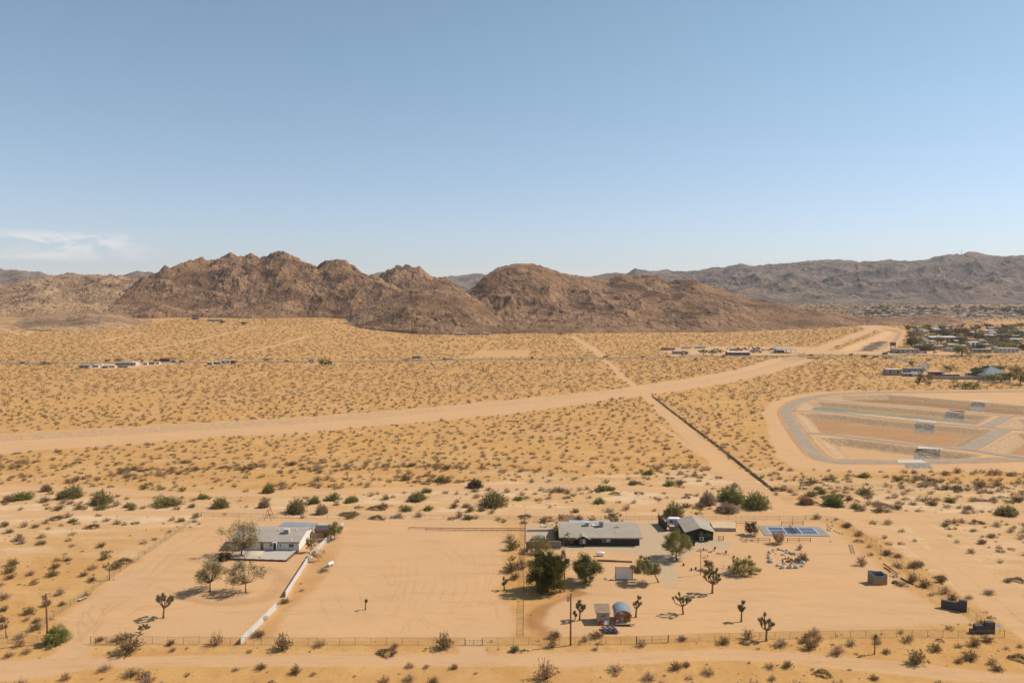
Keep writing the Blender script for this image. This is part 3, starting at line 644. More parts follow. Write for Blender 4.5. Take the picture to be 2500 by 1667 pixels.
# low knolls in the valley on the right
hill('rocky_knoll', ZT([(-420, 250), (-200, 300), (0, 330), (200, 320), (380, 345), (560, 350), (720, 330), (860, 296), (1000, 285), (1150, 300), (1300, 330), (1450, 370), (1600, 425), (1800, 480)]), [(2020, 1840), (2380, 1830)], [(2020, 1640), (2380, 1640)],
     520, 90, 83, RM, amp=.3, wl=70, bld=(5, 1.8), crest=.2, apron=.2)

# ------------------------------------------------------------------ paved and watered surfaces laid over the ground
ASPH = mat('asphalt', (.24, .185, .135), .9, .14, .15, .3, 3); ASPH2 = mat('pale_asphalt', (.34, .25, .17), .92, .10, .2, .3, 3)
CONC = mat('pale_concrete', (.56, .46, .35), .85, .08, .6); LINE = mat('road_paint', (.62, .50, .20), .8, .1)
def ribbon(name, L_, w_, m, lift=.04, step=4, kind='structure'):
    L_ = np.asarray(L_, float); seg = np.r_[0, np.cumsum(np.linalg.norm(np.diff(L_, axis=0), axis=1))]; n = max(int(seg[-1] / step), 2)
    s = np.linspace(0, seg[-1], n); C = np.stack([np.interp(s, seg, L_[:, 0]), np.interp(s, seg, L_[:, 1])], 1)
    A = offset_line(C, w_ / 2); B = offset_line(C, -w_ / 2); V = np.vstack([A, B]); z = Hbase(V[:, 0], V[:, 1]) + lift
    i = np.arange(n - 1); o = link(name, np_mesh(name, np.c_[V, z], np.stack([i, i + n, i + n + 1, i + 1], 1), [m])); return tag(o, kind=kind)
ribbon('highway', HWY, 11.5, ASPH, .22, 12)
ribbon('highway_center_line', HWY, .5, LINE, .26, 12)
ribbon('side_road', smooth_line(poly(ZT([(350, 862), (430, 885), (600, 935), (760, 962), (880, 975), (960, 985), (930, 1010), (880, 1035), (860, 1070), (1000, 1105), (1300, 1150), (1700, 1215), (1900, 1250), (2300, 1290)]))), 9, ASPH, .2, 5)
BR = [([(2900, 70), (2200, 92), (1150, 100), (720, 112), (560, 132), (400, 165), (300, 212), (252, 270), (272, 335), (350, 455), (430, 560), (520, 655), (640, 703), (900, 714), (1250, 714), (1600, 710), (2000, 700), (2352, 692), (2900, 700)], 6.2),
      ([(380, 175), (520, 166), (900, 194), (1500, 241), (2100, 297), (2400, 318), (2900, 366)], 4.6), ([(290, 262), (480, 268), (700, 279), (1100, 328), (1500, 367), (2050, 410), (2352, 434), (2900, 490)], 4.6),
      ([(430, 460), (620, 470), (800, 490), (1200, 540), (1500, 574), (1900, 612), (2100, 645), (2500, 690)], 4.6), ([(2200, 315), (2110, 362), (2020, 405)], 6.5), ([(2190, 425), (2000, 530), (1850, 610)], 6.5)]
for i, (q, w_) in enumerate(BR): ribbon('basin_road', smooth_line(poly(ZB(q))), w_, ASPH2, .05 + .02 * i, 3)
# water in the second basin
def water():
    m, t, b = new_mat('algae_water'); l = t.links.new
    g = N('ShaderNodeNewGeometry', t); mp = N('ShaderNodeMapping', t); mp.inputs['Scale'].default_value = (.05, .16, 1); l(g.outputs['Position'], mp.inputs[0])
    n = N('ShaderNodeTexNoise', t); n.inputs['Scale'].default_value = 1; n.inputs['Detail'].default_value = 7; n.inputs['Roughness'].default_value = .7; l(mp.outputs[0], n.inputs['Vector'])
    r = N('ShaderNodeValToRGB', t); e = r.color_ramp.elements
    e[0].position = .40; e[0].color = (.155, .165, .145, 1); e[1].position = .62; e[1].color = (.30, .235, .08, 1); x = e.new(.52); x.color = (.21, .18, .085, 1)
    l(n.outputs[0], r.inputs[0]); l(r.outputs[0], b.inputs['Base Color']); b.inputs['Roughness'].default_value = .55
    me = bpy.data.meshes.new('pond_water'); me.from_pydata([(x, y, -2.3) for x, y in WATER], [], [tuple(range(len(WATER)))]); me.materials.append(m)
    tag(link('pond_water', me), kind='structure')
water()
# ------------------------------------------------------------------ plants
LM = dict(
    olive=leaf_mat('creosote_leaf', (.235, .155, .066), (.33, .22, .10)), brown=leaf_mat('dry_leaf', (.36, .215, .12), (.45, .28, .16)),
    grey=leaf_mat('ash_leaf', (.36, .25, .16), (.45, .325, .21)), green=leaf_mat('desert_green_leaf', (.22, .22, .055), (.34, .30, .10)),
    dark=leaf_mat('dark_leaf', (.095, .070, .032), (.16, .11, .055)), pine=leaf_mat('pine_needle', (.085, .085, .016), (.20, .180, .042), .2),
    round=leaf_mat('broad_leaf', (.10, .105, .026), (.21, .19, .06), .2), willow=leaf_mat('willow_leaf', (.29, .225, .095), (.46, .355, .18)),
    joshua=leaf_mat('joshua_leaf', (.19, .16, .065), (.31, .25, .125), .15), lime=leaf_mat('yellow_green_leaf', (.22, .20, .045), (.34, .28, .085)),
    mesq=leaf_mat('mesquite_leaf', (.24, .20, .065), (.37, .29, .12)))
BARK = mat('bark', (.19, .115, .065), .95, .3, 3, .5, 12); TWIG = mat('twig', (.30, .19, .115), .95, .2, 5); JBARK = mat('joshua_bark', (.24, .155, .085), .95, .35, 6, .7, 18)

def rand_dirs(n, r, lo=-1., hi=1.):
    z = r.uniform(lo, hi, n); a = r.uniform(0, 2 * math.pi, n); s = np.sqrt(np.clip(1 - z * z, 0, 1)); return np.stack([s * np.cos(a), s * np.sin(a), z], 1)
def leaf_tris(C, size, r, elong=1.0, axis=None):
    """one triangle per centre, random facing; axis pulls the long side along a direction"""
    n = len(C); a = rand_dirs(n, r)
    if axis is not None: a = a * .45 + axis; a /= np.linalg.norm(a, axis=1)[:, None] + 1e-9
    b = np.cross(a, rand_dirs(n, r)); b /= np.linalg.norm(b, axis=1)[:, None] + 1e-9
    s = (size * r.uniform(.6, 1.4, n))[:, None]
    V = np.stack([C - a * s * elong - b * s * .1, C + a * s * elong, C + b * s * .9 + a * s * .1 * 0], 1).reshape(-1, 3)
    return V, np.arange(3 * n).reshape(-1, 3)
def strips(A, B, w, r):
    """thin tapering triangles from A to B"""
    d = B - A; s = np.cross(d, rand_dirs(len(A), r)); s /= np.linalg.norm(s, axis=1)[:, None] + 1e-9
    V = np.stack([A - s * w, A + s * w, B], 1).reshape(-1, 3); return V, np.arange(3 * len(A)).reshape(-1, 3)
def join(parts):
    V = []; F = []; I = []; o = 0
    for v, f, i in parts: V.append(v); F.append(f + o); I.append(np.full(len(f), i)); o += len(v)
    return np.vstack(V), np.vstack(F), np.concatenate(I)
def shrub(seed, ns=70, leaves=9, lo=.25, hi=1.0, leaf=.055, rad=.85, base=.05, fill=1.0):
    """unit shrub, 1 high: stems fanning from the base, leaves toward their ends"""
    r = np.random.default_rng(seed); d = rand_dirs(ns, r, lo, hi); L_ = r.uniform(.55, 1.05, ns)[:, None]
    tip = d * L_ * np.array([rad, rad, 1.0]); A = r.normal(0, base, (ns, 3)) * [1, 1, 0]
    mid = A + (tip - A) * .5 + np.array([0, 0, .06]); parts = [(*strips(A, mid, .014, r), 0), (*strips(mid - (mid - A) * .1, tip, .010, r), 0)]
    t = 1 - r.uniform(0, 1, (ns, leaves)) ** 1.5 * .65; C = (A[:, None] + (tip - A)[:, None] * t[..., None]).reshape(-1, 3) + r.normal(0, .045 * fill, (ns * leaves, 3))
    ax = np.repeat(d, leaves, 0); parts.append((*leaf_tris(C, leaf, r, 1.2, ax), 1)); V, F, I = join(parts); V[:, 2] = np.maximum(V[:, 2], .0); return V, F, I
def thicket(label, px, top, w_px, kind, seed, proto={}):
    key = (kind, seed % 3)
    if key not in proto:
        V, F, I = shrub(500 + seed % 3, 230, 13, .0, 1, .050, .95, .30); V2, F2, I2 = shrub(520 + seed % 3, 120, 12, .1, 1, .05, .6, .2); V2 = V2 * [1, 1, .72] + [.55, -.2, 0]; F = np.vstack([F, F2 + len(V)]); V = np.vstack([V, V2]); I = np.concatenate([I, I2])
        proto[key] = np_mesh('thicket_' + kind, V, F, [TWIG, LM[kind]], I)
    x, y = P2(*px); s = w_px / FPX * y / 2.3; h = (px[1] - top) / FPX * y * 1.02; o = link('mesquite_thicket', proto[key], None, (x, y, Hz(x, y) - .06), seed * 1.7); o.scale = (s, s, h); USED.append((x, y, s)); return tag(o, label, 'thicket')
def mound(seed, n=700, leaf=.075):
    r = np.random.default_rng(seed); d = rand_dirs(n, r, 0, 1); q = r.uniform(.55, 1.0, n)[:, None] * (1 + .18 * np.sin(3 * np.arctan2(d[:, 1], d[:, 0]) + seed))[:, None]
    C = d * q * [1, 1, .8]; return join([(*leaf_tris(C, leaf, r, 1.2, d), 1)])
PROTO = {  # kind: list of unit meshes
    'olive': [shrub(i, 80, 9) for i in (1, 2, 3)], 'brown': [shrub(i, 75, 6, .3, 1, .05) for i in (11, 12, 13)], 'grey': [shrub(i, 90, 7, .15, 1, .045) for i in (21, 22)],
    'green': [shrub(i, 90, 14, .1, 1, .07, 1.0, .2) for i in (31, 32)], 'dark': [mound(i) for i in (41, 42)]}
LOWP = {k: [shrub(60 + i, 18, 5, .15, 1, .12, .9, .08) if k != 'dark' else mound(70 + i, 45, .22) for i in range(3)] for k in PROTO}
TINY = {k: [mound(80 + i, 15, .30) for i in range(3)] for k in PROTO}
MIDP = {k: [shrub(160 + i, 34, 5, .15, 1, .085, .9, .08) if k != 'dark' else mound(170 + i, 160, .13) for i in range(3)] for k in PROTO}
PMESH = {k: [np_mesh('shrub_' + k, v, f, [TWIG, LM[k]], i) for v, f, i in q] for k, q in PROTO.items()}
KN = {'olive': 'creosote_bush', 'brown': 'dry_bush', 'grey': 'burrobush', 'green': 'green_shrub', 'dark': 'blackbrush'}
KD = {'olive': ('airy olive creosote bush', 'bush', 'olive-brown creosote bushes'), 'brown': ('dry brown bush', 'bush', 'dry brown bushes'), 'grey': ('low ash-grey bush', 'bush', 'ash-grey bushes'),
      'green': ('leafy green desert shrub', 'shrub', 'green shrubs'), 'dark': ('low dark rounded bush', 'bush', 'dark rounded bushes')}
def zone(px, py, x, y):
    if py > 1616: return 'on the near side of the dirt road', 'below the dirt road'
    if y < 158.5: return 'on the verge between dirt road and long chain-link fence', 'on the road verge'
    if x < -95 and y < 240: return 'in open desert outside the white house lot', 'outside the white house lot'
    if x > 95 and y < 225: return 'in open desert outside the ball court lot', 'outside the ball court lot'
    if py > 1180: return 'in the sandy wash behind the houses', 'in the wash behind the houses'
    if x > 95 and y < 330: return 'in front of the paved basins', 'in front of the basins'
    return 'on the orange flats between wash and channel', 'between wash and channel'
def put_shrub(kind, px, py, wpx, hpx=None, label=None, k=None, cat=None):
    """a shrub standing on the ground at a pixel, given its width and height in photo pixels"""
    x, y, _ = P(px, py); D = y * 1.0; s = wpx / FPX * D / 1.8; h = (hpx or wpx * .55) / FPX * D
    r = random.Random(int(px * 7 + py)); v = k if k is not None else r.randrange(len(PMESH[kind]))
    o = link(KN[kind], PMESH[kind][v % len(PMESH[kind])], None, (x, y, Hz(x, y) - .04), r.uniform(0, 6.28)); o.scale = (s, s, h)
    zn = zone(px, py, x, y); d = KD[kind]
    tag(o, label or f'{d[0]} {zn[0]}', cat or d[1], None if label else f'{d[2]} {zn[1]}'); USED.append((x, y, s)); return o
USED = []

# -- trees ---------------------------------------------------------------
def crown_mesh(name, seed, c, rad, nclump, nleaf, leaf, m, clump=.28, lo=-.75, gap=.5, elong=1.1, outward=False, shell=.45):
    """leaf clumps through an uneven ellipsoid; returns the mesh and clump centres"""
    r = np.random.default_rng(seed); d = rand_dirs(nclump * 3, r, lo, 1.0); q = r.uniform(shell, 1.0, len(d)) ** .8
    lob = 1 + .22 * np.sin(2.3 * np.arctan2(d[:, 1], d[:, 0]) + seed) + .16 * np.sin(5 * d[:, 2] + seed * 1.7) + r.normal(0, .08, len(d))
    C = d * (q * lob)[:, None]; keep = vnoise(C[:, 0] * 2.2 + 9 + seed, C[:, 2] * 2.2 + C[:, 1] * 2.2 + 5, seed) > gap * .8; C = C[keep][:nclump]; d = d[keep][:nclump]
    C = C * np.array(rad) + np.array(c); sz = r.uniform(.55, 1.25, len(C)) * clump * min(rad)
    pts = np.repeat(C, nleaf, 0) + r.normal(0, 1, (len(C) * nleaf, 3)) * np.repeat(sz, nleaf)[:, None] * .62
    ax = None
    if outward: ax = np.repeat(d, nleaf, 0) * [1, 1, .5] + np.array([0, 0, .25])
    V, F = leaf_tris(pts, leaf, r, elong, ax); return np_mesh(name, V, F, [m]), C
def tree(name, label, cat, base, H, W, kind, seed, nclump=46, nleaf=90, leaf=.13, cz=.62, fork=.3, trunk_r=.16, lean=(0, 0), gap=.5, outward=False, group=None, clump=.28, rz=1.0, lo=-.75, limbs=12, elong=1.1, bark=None):
    x, y = base; z = Hz(x, y) - .05; t = thing(name, label, cat, (x, y, z), 0, group)
    c = (lean[0], lean[1], H * cz); rad = (W / 2, W / 2 * .95, H * (1 - cz) * rz)
    me, C = crown_mesh('crown', seed, c, rad, nclump, nleaf, leaf, LM[kind], clump, lo, gap, elong, outward)
    link('crown', me, t); b = MB(); r = random.Random(seed); f = Vector((lean[0] * fork, lean[1] * fork, H * fork))
    b.tube([(0, 0, 0), f * .5 + Vector((r.uniform(-.05, .05), 0, 0)), f], [trunk_r, trunk_r * .8, trunk_r * .7], 8)
    idx = list(range(len(C))); r.shuffle(idx)
    for i in idx[:limbs]:
        e = Vector(C[i]); mid = f * .45 + e * .55 + Vector((0, 0, -.08 * H)); b.tube([f, mid, e], [trunk_r * .5, trunk_r * .28, trunk_r * .1], 5, False)
    b.build('trunk', bark or BARK, t, smooth=True); USED.append((x, y, W / 3)); return t
def px_tree(name, label, cat, base, top, width, kind, seed, **k):
    """base pixel, top pixel row and crown width in pixels -> real size"""
    x, y = P2(*base); D = y; H = (base[1] - top) / FPX * D; W = width / FPX * D
    return tree(name, label, cat, (x, y), H, W, kind, seed, **k)
def joshua(label, base, top, width, seed, arms=5, fork=.45, lean=0.0, dense=1.0, thick=.22, name='joshua_tree', cat='joshua tree', spread=1.0):
    x, y = P2(*base); H = (base[1] - top) / FPX * y; W = width / FPX * y; r = random.Random(seed)
    t = thing(name, label, cat, (x, y, Hz(x, y) - .05)); b = MB(); tips = []
    f = Vector((lean * H * fork, 0, H * fork)); thick = min(thick, H * .06)
    b.tube([(0, 0, 0), f * .33 + Vector((r.uniform(-.06, .06), 0, 0)), f * .7, f], [thick * 1.25, thick, thick * .9, thick * .85], 8)
    for i in range(arms):
        a = 2 * math.pi * (i + r.uniform(-.25, .25)) / max(arms, 1) + seed; k = r.uniform(.45, 1.0) * spread; hh = r.uniform(.62, .97) if i else .97
        e = Vector((math.cos(a) * W / 2 * k * (1 if i else .3) + lean * H, math.sin(a) * W / 2 * k * .8, H * hh - .25)); mid = f + (e - f) * .55 + Vector((math.cos(a) * W * .10, 0, -.10 * H * k))
        b.tube([f * .97, mid, e], [thick * .7, thick * .55, thick * .5], 6); tips.append((e, (e - mid).normalized()))
        if r.random() < .85 * dense:
            e2 = mid + Vector((math.cos(a + .9) * W * .2, math.sin(a + .9) * W * .2, H * .16 + .1)); b.tube([mid, mid * .5 + e2 * .5 + Vector((0, 0, -.1)), e2], [thick * .5, thick * .42, thick * .4], 5); tips.append((e2, (e2 - mid).normalized()))
        if r.random() < .6 * dense:
            m2 = mid * .4 + e * .6; e3 = m2 + Vector((math.cos(a - 1.1) * W * .17, math.sin(a - 1.1) * W * .17, H * .10 + .08)); b.tube([m2, e3], [thick * .42, thick * .36], 5); tips.append((e3, (e3 - m2).normalized()))
    b.build('trunk', JBARK, t, smooth=True); rr = np.random.default_rng(seed); parts = []
    for e, d in tips:
        e = np.array(e); d = np.array(d); n = int(110 * dense) + 45; q = rand_dirs(n, rr, -1, 1); q = q + d * .75; q /= np.linalg.norm(q, axis=1)[:, None]
        L_ = rr.uniform(.28, .55, n)[:, None] * (.75 + H * .06); off = rr.uniform(-.45, .12, n)[:, None] * d; A = e + off; parts.append((*strips(A, A + q * L_, .045, rr), 0))
    V, F, I = join(parts); link('foliage', np_mesh('foliage', V, F, [LM['joshua']]), t); USED.append((x, y, W / 3)); return t

def zpx(ox, oy, s, x, y): return (ox + x / s, oy + y / s)
h_ = lambda x, y: zpx(500, 1240, 4.6125, x, y)
z0_ = lambda x, y: zpx(0, 1240, 3.672, x, y)
z3_ = lambda x, y: zpx(940, 1340, 4.704, x, y)
z4_ = lambda x, y: zpx(1780, 1240, 3.267, x, y)
z5_ = lambda x, y: zpx(1240, 1240, 5.6, x, y)
z6_ = lambda x, y: zpx(1580, 1240, 4.704, x, y)
z7_ = lambda x, y: zpx(1380, 1360, 5.88, x, y)

joshua('broad Joshua tree standing alone on graded sand near the lot gate', (399, 1508), 1444, 52, 3, 7, .42, .08, 1.2)
joshua('small sparse Joshua tree leaning beside the diagonal wire fence', (267, 1416), 1365, 34, 5, 3, .45, .05, .5, .14)
joshua('tiny young Joshua tree alone in the raked sand lot', (892.5, 1488), 1460, 10, 7, 1, .6, 0, .9, .16)
joshua('small Joshua tree at the edge of the dark pine shadow', (1231, 1440), 1406, 18, 9, 4, .45, 0, .8, .16)
joshua('dense Joshua tree just beside the pole and small plank shed', (1415, 1514), 1464, 26, 11, 5, .45, .05, 1.3, .2)
joshua('forked Joshua tree standing behind the barrel-roofed wagon', (1552.6, 1506), 1451, 30, 13, 4, .4, .05, .8, .2)
joshua('Joshua tree with long side arm and leafy basal shoot', (1667.5, 1498.6), 1446, 46, 15, 6, .4, -.08, 1.0, .2)
joshua('tallest many-headed Joshua tree, below the yard light pole', (1739, 1447.6), 1384, 42, 17, 8, .38, .02, 1.3, .24)
joshua('narrow upright Joshua tree on bare sand near front fence', (1809.7, 1517), 1462, 22, 19, 4, .5, .02, .8, .2, spread=.7)
joshua('gnarled open Joshua tree rising just outside the front fence', (1871, 1564.5), 1494, 36, 21, 6, .4, 0, .9, .22)
joshua('slim pole-like Joshua tree with a small head beside the dirt road', (2134.5, 1596.6), 1544, 10, 23, 2, .78, 0, .5, .13)
joshua('bent bare Joshua stalk at the lot corner near the utility pole', (16, 1556), 1523, 10, 25, 1, .6, -.1, .6, .14)
joshua('short Joshua sprout beside the taller dense Joshua tree', (1404, 1512), 1490, 12, 27, 2, .4, 0, .8, .14)


t = joshua('toppled Joshua tree lying on the sand behind the front fence', (341, 1545), 1523, 34, 29, 3, .4, .6, 1.0, .16, name='fallen_joshua_tree')

px_tree('cottonwood_tree', 'tall wispy grey-green tree in front of the white house', 'tree', h_(415, 540), 1274, 88, 'willow', 3, nclump=100, nleaf=48, leaf=.15, cz=.56, fork=.25, trunk_r=.26, gap=.52, outward=True, rz=1.15, clump=.22, limbs=40, elong=1.5)
px_tree('cottonwood_tree', 'round wispy tree in the drive loop, farther from the white wall', 'tree', h_(60, 940), 1369, 78, 'willow', 5, nclump=85, nleaf=50, leaf=.14, cz=.62, fork=.32, trunk_r=.2, gap=.5, outward=True, rz=1.05, clump=.24, limbs=34, elong=1.5)
px_tree('cottonwood_tree', 'round wispy tree in the drive loop, nearer the white wall', 'tree', h_(462, 950), 1370, 82, 'willow', 8, nclump=80, nleaf=46, leaf=.14, cz=.62, fork=.32, trunk_r=.18, gap=.52, outward=True, rz=1.05, clump=.24, limbs=34, elong=1.5)
px_tree('shade_tree', 'small leafy tree at the back end of the white wall', 'tree', h_(1465, 355), 1275, 42, 'mesq', 11, nclump=40, nleaf=110, leaf=.14, cz=.62, fork=.4, trunk_r=.13, gap=.45, clump=.3)
px_tree('wall_shrub', 'leafy climbing shrub beside the white house side wall', 'shrub', (759, 1348), 1312, 22, 'mesq', 14, nclump=34, nleaf=60, leaf=.12, cz=.55, fork=.2, trunk_r=.08, rz=1.1)
px_tree('wall_shrub', 'sparse twiggy shrub against the whitewashed wall above propane tank', 'shrub', (776.5, 1368), 1338, 34, 'grey', 15, nclump=30, nleaf=36, leaf=.11, cz=.6, fork=.2, trunk_r=.07, rz=1.0, outward=True)
put_shrub('green', 628, 1338.5, 8, 8, 'small dark plant beside the red door of the white house', cat='plant')
put_shrub('dark', 548, 1365, 34, 20, 'dark dead bush at the corner of the pale gravel yard')
pt = px_tree('pine_tree', 'big dark green pine beside the bare pole', 'tree', z3_(1868, 492), 1350, 92, 'pine', 21, nclump=150, nleaf=230, leaf=.13, cz=.53, fork=.25, trunk_r=.34, gap=.36, rz=.94, clump=.18, lo=-.95, limbs=20, elong=1.5, outward=True)
px_tree('pepper_tree', 'dense rounded green tree between the pine and the white screen', 'tree', z5_(1065, 1015), 1350, 74, 'round', 23, nclump=95, nleaf=170, leaf=.14, cz=.54, fork=.25, trunk_r=.26, gap=.3, clump=.24, lo=-.95)
px_tree('leaning_tree', 'leaning olive-green tree beside the white outdoor screen', 'tree', z5_(2062, 1015), 1362, 66, 'mesq', 27, nclump=62, nleaf=150, leaf=.14, cz=.66, fork=.36, trunk_r=.2, lean=(-2.8, 0), gap=.42, clump=.26, lo=-.6)
px_tree('yard_tree', 'big yellow-green tree in front of the dark garage', 'tree', (1651, 1362), 1296, 78, 'lime', 31, nclump=85, nleaf=130, leaf=.14, cz=.6, fork=.25, trunk_r=.2, gap=.42, clump=.24, limbs=24, outward=True)
px_tree('garage_vine', 'dark green vine tree against the dark garage front', 'shrub', (1716, 1319), 1293, 40, 'round', 33, nclump=36, nleaf=90, leaf=.13, cz=.66, fork=.4, trunk_r=.08, lo=-.5)
px_tree('court_tree', 'small dark tree at the near corner of the ball court', 'tree', z6_(1195, 312), 1276, 30, 'olive', 35, nclump=44, nleaf=110, leaf=.13, cz=.58, fork=.3, trunk_r=.12, gap=.4)
px_tree('court_bush', 'rust-brown twiggy bush growing in front of the blue court', 'bush', z6_(1510, 408), 1293, 32, 'brown', 37, nclump=44, nleaf=70, leaf=.11, cz=.5, fork=.15, trunk_r=.08, gap=.4, outward=True, lo=-.9)
px_tree('yard_bush', 'spreading yellow-green bush beside the small steel drum', 'bush', z6_(1105, 755), 1357, 58, 'lime', 39, nclump=56, nleaf=100, leaf=.13, cz=.5, fork=.15, trunk_r=.1, gap=.42, outward=True, lo=-.9)
px_tree('yard_bush', 'thin olive bush between light pole and tallest Joshua tree', 'bush', z6_(705, 712), 1365, 28, 'olive', 41, nclump=30, nleaf=60, leaf=.11, cz=.55, fork=.2, trunk_r=.07, gap=.45, outward=True)
put_shrub('olive', 1959, 1370, 40, 27, 'dense olive bush growing against the boulder ring')
put_shrub('brown', 1952, 1341, 24, 17, 'thin dry bush between ball court and boulder ring')
px_tree('oleander_bush', 'fluffy green bush at the foot of the utility pole', 'bush', z0_(500, 1215), 1529, 56, 'green', 43, nclump=60, nleaf=110, leaf=.13, cz=.45, fork=.15, trunk_r=.08, gap=.35, outward=True, lo=-.9)
put_shrub('olive', 316, 1592, 92, 46, 'largest sprawling grey-olive bush, spilling over the front fence')
put_shrub('green', 1257, 1589, 28, 17, 'small dark green bush at the foot of the dividing fence')
px_tree('flowering_bush', 'pale flowering bush behind the dark house', 'bush', (1502, 1279), 1250, 40, 'willow', 45, nclump=44, nleaf=80, leaf=.13, cz=.52, fork=.15, trunk_r=.08, gap=.4, lo=-.8)
px_tree('courtyard_bush', 'wide tangled olive bush in front of the brown courtyard wall', 'bush', (1316, 1347), 1312, 58, 'mesq', 47, nclump=58, nleaf=80, leaf=.12, cz=.55, fork=.2, trunk_r=.09, gap=.42, outward=True)
px_tree('wall_vine', 'tall narrow vine at the end wall of the dark house', 'shrub', (1358, 1316), 1277, 17, 'lime', 49, nclump=40, nleaf=70, leaf=.12, cz=.5, fork=.15, trunk_r=.07, gap=.3, lo=-1, clump=.5)
px_tree('porch_vine', 'thick green vine under the eave beside the porch gable', 'shrub', (1391, 1331), 1308, 28, 'lime', 51, nclump=36, nleaf=70, leaf=.12, cz=.6, fork=.2, trunk_r=.07, gap=.35)
px_tree('slender_tree', 'slender sapling with sparse leaf tufts before the dark house', 'tree', (1386, 1336), 1296, 15, 'mesq', 53, nclump=12, nleaf=40, leaf=.12, cz=.7, fork=.5, trunk_r=.05, gap=.3)
for (q, w_, h, kd, lb) in (((1252, 1341), 48, 34, 'olive', 'shaggy creosote bush left of the brown courtyard wall'), ((1276, 1386), 52, 34, 'brown', 'reddish brown bush against the dividing fence above the pine'), ((1250, 1394), 60, 34, 'olive', 'wide olive bush at the raked lot edge, uphill of the pine'),
                           ((1256, 1414), 36, 20, 'olive', 'low olive bush just above the pine shadow'), ((1316, 1374), 44, 24, 'brown', 'brown bush between the courtyard rocks and the pine'), ((1244, 1322), 40, 22, 'brown', 'dry bush beside the twin log rails'),
                           ((1375, 1362), 12, 30, 'dark', 'tall thin dead stalk bush between pine and dark house'), ((689, 1586), 62, 46, 'olive', 'tall airy creosote bush in front of the front fence near the white wall'), ((528, 1574), 48, 40, 'brown', 'thin bare bush rising behind the front fence'),
                           ((1083, 1582), 60, 44, 'olive', 'full rounded creosote bush beside the yellow hydrant'), ((1349, 1578), 44, 30, 'brown', 'twiggy bush between dividing fence and power pole'), ((1567, 1577), 36, 24, 'brown', 'thin bush in front of the double field gate'),
                           ((1826, 1560), 46, 30, 'brown', 'bare twiggy bush behind the front fence by the gnarled Joshua tree'), ((2105, 1380), 44, 28, 'brown', 'round dry bush below the wooden ladder'), ((2229, 1420), 38, 24, 'olive', 'bush outside the wire fence near the lone tire'),
                           ((2325, 1470), 40, 28, 'olive', 'bush behind the stepped black wall on the fence line'), ((1333, 1655), 84, 56, 'brown', 'largest twiggy bush, at the near road edge below the power pole'), ((2240, 1620), 62, 42, 'olive', 'broad creosote bush on the verge past the slim Joshua'),
                           ((2378, 1575), 40, 26, 'olive', 'bush in front of the stepped block walls at fence corner'), ((2078, 1575), 34, 24, 'grey', 'pale bush on the verge beside the slim Joshua tree'), ((1980, 1583), 50, 34, 'olive', 'creosote bush on the verge between two Joshua trees')):
    put_shrub(kd, q[0], q[1], w_, h, lb)
# the green thickets of the wash
for (q, top, w_, kd, lb) in (((1786, 1222), 1182, 92, 'green', 'largest bright green mesquite thicket beside the sandy track'), ((1848, 1240), 1196, 86, 'green', 'bright green mesquite mound, half touching the larger one'), ((1728, 1232), 1196, 52, 'grey', 'grey-brown thicket beside the bright green mesquites'),
                             ((1646, 1262), 1222, 60, 'mesq', 'tall pale olive bush behind the garage and trailer'), ((1777, 1250), 1224, 70, 'grey', 'wide low grey thicket below the green mesquites'), ((2032, 1232), 1200, 66, 'green', 'rounded green mesquite near the windscreen fence corner'),
                             ((1966, 1230), 1206, 46, 'brown', 'rust-brown thicket beside the rounded green mesquite'), ((1206, 1234), 1194, 92, 'mesq', 'wide grey-green thicket in mid wash'), ((1015, 1222), 1196, 58, 'mesq', 'rounded yellow-green bush in mid wash'),
                             ((58, 1218), 1199, 66, 'green', 'pale green thicket at the wash edge, farthest from the houses'), ((177, 1214), 1182, 78, 'mesq', 'olive thicket with rust-brown flank in the wash'), ((249, 1228), 1193, 72, 'mesq', 'tall grey-green thicket in the wash bend'),
                             ((408, 1232), 1212, 104, 'mesq', 'long low olive thicket beside the sandy wash road'), ((538, 1238), 1210, 62, 'mesq', 'rounded grey-olive thicket just behind the lot corner'), ((658, 1202), 1176, 38, 'lime', 'bright yellow-green bush across the wash road'),
                             ((723, 1250), 1213, 66, 'mesq', 'largest olive thicket right behind the white house lot'), ((647, 1238), 1214, 36, 'grey', 'small ash-grey thicket behind the white house'), ((784, 1254), 1226, 38, 'grey', 'grey-green bush right of the largest olive thicket'),
                             ((770, 1228), 1208, 34, 'mesq', 'dark olive bush behind the largest olive thicket'), ((1161, 1190), 1166, 50, 'dark', 'dark nearly black bush across the wash road'), ((860, 1224), 1207, 46, 'lime', 'low yellow-green bush at the wash centre'),
                             ((112, 1198), 1178, 34, 'brown', 'rust-brown bush behind the olive thickets'), ((2455, 1256), 1230, 70, 'mesq', 'wide dark olive thicket on the far side wash'), ((20, 1224), 1206, 40, 'brown', 'brown bush at the wash edge')):
    thicket(lb, q, top, w_, kd, int(q[0]) % 97)
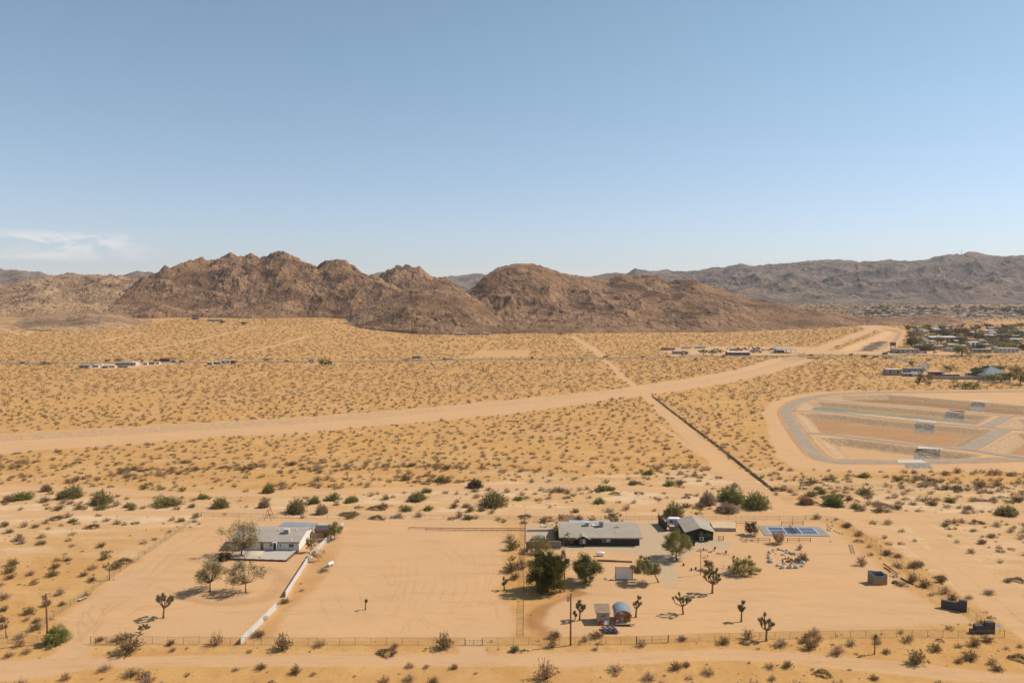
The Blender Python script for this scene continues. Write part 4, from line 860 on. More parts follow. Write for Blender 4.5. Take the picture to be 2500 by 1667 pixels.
# ------------------------------------------------------------------ things built by people
KEEPOUT = []; LANDMARKS = []
WHITE = mat('white_stucco', (.70, .66, .60), .85, .06, .8); ROOFG = mat('grey_roofing', (.36, .295, .235), .9, .10, .35, .25, 6); ROOFD = mat('beige_roofing', (.35, .290, .225), .9, .08, .3, .25, 6)
DARKW = mat('charcoal_siding', (.045, .038, .036), .8, .15, 1, .15, 5, stripes=(2, 4.0, .7)); GLASS = mat('window_glass', (.035, .040, .045), .15, .1, 2, spec=.6); FRAME = mat('window_frame', (.62, .58, .53), .6, .05)
REDW = mat('red_trim', (.26, .085, .055), .8, .15); DOORB = mat('brown_door', (.14, .05, .035), .7, .15); WOODO = mat('orange_wood', (.46, .20, .055), .85, .25, 2, .3, 8, stripes=(0, 5, .7)); WOODB = mat('weathered_wood', (.27, .165, .095), .9, .25, 2.5, .4, 10)
WOODG = mat('grey_plank', (.36, .285, .215), .9, .2, 2.5, .3, 9, stripes=(0, 6, .75)); METR = mat('blue_grey_metal_roof', (.36, .37, .38), .45, .08, .4, metal=.35, stripes=(0, 2.2, .82)); STEEL = mat('steel', (.42, .41, .40), .45, .1, 3, metal=.6)
RUST = mat('rusty_steel', (.22, .10, .055), .85, .3, 2); POST = mat('fence_post_steel', (.22, .165, .125), .7, .15, 2, metal=.3); POLE = mat('utility_pole_wood', (.21, .095, .055), .9, .25, 1.5, .3, 10); BLACK = mat('black_paint', (.025, .023, .023), .7, .1)
BRICK = mat('brick_edging', (.19, .085, .055), .9, .3, 3, .5, 14); BOULD = mat('pale_boulder', (.50, .40, .31), .9, .25, 1.5, .6, 5, rnd=.22); TANK = mat('white_tank_paint', (.78, .75, .72), .4, .04, 1); YELL = mat('yellow_hydrant_paint', (.62, .46, .03), .5, .1)
PAVER = mat('yard_gravel', (.46, .40, .33), .95, .12, 3, .8, 9); SLAB = mat('concrete_slab', (.52, .43, .32), .9, .1, .8, .1, 5); BLOCKW = mat('concrete_block_wall', (.40, .33, .26), .95, .15, 1.2, .3, 5, stripes=(2, 5, .85)); TAN = mat('tan_wall', (.33, .235, .18), .9, .12, .8)
GLZ = mat('pale_blind', (.50, .47, .44), .6, .05)
def chain_mat():
    m, t, b = new_mat('chain_link_mesh'); l = t.links.new; b.inputs['Base Color'].default_value = (.25, .18, .12, 1); b.inputs['Roughness'].default_value = .6
    g = N('ShaderNodeTexCoord', t); s = N('ShaderNodeSeparateXYZ', t); l(g.outputs['UV'], s.inputs[0])
    a = M2('PINGPONG', M2('MULTIPLY', M2('ADD', s.outputs[0], s.outputs[1], t), 1, t), .05, t); c = M2('PINGPONG', M2('ADD', M2('SUBTRACT', s.outputs[0], s.outputs[1], t), 100, t), .05, t)
    f = M2('MAXIMUM', M2('LESS_THAN', a, .0035, t), M2('LESS_THAN', c, .0035, t), t)
    tr = N('ShaderNodeBsdfTransparent', t); ms = N('ShaderNodeMixShader', t); l(f, ms.inputs[0]); l(tr.outputs[0], ms.inputs[1]); l(b.outputs[0], ms.inputs[2]); l(ms.outputs[0], t.nodes['Material Output'].inputs[0]); return m
CHAIN = chain_mat()
def ground_z(x, y): return Hz(x, y)
def wire_fence(name, label, pts, h=1.5, step=3.05, group=None, rails=(1.0,), mesh=True, post_r=.035, m=None, extra=(), end_r=.055, mesh_mat=None):
    """posts (each a part), rails and mesh along a line of ground points"""
    m = m or POST; pts = np.asarray(pts, float); seg = np.r_[0, np.cumsum(np.linalg.norm(np.diff(pts, axis=0), axis=1))]; n = max(int(round(seg[-1] / step)), 1)
    s = np.linspace(0, seg[-1], n + 1); Q = [(np.interp(v, seg, pts[:, 0]), np.interp(v, seg, pts[:, 1])) for v in s]; zz = [ground_z(*q) for q in Q]; o = (Q[0][0], Q[0][1], zz[0]); t = thing(name, label, 'fence', o, 0, group)
    L_ = [(q[0] - o[0], q[1] - o[1], z - o[2]) for q, z in zip(Q, zz)]; pr = {}
    for i, q in enumerate(L_):
        r = end_r if i in (0, n) else post_r
        if r not in pr: b = MB(); b.tube([(0, 0, -.1), (0, 0, h + .04)], r, 6); me_o = b.build('post', m, t, q); pr[r] = me_o.data
        else: link('post', pr[r], t, q)
    b = MB()
    for f in rails: b.tube([(x, y, z + h * f) for x, y, z in L_], .022, 5)
    b.tube([(x, y, z + .06) for x, y, z in L_], .012, 4); b.build('rail', m, t)
    if mesh:
        V = [(x, y, z + .04) for x, y, z in L_] + [(x, y, z + h) for x, y, z in L_]; k = len(L_); me = bpy.data.meshes.new('wire_mesh'); me.from_pydata(V, [], [(i, i + 1, i + 1 + k, i + k) for i in range(k - 1)]); me.materials.append(mesh_mat or CHAIN)
        uv = me.uv_layers.new(name='UVMap'); j = 0
        for i in range(k - 1):
            for c in ((s[i], 0), (s[i + 1], 0), (s[i + 1], h), (s[i], h)): uv.data[j].uv = c; j += 1
        link('wire_mesh', me, t)
    return t
def rel(x, y): return (x, y, ground_z(x, y))
# -- front chain-link fence, its openings and gates
FL = [(0, 1569), (60, 1569.5), (163, 1569)]
wire_fence('chain_link_fence', 'short stretch of chain-link fence behind the utility pole, ending at the lot entrance', poly([(-160, 1569)] + FL))
wire_fence('chain_link_fence', 'long front chain-link fence between the lot entrance and the small double gate', poly([(221, 1571), (420, 1572.5), (700, 1574), (980, 1574), (1135, 1574)]))
wire_fence('chain_link_fence', 'front chain-link fence from the small double gate past the power pole to the field gate', poly([(1178, 1574), (1277, 1573.5), (1380, 1573.4), (1553, 1571)]))
wire_fence('chain_link_fence', 'front chain-link fence from the field gate to the stepped walls in the lot corner', poly([(1632, 1568), (1780, 1563), (1950, 1558), (2100, 1555.5), (2300, 1556), (2452, 1556)]))
def gate(name, label, a, b, h, mullions, mids=(.55,), open_=0.0, m=None):
    (x0, y0), (x1, y1) = P2(*a), P2(*b); t = thing(name, label, 'gate', rel(x0, y0)); dx, dy = x1 - x0, y1 - y0; m = m or POST; L_ = math.hypot(dx, dy); halves = mullions
    for k in range(halves):
        f0, f1 = k / halves + .01, (k + 1) / halves - .01; q = MB(); A = (dx * f0, dy * f0); B = (dx * f1, dy * f1)
        for c in (A, B): q.tube([(c[0], c[1], .08), (c[0], c[1], h)], .032, 6)
        q.tube([((A[0] + B[0]) / 2, (A[1] + B[1]) / 2, .08), ((A[0] + B[0]) / 2, (A[1] + B[1]) / 2, h)], .022, 5)
        for z in (.08, h) + tuple(h * f for f in mids): q.tube([(*A, z), (*B, z)], .026, 5)
        lf = q.build('gate_leaf', m, t); V = [(*A, .08), (*B, .08), (*B, h), (*A, h)]; me = bpy.data.meshes.new('wire_mesh'); me.from_pydata(V, [], [(0, 1, 2, 3)]); me.materials.append(CHAIN); uv = me.uv_layers.new(name='UVMap')
        for j, c in enumerate(((0, 0), (L_ / halves, 0), (L_ / halves, h), (0, h))): uv.data[j].uv = c
        link('wire_mesh', me, lf)
    p = MB()
    for c in ((0, 0), (dx, dy)): p.tube([(c[0], c[1], -.1), (c[0], c[1], h + .15)], .055, 8)
    p.build('gate_post', m, t); return t
gate('chain_link_gate', 'open chain-link gate folded back against the front fence by the entrance', z0_(855, 1226), z0_(1057, 1226), 1.35, 1, (.62,))
gate('double_gate', 'low double chain-link gate closing the raked lot by the yellow hydrant', (1136, 1574.4), (1177, 1574.4), 1.05, 2, ())
gate('field_gate', 'wide double chain-link field gate on the ball court lot', (1554, 1571), (1631, 1568), 1.5, 2, (.5,))
XL, XR = P2(42, 1569)[0], 95.4
left_pts = [(XL, y) for y in np.linspace(P2(42, 1569)[1], 243, 8)]
wire_fence('chain_link_fence', 'chain-link fence running back along the outside edge of the white house lot', left_pts, 1.4)
wire_fence('chain_link_fence', 'chain-link fence running back along the far edge of the ball court lot', [(XR + .4, 162.5), (XR, 185), (XR - .3, 235), (XR - 3, 242), (XR - 10, 243.5)], 1.4)
yb = P2(1250, 1268)[1]
wire_fence('chain_link_fence', 'back chain-link fence behind the white house and the raked lot', [(XL, 243), (-70, 241), (-30, yb), (10, yb)], 1.2, 4.0)
wire_fence('chain_link_fence', 'back chain-link fence behind the dark house and the ball court', [(10.5, yb), (50, yb + 1), (85, 243)], 1.2, 4.0)
DX = P2(1277, 1568)[0]
wire_fence('dividing_fence', 'dividing fence between the two lots, seen almost end on', [(DX, 158.6), (DX - .05, 200), (DX + .1, 247)], 1.5, 3.0, m=mat('dark_fence_post', (.10, .08, .07), .8, .2), post_r=.06)
# basin fence with dark windscreen, and the plain one along the near side of the basins
SCREEN = mat('windscreen_fabric', (.26, .185, .12), .9, .35, .5)
dz = poly(zc(1250, 940, 3.36, [(1150, 92), (1290, 202), (1500, 362), (1700, 512), (1900, 672), (2050, 792), (2150, 872)]))
def solid_fence(name, label, pts, h, m, th=.12, step=4.0):
    seg = np.r_[0, np.cumsum(np.linalg.norm(np.diff(pts, axis=0), axis=1))]; n = int(seg[-1] / step); s = np.linspace(0, seg[-1], n + 1); Q = [(np.interp(v, seg, pts[:, 0]), np.interp(v, seg, pts[:, 1])) for v in s]
    o = rel(*Q[0]); t = thing(name, label, 'fence', o); b = MB(); r = random.Random(3)
    for i in range(n):
        a = (Q[i][0] - o[0], Q[i][1] - o[1], h / 2 + ground_z(*Q[i]) - o[2]); c = (Q[i + 1][0] - o[0], Q[i + 1][1] - o[1], h / 2 + ground_z(*Q[i + 1]) - o[2]); b.bar(a, c, th, h * r.uniform(.6, 1.0))
    b.build('screen', m, t); pm = MB(); pm.tube([(0, 0, -.1), (0, 0, h + .5)], .06, 5); me = None
    for i in range(0, n + 1, max(1, (n + 1) // 95)):
        p = (Q[i][0] - o[0], Q[i][1] - o[1], ground_z(*Q[i]) - o[2])
        if me is None: me = pm.build('post', POST, t, p).data
        else: link('post', me, t, p)
    return t
solid_fence('windscreen_fence', 'long fence with dark windscreen running diagonally from the channel to the wash', dz, .9, SCREEN)
wire_fence('chain_link_fence', 'chain-link fence across the desert in front of the paved basins', poly([(1891, 1199.5), (2016, 1197.6), (2154, 1196.7), (2320, 1194), (2500, 1191), (2640, 1189)]), 1.8, 4.2)

# -- white house ---------------------------------------------------------
def part_box(parent, name, m, x0, x1, y0, y1, z0, z1, **k): return MB().box(x0, x1, y0, y1, z0, z1).build(name, m, parent, **k)
def window(parent, x0, x1, z0, z1, y, panes=2, fm=None, gm=None, pale=None):
    """a framed window in a wall facing -Y at local y"""
    f = MB(); w = .07; f.box(x0, x1, y - .06, y + .02, z0, z0 + w).box(x0, x1, y - .06, y + .02, z1 - w, z1).box(x0, x0 + w, y - .06, y + .02, z0 + w, z1 - w).box(x1 - w, x1, y - .06, y + .02, z0 + w, z1 - w)
    for i in range(1, panes): xm = x0 + (x1 - x0) * i / panes; f.box(xm - w / 2, xm + w / 2, y - .055, y + .02, z0 + w, z1 - w)
    fo = f.build('window', fm or FRAME, parent)
    for i in range(panes):
        a = x0 + (x1 - x0) * i / panes + w * .6; c = x0 + (x1 - x0) * (i + 1) / panes - w * .6; part_box(fo, 'pane', (pale if pale and i == panes - 1 else gm or GLASS), a, c, y - .02, y + .01, z0 + w, z1 - w)
    return fo
def gable_x(t, w0, w1, d, eave, ridge, ry, wall, roofm, over=.35, th=.16):
    """house with ridge along x; walls from x=w0..w1, y=0..d"""
    MB().extrude([(0, -.1), (0, eave), (ry, ridge), (d, eave), (d, -.1)], 'x', w0, w1).build('wall', wall, t)
    sf = (ridge - eave) / ry; sb = (ridge - eave) / (d - ry); prof = [(-over, eave - sf * over + .02), (ry, ridge + .02), (d + over, eave - sb * over + .02), (d + over, eave - sb * over + .02 + th), (ry, ridge + .02 + th), (-over, eave - sf * over + .02 + th)]
    return MB().extrude(prof, 'x', w0 - over, w1 + over).build('roof', roofm, t)
def cooler(t, x, y, z, w=1.05, d=1.0, h=1.0, col=None):
    b = MB().box(x - w / 2, x + w / 2, y - d / 2, y + d / 2, z + .12, z + h); b.box(x - w / 2 - .04, x + w / 2 + .04, y - d / 2 - .04, y + d / 2 + .04, z + h, z + h + .06)
    for sx in (-1, 1):
        for sy in (-1, 1): b.box(x + sx * w * .42 - .04, x + sx * w * .42 + .04, y + sy * d * .42 - .04, y + sy * d * .42 + .04, z - .2, z + .12)
    o = b.build('rooftop_cooler', col or mat('cooler_metal', (.55, .51, .45), .5, .1, 2), t, bevel=.02)
    l_ = MB()
    for k in range(6): l_.box(x - w * .38, x + w * .38, y - d / 2 - .02, y - d / 2 + .01, z + .25 + k * .11, z + .30 + k * .11)
    l_.build('louver', mat('louver_dark', (.12, .11, .10), .6), o); return o
def roof_vent(t, x, y, z, r=.2): return MB().tube([(x, y, z - .1), (x, y, z + .18)], r * .6, 10).tube([(x, y, z + .18), (x, y, z + .26), (x, y, z + .34)], [r, r * .9, r * .3], 10).build('roof_vent', TANK, t)
def pipe_vent(t, x, y, z, h=.5, r=.06): return MB().tube([(x, y, z - .1), (x, y, z + h)], r, 8).build('vent_pipe', TANK, t)
A = P(729.8, 1343.5); wh = thing('white_house', 'long low white house with grey gable roof and gravel yard', 'house', A); KEEPOUT += [(A[0] - 10 + i * 4, A[1] + 7, 10) for i in range(-2, 3)]; LANDMARKS.append(('the white house', A[0] - 9, A[1] + 5))
gable_x(wh, -19, 0, 13.5, 2.35, 3.45, 7.6, WHITE, ROOFG)
zr = lambda y: 2.35 + (3.45 - 2.35) * (y / 7.6 if y < 7.6 else (13.5 - y) / 5.9) + .18
window(wh, -7.9, -6.95, 1.05, 1.85, 0, 2); window(wh, -5.2, -4.75, 1.05, 1.75, 0, 1); window(wh, -2.75, -1.35, .85, 1.85, 0, 2); window(wh, -13.4, -12.3, .95, 1.85, 0, 2)
d_ = part_box(wh, 'door', REDW, -10.45, -9.65, -.07, .02, .05, 2.1); MB().tube([(-9.78, -.12, 1.0), (-9.78, -.07, 1.0)], .04, 6).build('handle', STEEL, d_)
d_ = part_box(wh, 'door', DOORB, -6.75, -6.0, -.07, .02, .05, 2.0); MB().tube([(-6.12, -.12, 1.0), (-6.12, -.07, 1.0)], .04, 6).build('handle', STEEL, d_)
MB().box(-6.95, -6.85, -.9, -.003, 0, 2.35).box(-5.92, -5.82, -.9, -.003, 0, 2.35).box(-6.95, -5.82, -.9, -.003, 2.352, 2.45).build('porch_frame', WHITE, wh)
part_box(wh, 'fascia', mat('fascia_grey', (.30, .25, .21), .8), -19.35, .35, -.40, -.353, 2.14, 2.46)
cooler(wh, -4.8, 5.1, zr(5.1), 1.5, 1.3, 1.1)
for x, y in ((-12.5, 7.0), (-7.6, 7.0), (-2.6, 6.8), (-13.6, 3.2)): roof_vent(wh, x, y, zr(y))
for x, y, hh in ((-7.9, .9, .7), (-6.2, .5, .9), (-14.2, 1.1, .4)): pipe_vent(wh, x, y, zr(y), hh)
MB().box(-2.5, -2.0, .5, 1.0, zr(.7) - .05, zr(.7) + .16).build('roof_hatch', TANK, wh)
# gravel yard with brick edging
y0 = [P2(590, 1343.8), P2(729, 1344.2), P2(698.4, 1370.5), P2(556, 1366)]; o = rel(*y0[2]); gy = thing('gravel_yard', 'pale raised gravel yard edged with dark brick before the white house', 'gravel yard', o)
MB().prism([(p[0] - o[0], p[1] - o[1]) for p in reversed(y0)], -.1, .16).build('gravel_bed', PAVER, gy); b = MB()
for a_, c_ in ((y0[3], y0[2]), (y0[2], y0[1])):
    n = int(math.hypot(c_[0] - a_[0], c_[1] - a_[1]) / .8)
    for i in range(n):
        f0, f1 = i / n, (i + .94) / n; pa = (a_[0] + (c_[0] - a_[0]) * f0 - o[0], a_[1] + (c_[1] - a_[1]) * f0 - .02 - o[1], .12); pb = (a_[0] + (c_[0] - a_[0]) * f1 - o[0], a_[1] + (c_[1] - a_[1]) * f1 - .02 - o[1], .12); b.bar(pa, pb, .36, .62 + .05 * (i % 3))
b.build('brick_edging', BRICK, gy)
q = [P2(*h_(475, 540)), P2(*h_(628, 541)), P2(*h_(702, 474)), P2(*h_(560, 470))]; MB().prism([(p[0] - o[0], p[1] - o[1]) for p in q], .1, .19).build('paved_patch', mat('pale_paving', (.60, .49, .34), .9, .1, 1, .1, 6, stripes=(0, 1.1, .8)), gy)
part_box(gy, 'stepping_stone', DOORB, -7.9, -7.5, 2.2, 2.6, .15, .3)
# roofs and sheds behind the white house
def post_roof(name, label, cat, corners_px, zt, drop, m, post_m=None, th=.10, group=None):
    """a flat roof on posts; corners (front-left, front-right, back-right, back-left) given where the roof shows"""
    pts = []
    for i, (px, py) in enumerate(corners_px):
        z = zt + (drop if i >= 2 else 0); d = ray(px, py); t_ = (CAMH - z) / -d[2]; pts.append((d[0] * t_, d[1] * t_, z))
    o = (pts[0][0], pts[0][1], 0); t = thing(name, label, cat, o, 0, group); V = [(p[0] - o[0], p[1] - o[1], p[2] + e) for e in (0, th) for p in pts]
    MB().add(V, [(3, 2, 1, 0), (4, 5, 6, 7), (0, 1, 5, 4), (1, 2, 6, 5), (2, 3, 7, 6), (3, 0, 4, 7)]).build('roof', m, t); fb = MB(); fb.bar((V[0][0], V[0][1], V[0][2] - .09), (V[1][0], V[1][1], V[1][2] - .09), .08, .16).bar((V[1][0], V[1][1], V[1][2] - .09), (V[2][0], V[2][1], V[2][2] - .09), .08, .16); fb.build('beam', post_m or RUST, t)
    for i in range(4):
        for f in ((0, .5) if i in (0, 2) else (0,)):
            a_, c_ = V[i], V[(i + 1) % 4]; x = a_[0] + (c_[0] - a_[0]) * f; y = a_[1] + (c_[1] - a_[1]) * f; x *= .985; MB().box(x - .06, x + .06, y - .06, y + .06, -.1, a_[2] + (c_[2] - a_[2]) * f - .01).build('post', post_m or RUST, t)
    return t
pr = post_roof('patio_roof', 'long blue-grey metal patio roof on rusty posts behind the white house', 'patio roof', [h_(828, 205), h_(1215, 213), h_(1270, 172), h_(900, 156)], 2.5, .3, METR)
post_roof('shade_roof', 'small pale square shade roof behind the little wooden shed', 'shade roof', [h_(1248, 208), h_(1385, 212), h_(1412, 181), h_(1286, 176)], 2.3, .1, mat('pale_metal', (.50, .49, .47), .5, .05, .5, metal=.2), RUST)
x, y = P2(*h_(1236, 331)); ws = thing('wooden_shed', 'small orange wooden shed with dark roof beside the white house', 'shed', rel(x, y)); MB().box(0, 4.4, 0, 2.6, -.1, 2.15).build('wall', WOODO, ws)
MB().add([(-.2, -.25, 2.1), (4.65, -.25, 2.1), (4.65, 2.85, 2.65), (-.2, 2.85, 2.65), (-.2, -.25, 2.2), (4.65, -.25, 2.2), (4.65, 2.85, 2.75), (-.2, 2.85, 2.75)], [(3, 2, 1, 0), (4, 5, 6, 7), (0, 1, 5, 4), (1, 2, 6, 5), (2, 3, 7, 6), (3, 0, 4, 7)]).build('roof', mat('dark_panel_roof', (.09, .08, .075), .6, .2, 1, stripes=(0, 1.4, .5)), ws)
part_box(ws, 'door', DOORB, 4.40, 4.46, .8, 1.6, .0, 1.9)
x, y = P2(*h_(1195, 337)); pf = thing('plank_fence', 'short grey plank fence between the white house and wooden shed', 'fence', rel(x, y)); b = MB()
for i in range(20): b.box(i * .185, i * .185 + .165, 0, .04, -.05, 1.35 + .04 * (i % 3))
b.build('boards', WOODG, pf); b = MB()
b.box(-.02, 3.7, .042, .10, .3, .4).box(-.02, 3.7, .042, .10, 1.0, 1.1).build('rail', WOODG, pf)
sx, sy, _ = P(*h_(636, 204)); sy += 6; sw = thing('swing_frame', 'rusty A-frame swing standing behind the white house roof', 'swing frame', rel(sx, sy)); b = MB()
for yy in (0, 2.6):
    b.tube([(-1.1, yy, 0), (0, yy, 3.4)], .07, 6).tube([(1.1, yy, 0), (0, yy, 3.4)], .07, 6)
b.build('leg', RUST, sw); MB().tube([(0, -.1, 3.4), (0, 2.7, 3.4)], .06, 6).build('top_bar', RUST, sw)
# white property wall in two lengths and its weathered far end
def wall_run(name, label, a, b_, h, m, th=.2, capm=None):
    (x0, y0_), (x1, y1_) = P2(*a), P2(*b_); o = rel(x0, y0_); t = thing(name, label, 'wall', o); dx, dy = x1 - x0, y1_ - y0_; n = max(int(math.hypot(dx, dy) / 5), 1); w_ = MB(); c_ = MB()
    for i in range(n):
        p = (dx * i / n, dy * i / n, h / 2); q_ = (dx * (i + 1) / n, dy * (i + 1) / n, h / 2); w_.bar(p, q_, th, h + .1); c_.bar((p[0], p[1], h + .08), (q_[0], q_[1], h + .08), th + .06, .06)
    w_.build('panel', m, t); c_.build('coping', capm or m, t); return t
WW = mat('whitewashed_wall', (.54, .50, .45), .9, .07, .5, .15, 6); WW2 = mat('peeling_wall', (.50, .44, .37), .9, .45, 1.6, .4, 8)
wall_run('white_wall', 'whitewashed wall nearest the front fence, beyond the gap from its partner', h_(403, 1535), h_(805, 1132), 1.22, WW, .14)
wall_run('white_wall', 'whitewashed wall running uphill from the gap toward the white house', h_(908, 1002), h_(1180, 575), 1.22, WW, .14)
wall_run('weathered_wall', 'peeling mottled upper end of the property wall beside the white house', h_(1186, 566), h_(1560, 215), 1.4, WW2)
# propane tank, leaning wheel, tyres
def tank(label, px, length, ang, r=.48):
    x, y = P2(*px); t = thing('propane_tank', label, 'propane tank', rel(x, y), ang); prof = [(-length / 2, .02), (-length / 2 + .06, r * .55), (-length / 2 + .2, r * .88), (-length / 2 + .4, r), (length / 2 - .4, r), (length / 2 - .2, r * .88), (length / 2 - .06, r * .55), (length / 2, .02)]
    MB().tube([(p, 0, r + .25) for p, _ in prof], [q_ for _, q_ in prof], 16).build('tank', TANK, t, smooth=True); MB().tube([(0, 0, r * 2 + .2), (0, 0, r * 2 + .36)], .2, 10).build('valve_dome', TANK, t)
    for s in (-1, 1): MB().box(s * length * .28 - .1, s * length * .28 + .1, -.35, .35, -.05, .32).build('foot', SLAB, t)
    return t
tank('white propane tank standing beyond the white wall', h_(1415, 652), 2.1, R(62), .42); tank('white propane tank lying in front of the dark house', z5_(1262, 655), 2.3, R(4))
x, y = P2(*h_(672, 1278)); wl = thing('wagon_wheel', 'old spoked wheel leaning against the whitewashed wall', 'wheel', rel(x + .25, y), R(45)); b = MB(); n = 20
ring = [Vector((math.cos(2 * math.pi * i / n) * .62, .22 - math.sin(2 * math.pi * i / n) * .2, .62 + math.sin(2 * math.pi * i / n) * .6)) for i in range(n + 1)]; b.tube(ring, .06, 6, False).build('rim', WOODB, wl); b = MB()
for i in range(0, n, 2): b.tube([(0, .22, .62), ring[i]], .03, 5)
b.build('spokes', WOODB, wl)
def tyre(label, px, R_=.55, w_=.34, m=None, k=0, name='tyre'):
    x, y = P2(*px); t = thing(name, label, 'tire', rel(x, y)); n = 18; V = []; F = []; pr_ = [(R_, 0), (R_, w_), (R_ * .9, w_ + .05), (R_ * .55, w_ + .02), (R_ * .5, w_ * .5), (R_ * .55, 0)]
    for i in range(n):
        a = 2 * math.pi * i / n; V += [(r_ * math.cos(a), r_ * math.sin(a), z) for r_, z in pr_]
    for i in range(n):
        for j in range(6): a = i * 6 + j; c = i * 6 + (j + 1) % 6; d = ((i + 1) % n) * 6; F.append((a, c, d + (j + 1) % 6, d + j))
    MB().add(V, F).build('tread', m or mat('tyre_rubber', (.07, .055, .05), .85, .2), t, smooth=True); return t
tyre('big dark tire lying flat on the sand beside the painted enclosure', (2186, 1423), .72, .42)
for i, (q, lb) in enumerate((((717, 832), 'white-topped drum lowest of three beside the wire fence'), ((740, 822), 'white-topped drum in the middle of three beside the wire fence'), ((766, 808), 'white-topped drum highest of three beside the wire fence'))):
    x, y = P2(*z0_(*q)); t = thing('drum', lb, 'drum', rel(x, y), .3 * i, None); MB().tube([(0, 0, -.05), (0, 0, .38)], .34, 14).build('body', RUST, t); MB().tube([(0, 0, .38), (0, 0, .44)], .35, 14).build('lid', mat('drum_lid', (.5,.46,.4), .7, .1), t)
# poles
def crossarm(t, z, ang, L_=2.2, ins=3):
    c, s = math.cos(ang), math.sin(ang); a_ = MB().bar((-c * L_ / 2, -s * L_ / 2, z), (c * L_ / 2, s * L_ / 2, z), .10, .13); a_.bar((-c * .7, -s * .7, z - .05), (0, 0, z - .75), .05); a_.bar((c * .7, s * .7, z - .05), (0, 0, z - .75), .05); ao = a_.build('crossarm', POLE, t)
    for i in range(ins):
        f = -.46 + .92 * i / (ins - 1); MB().tube([(c * L_ * f, s * L_ * f, z + .06), (c * L_ * f, s * L_ * f, z + .30)], [.07, .05], 8).build('insulator', mat('insulator', (.45, .42, .40), .3), ao)
def utility_pole(label, px, top, trans, ang):
    x, y = P2(*px); h = (px[1] - top) / FPX * y; t = thing('utility_pole', label, 'utility pole', rel(x, y)); MB().tube([(0, 0, -.2), (0, 0, h)], [.20, .14], 10).build('pole', POLE, t); crossarm(t, h - .3, ang); 
    tx, tz = trans; b = MB().tube([(tx, 0, tz - .45), (tx, 0, tz + .45)], .28, 12); b.tube([(tx, 0, tz + .45), (tx, 0, tz + .52)], [.28, .1], 12).tube([(tx - .1, 0, tz + .5), (tx - .1, 0, tz + .75)], .04, 6); b.build('transformer', STEEL, t); MB().tube([(tx + .22, 0, tz), (0, 0, tz)], .05, 6).build('bracket', STEEL, t); return t, h
utility_pole('tall brown utility pole with transformer at the lot entrance', z0_(428, 1216), 1441, (-.5, 9.3), R(68)); utility_pole('tall dark utility pole with transformer on the front fence of the ball court lot', (1393, 1575), 1443, (-.55, 9.4), R(70))
x, y = P2(1378, 1445); t = thing('bare_pole', 'shorter bare wooden pole standing beside the big pine', 'pole', rel(x, y)); MB().tube([(0, 0, -.2), (0, 0, 7.0)], [.15, .11], 9).build('pole', POLE, t); MB().tube([(0, 0, 6.75), (.25, 0, 6.9)], .04, 6).build('hook', STEEL, t)
x, y = P2(*z6_(613, 768)); t = thing('yard_light', 'slim yard light pole with short lamp arm', 'light pole', rel(x, y)); MB().tube([(0, 0, -.1), (0, 0, 6.3)], [.09, .07], 8).build('pole', POLE, t); MB().tube([(0, 0, 6.25), (.55, 0, 6.45)], .04, 6).build('arm', POLE, t); MB().box(.45, .85, -.14, .14, 6.38, 6.72).build('lamp_head', BLACK, t)
x, y = P2(*z6_(2064, 268)); t = thing('court_post', 'thin wooden post at the far corner of the ball court', 'post', rel(x, y)); MB().tube([(0, 0, -.1), (0, 0, 2.5)], .07, 7).tube([(0, 0, 2.2), (.25, 0, 2.5)], .035, 5).build('post', POLE, t)
x, y = P2(1283, 1326); t = thing('bare_pole', 'thin tall grey pole at the courtyard corner of the dark house', 'pole', rel(x, y)); MB().tube([(0, 0, -.1), (0, 0, 6.2)], [.11, .09], 8).build('pole', STEEL, t); MB().tube([(0, 0, 6.0), (0, .3, 6.1)], .03, 5).build('hook', STEEL, t)
x, y = P2(*z3_(477, 1167)); t = thing('fire_hydrant', 'yellow fire hydrant on the verge beside the rounded bush', 'hydrant', rel(x, y)); MB().tube([(0, 0, -.05), (0, 0, .06), (0, 0, .07), (0, 0, .62), (0, 0, .66), (0, 0, .82), (0, 0, .92)], [.22, .22, .14, .14, .19, .15, .04], 12).build('barrel', YELL, t, smooth=False)
for s in (-1, 1): MB().tube([(s * .12, 0, .5), (s * .25, 0, .5)], .07, 8).build('outlet_cap', YELL, t)
# ------------------------------------------------------------------ dark house, garage and yard
A = P(1561, 1331.5); s_ = A[1] / FPX; bh = thing('dark_house', 'long dark charcoal house with beige roof and small porch gable', 'house', A); LANDMARKS.append(('the dark house', A[0] - 10, A[1] + 5)); KEEPOUT += [(A[0] - 10 + i * 5, A[1] + 7, 10) for i in range(-4, 5)]
gable_x(bh, -21.4, 0, 14, 2.35, 3.6, 8.0, DARKW, ROOFD, .75)
zr = lambda y: 2.35 + 1.25 * (y / 8.0 if y < 8 else (14 - y) / 6) + .18
bay = MB().extrude([(-17.0, -.1), (-17.0, 2.2), (-15.7, 2.75), (-14.3, 2.2), (-14.3, -.1)], 'y', -.9, -.004).build('bay_wall', DARKW, bh)
window(bay, -16.35, -14.95, .75, 1.95, -.9, 2, pale=GLZ)
MB().extrude([(-17.7, 1.98), (-15.7, 2.92), (-13.5, 1.98), (-13.5, 2.12), (-15.7, 3.06), (-17.7, 2.12)], 'y', -1.45, 1.6).build('porch_gable_roof', ROOFD, bh)
window(bh, -10.1, -8.0, 1.0, 2.0, 0, 2, pale=GLZ); part_box(bh, 'front_door', BLACK, -12.6, -11.7, -.07, .02, .05, 2.05)
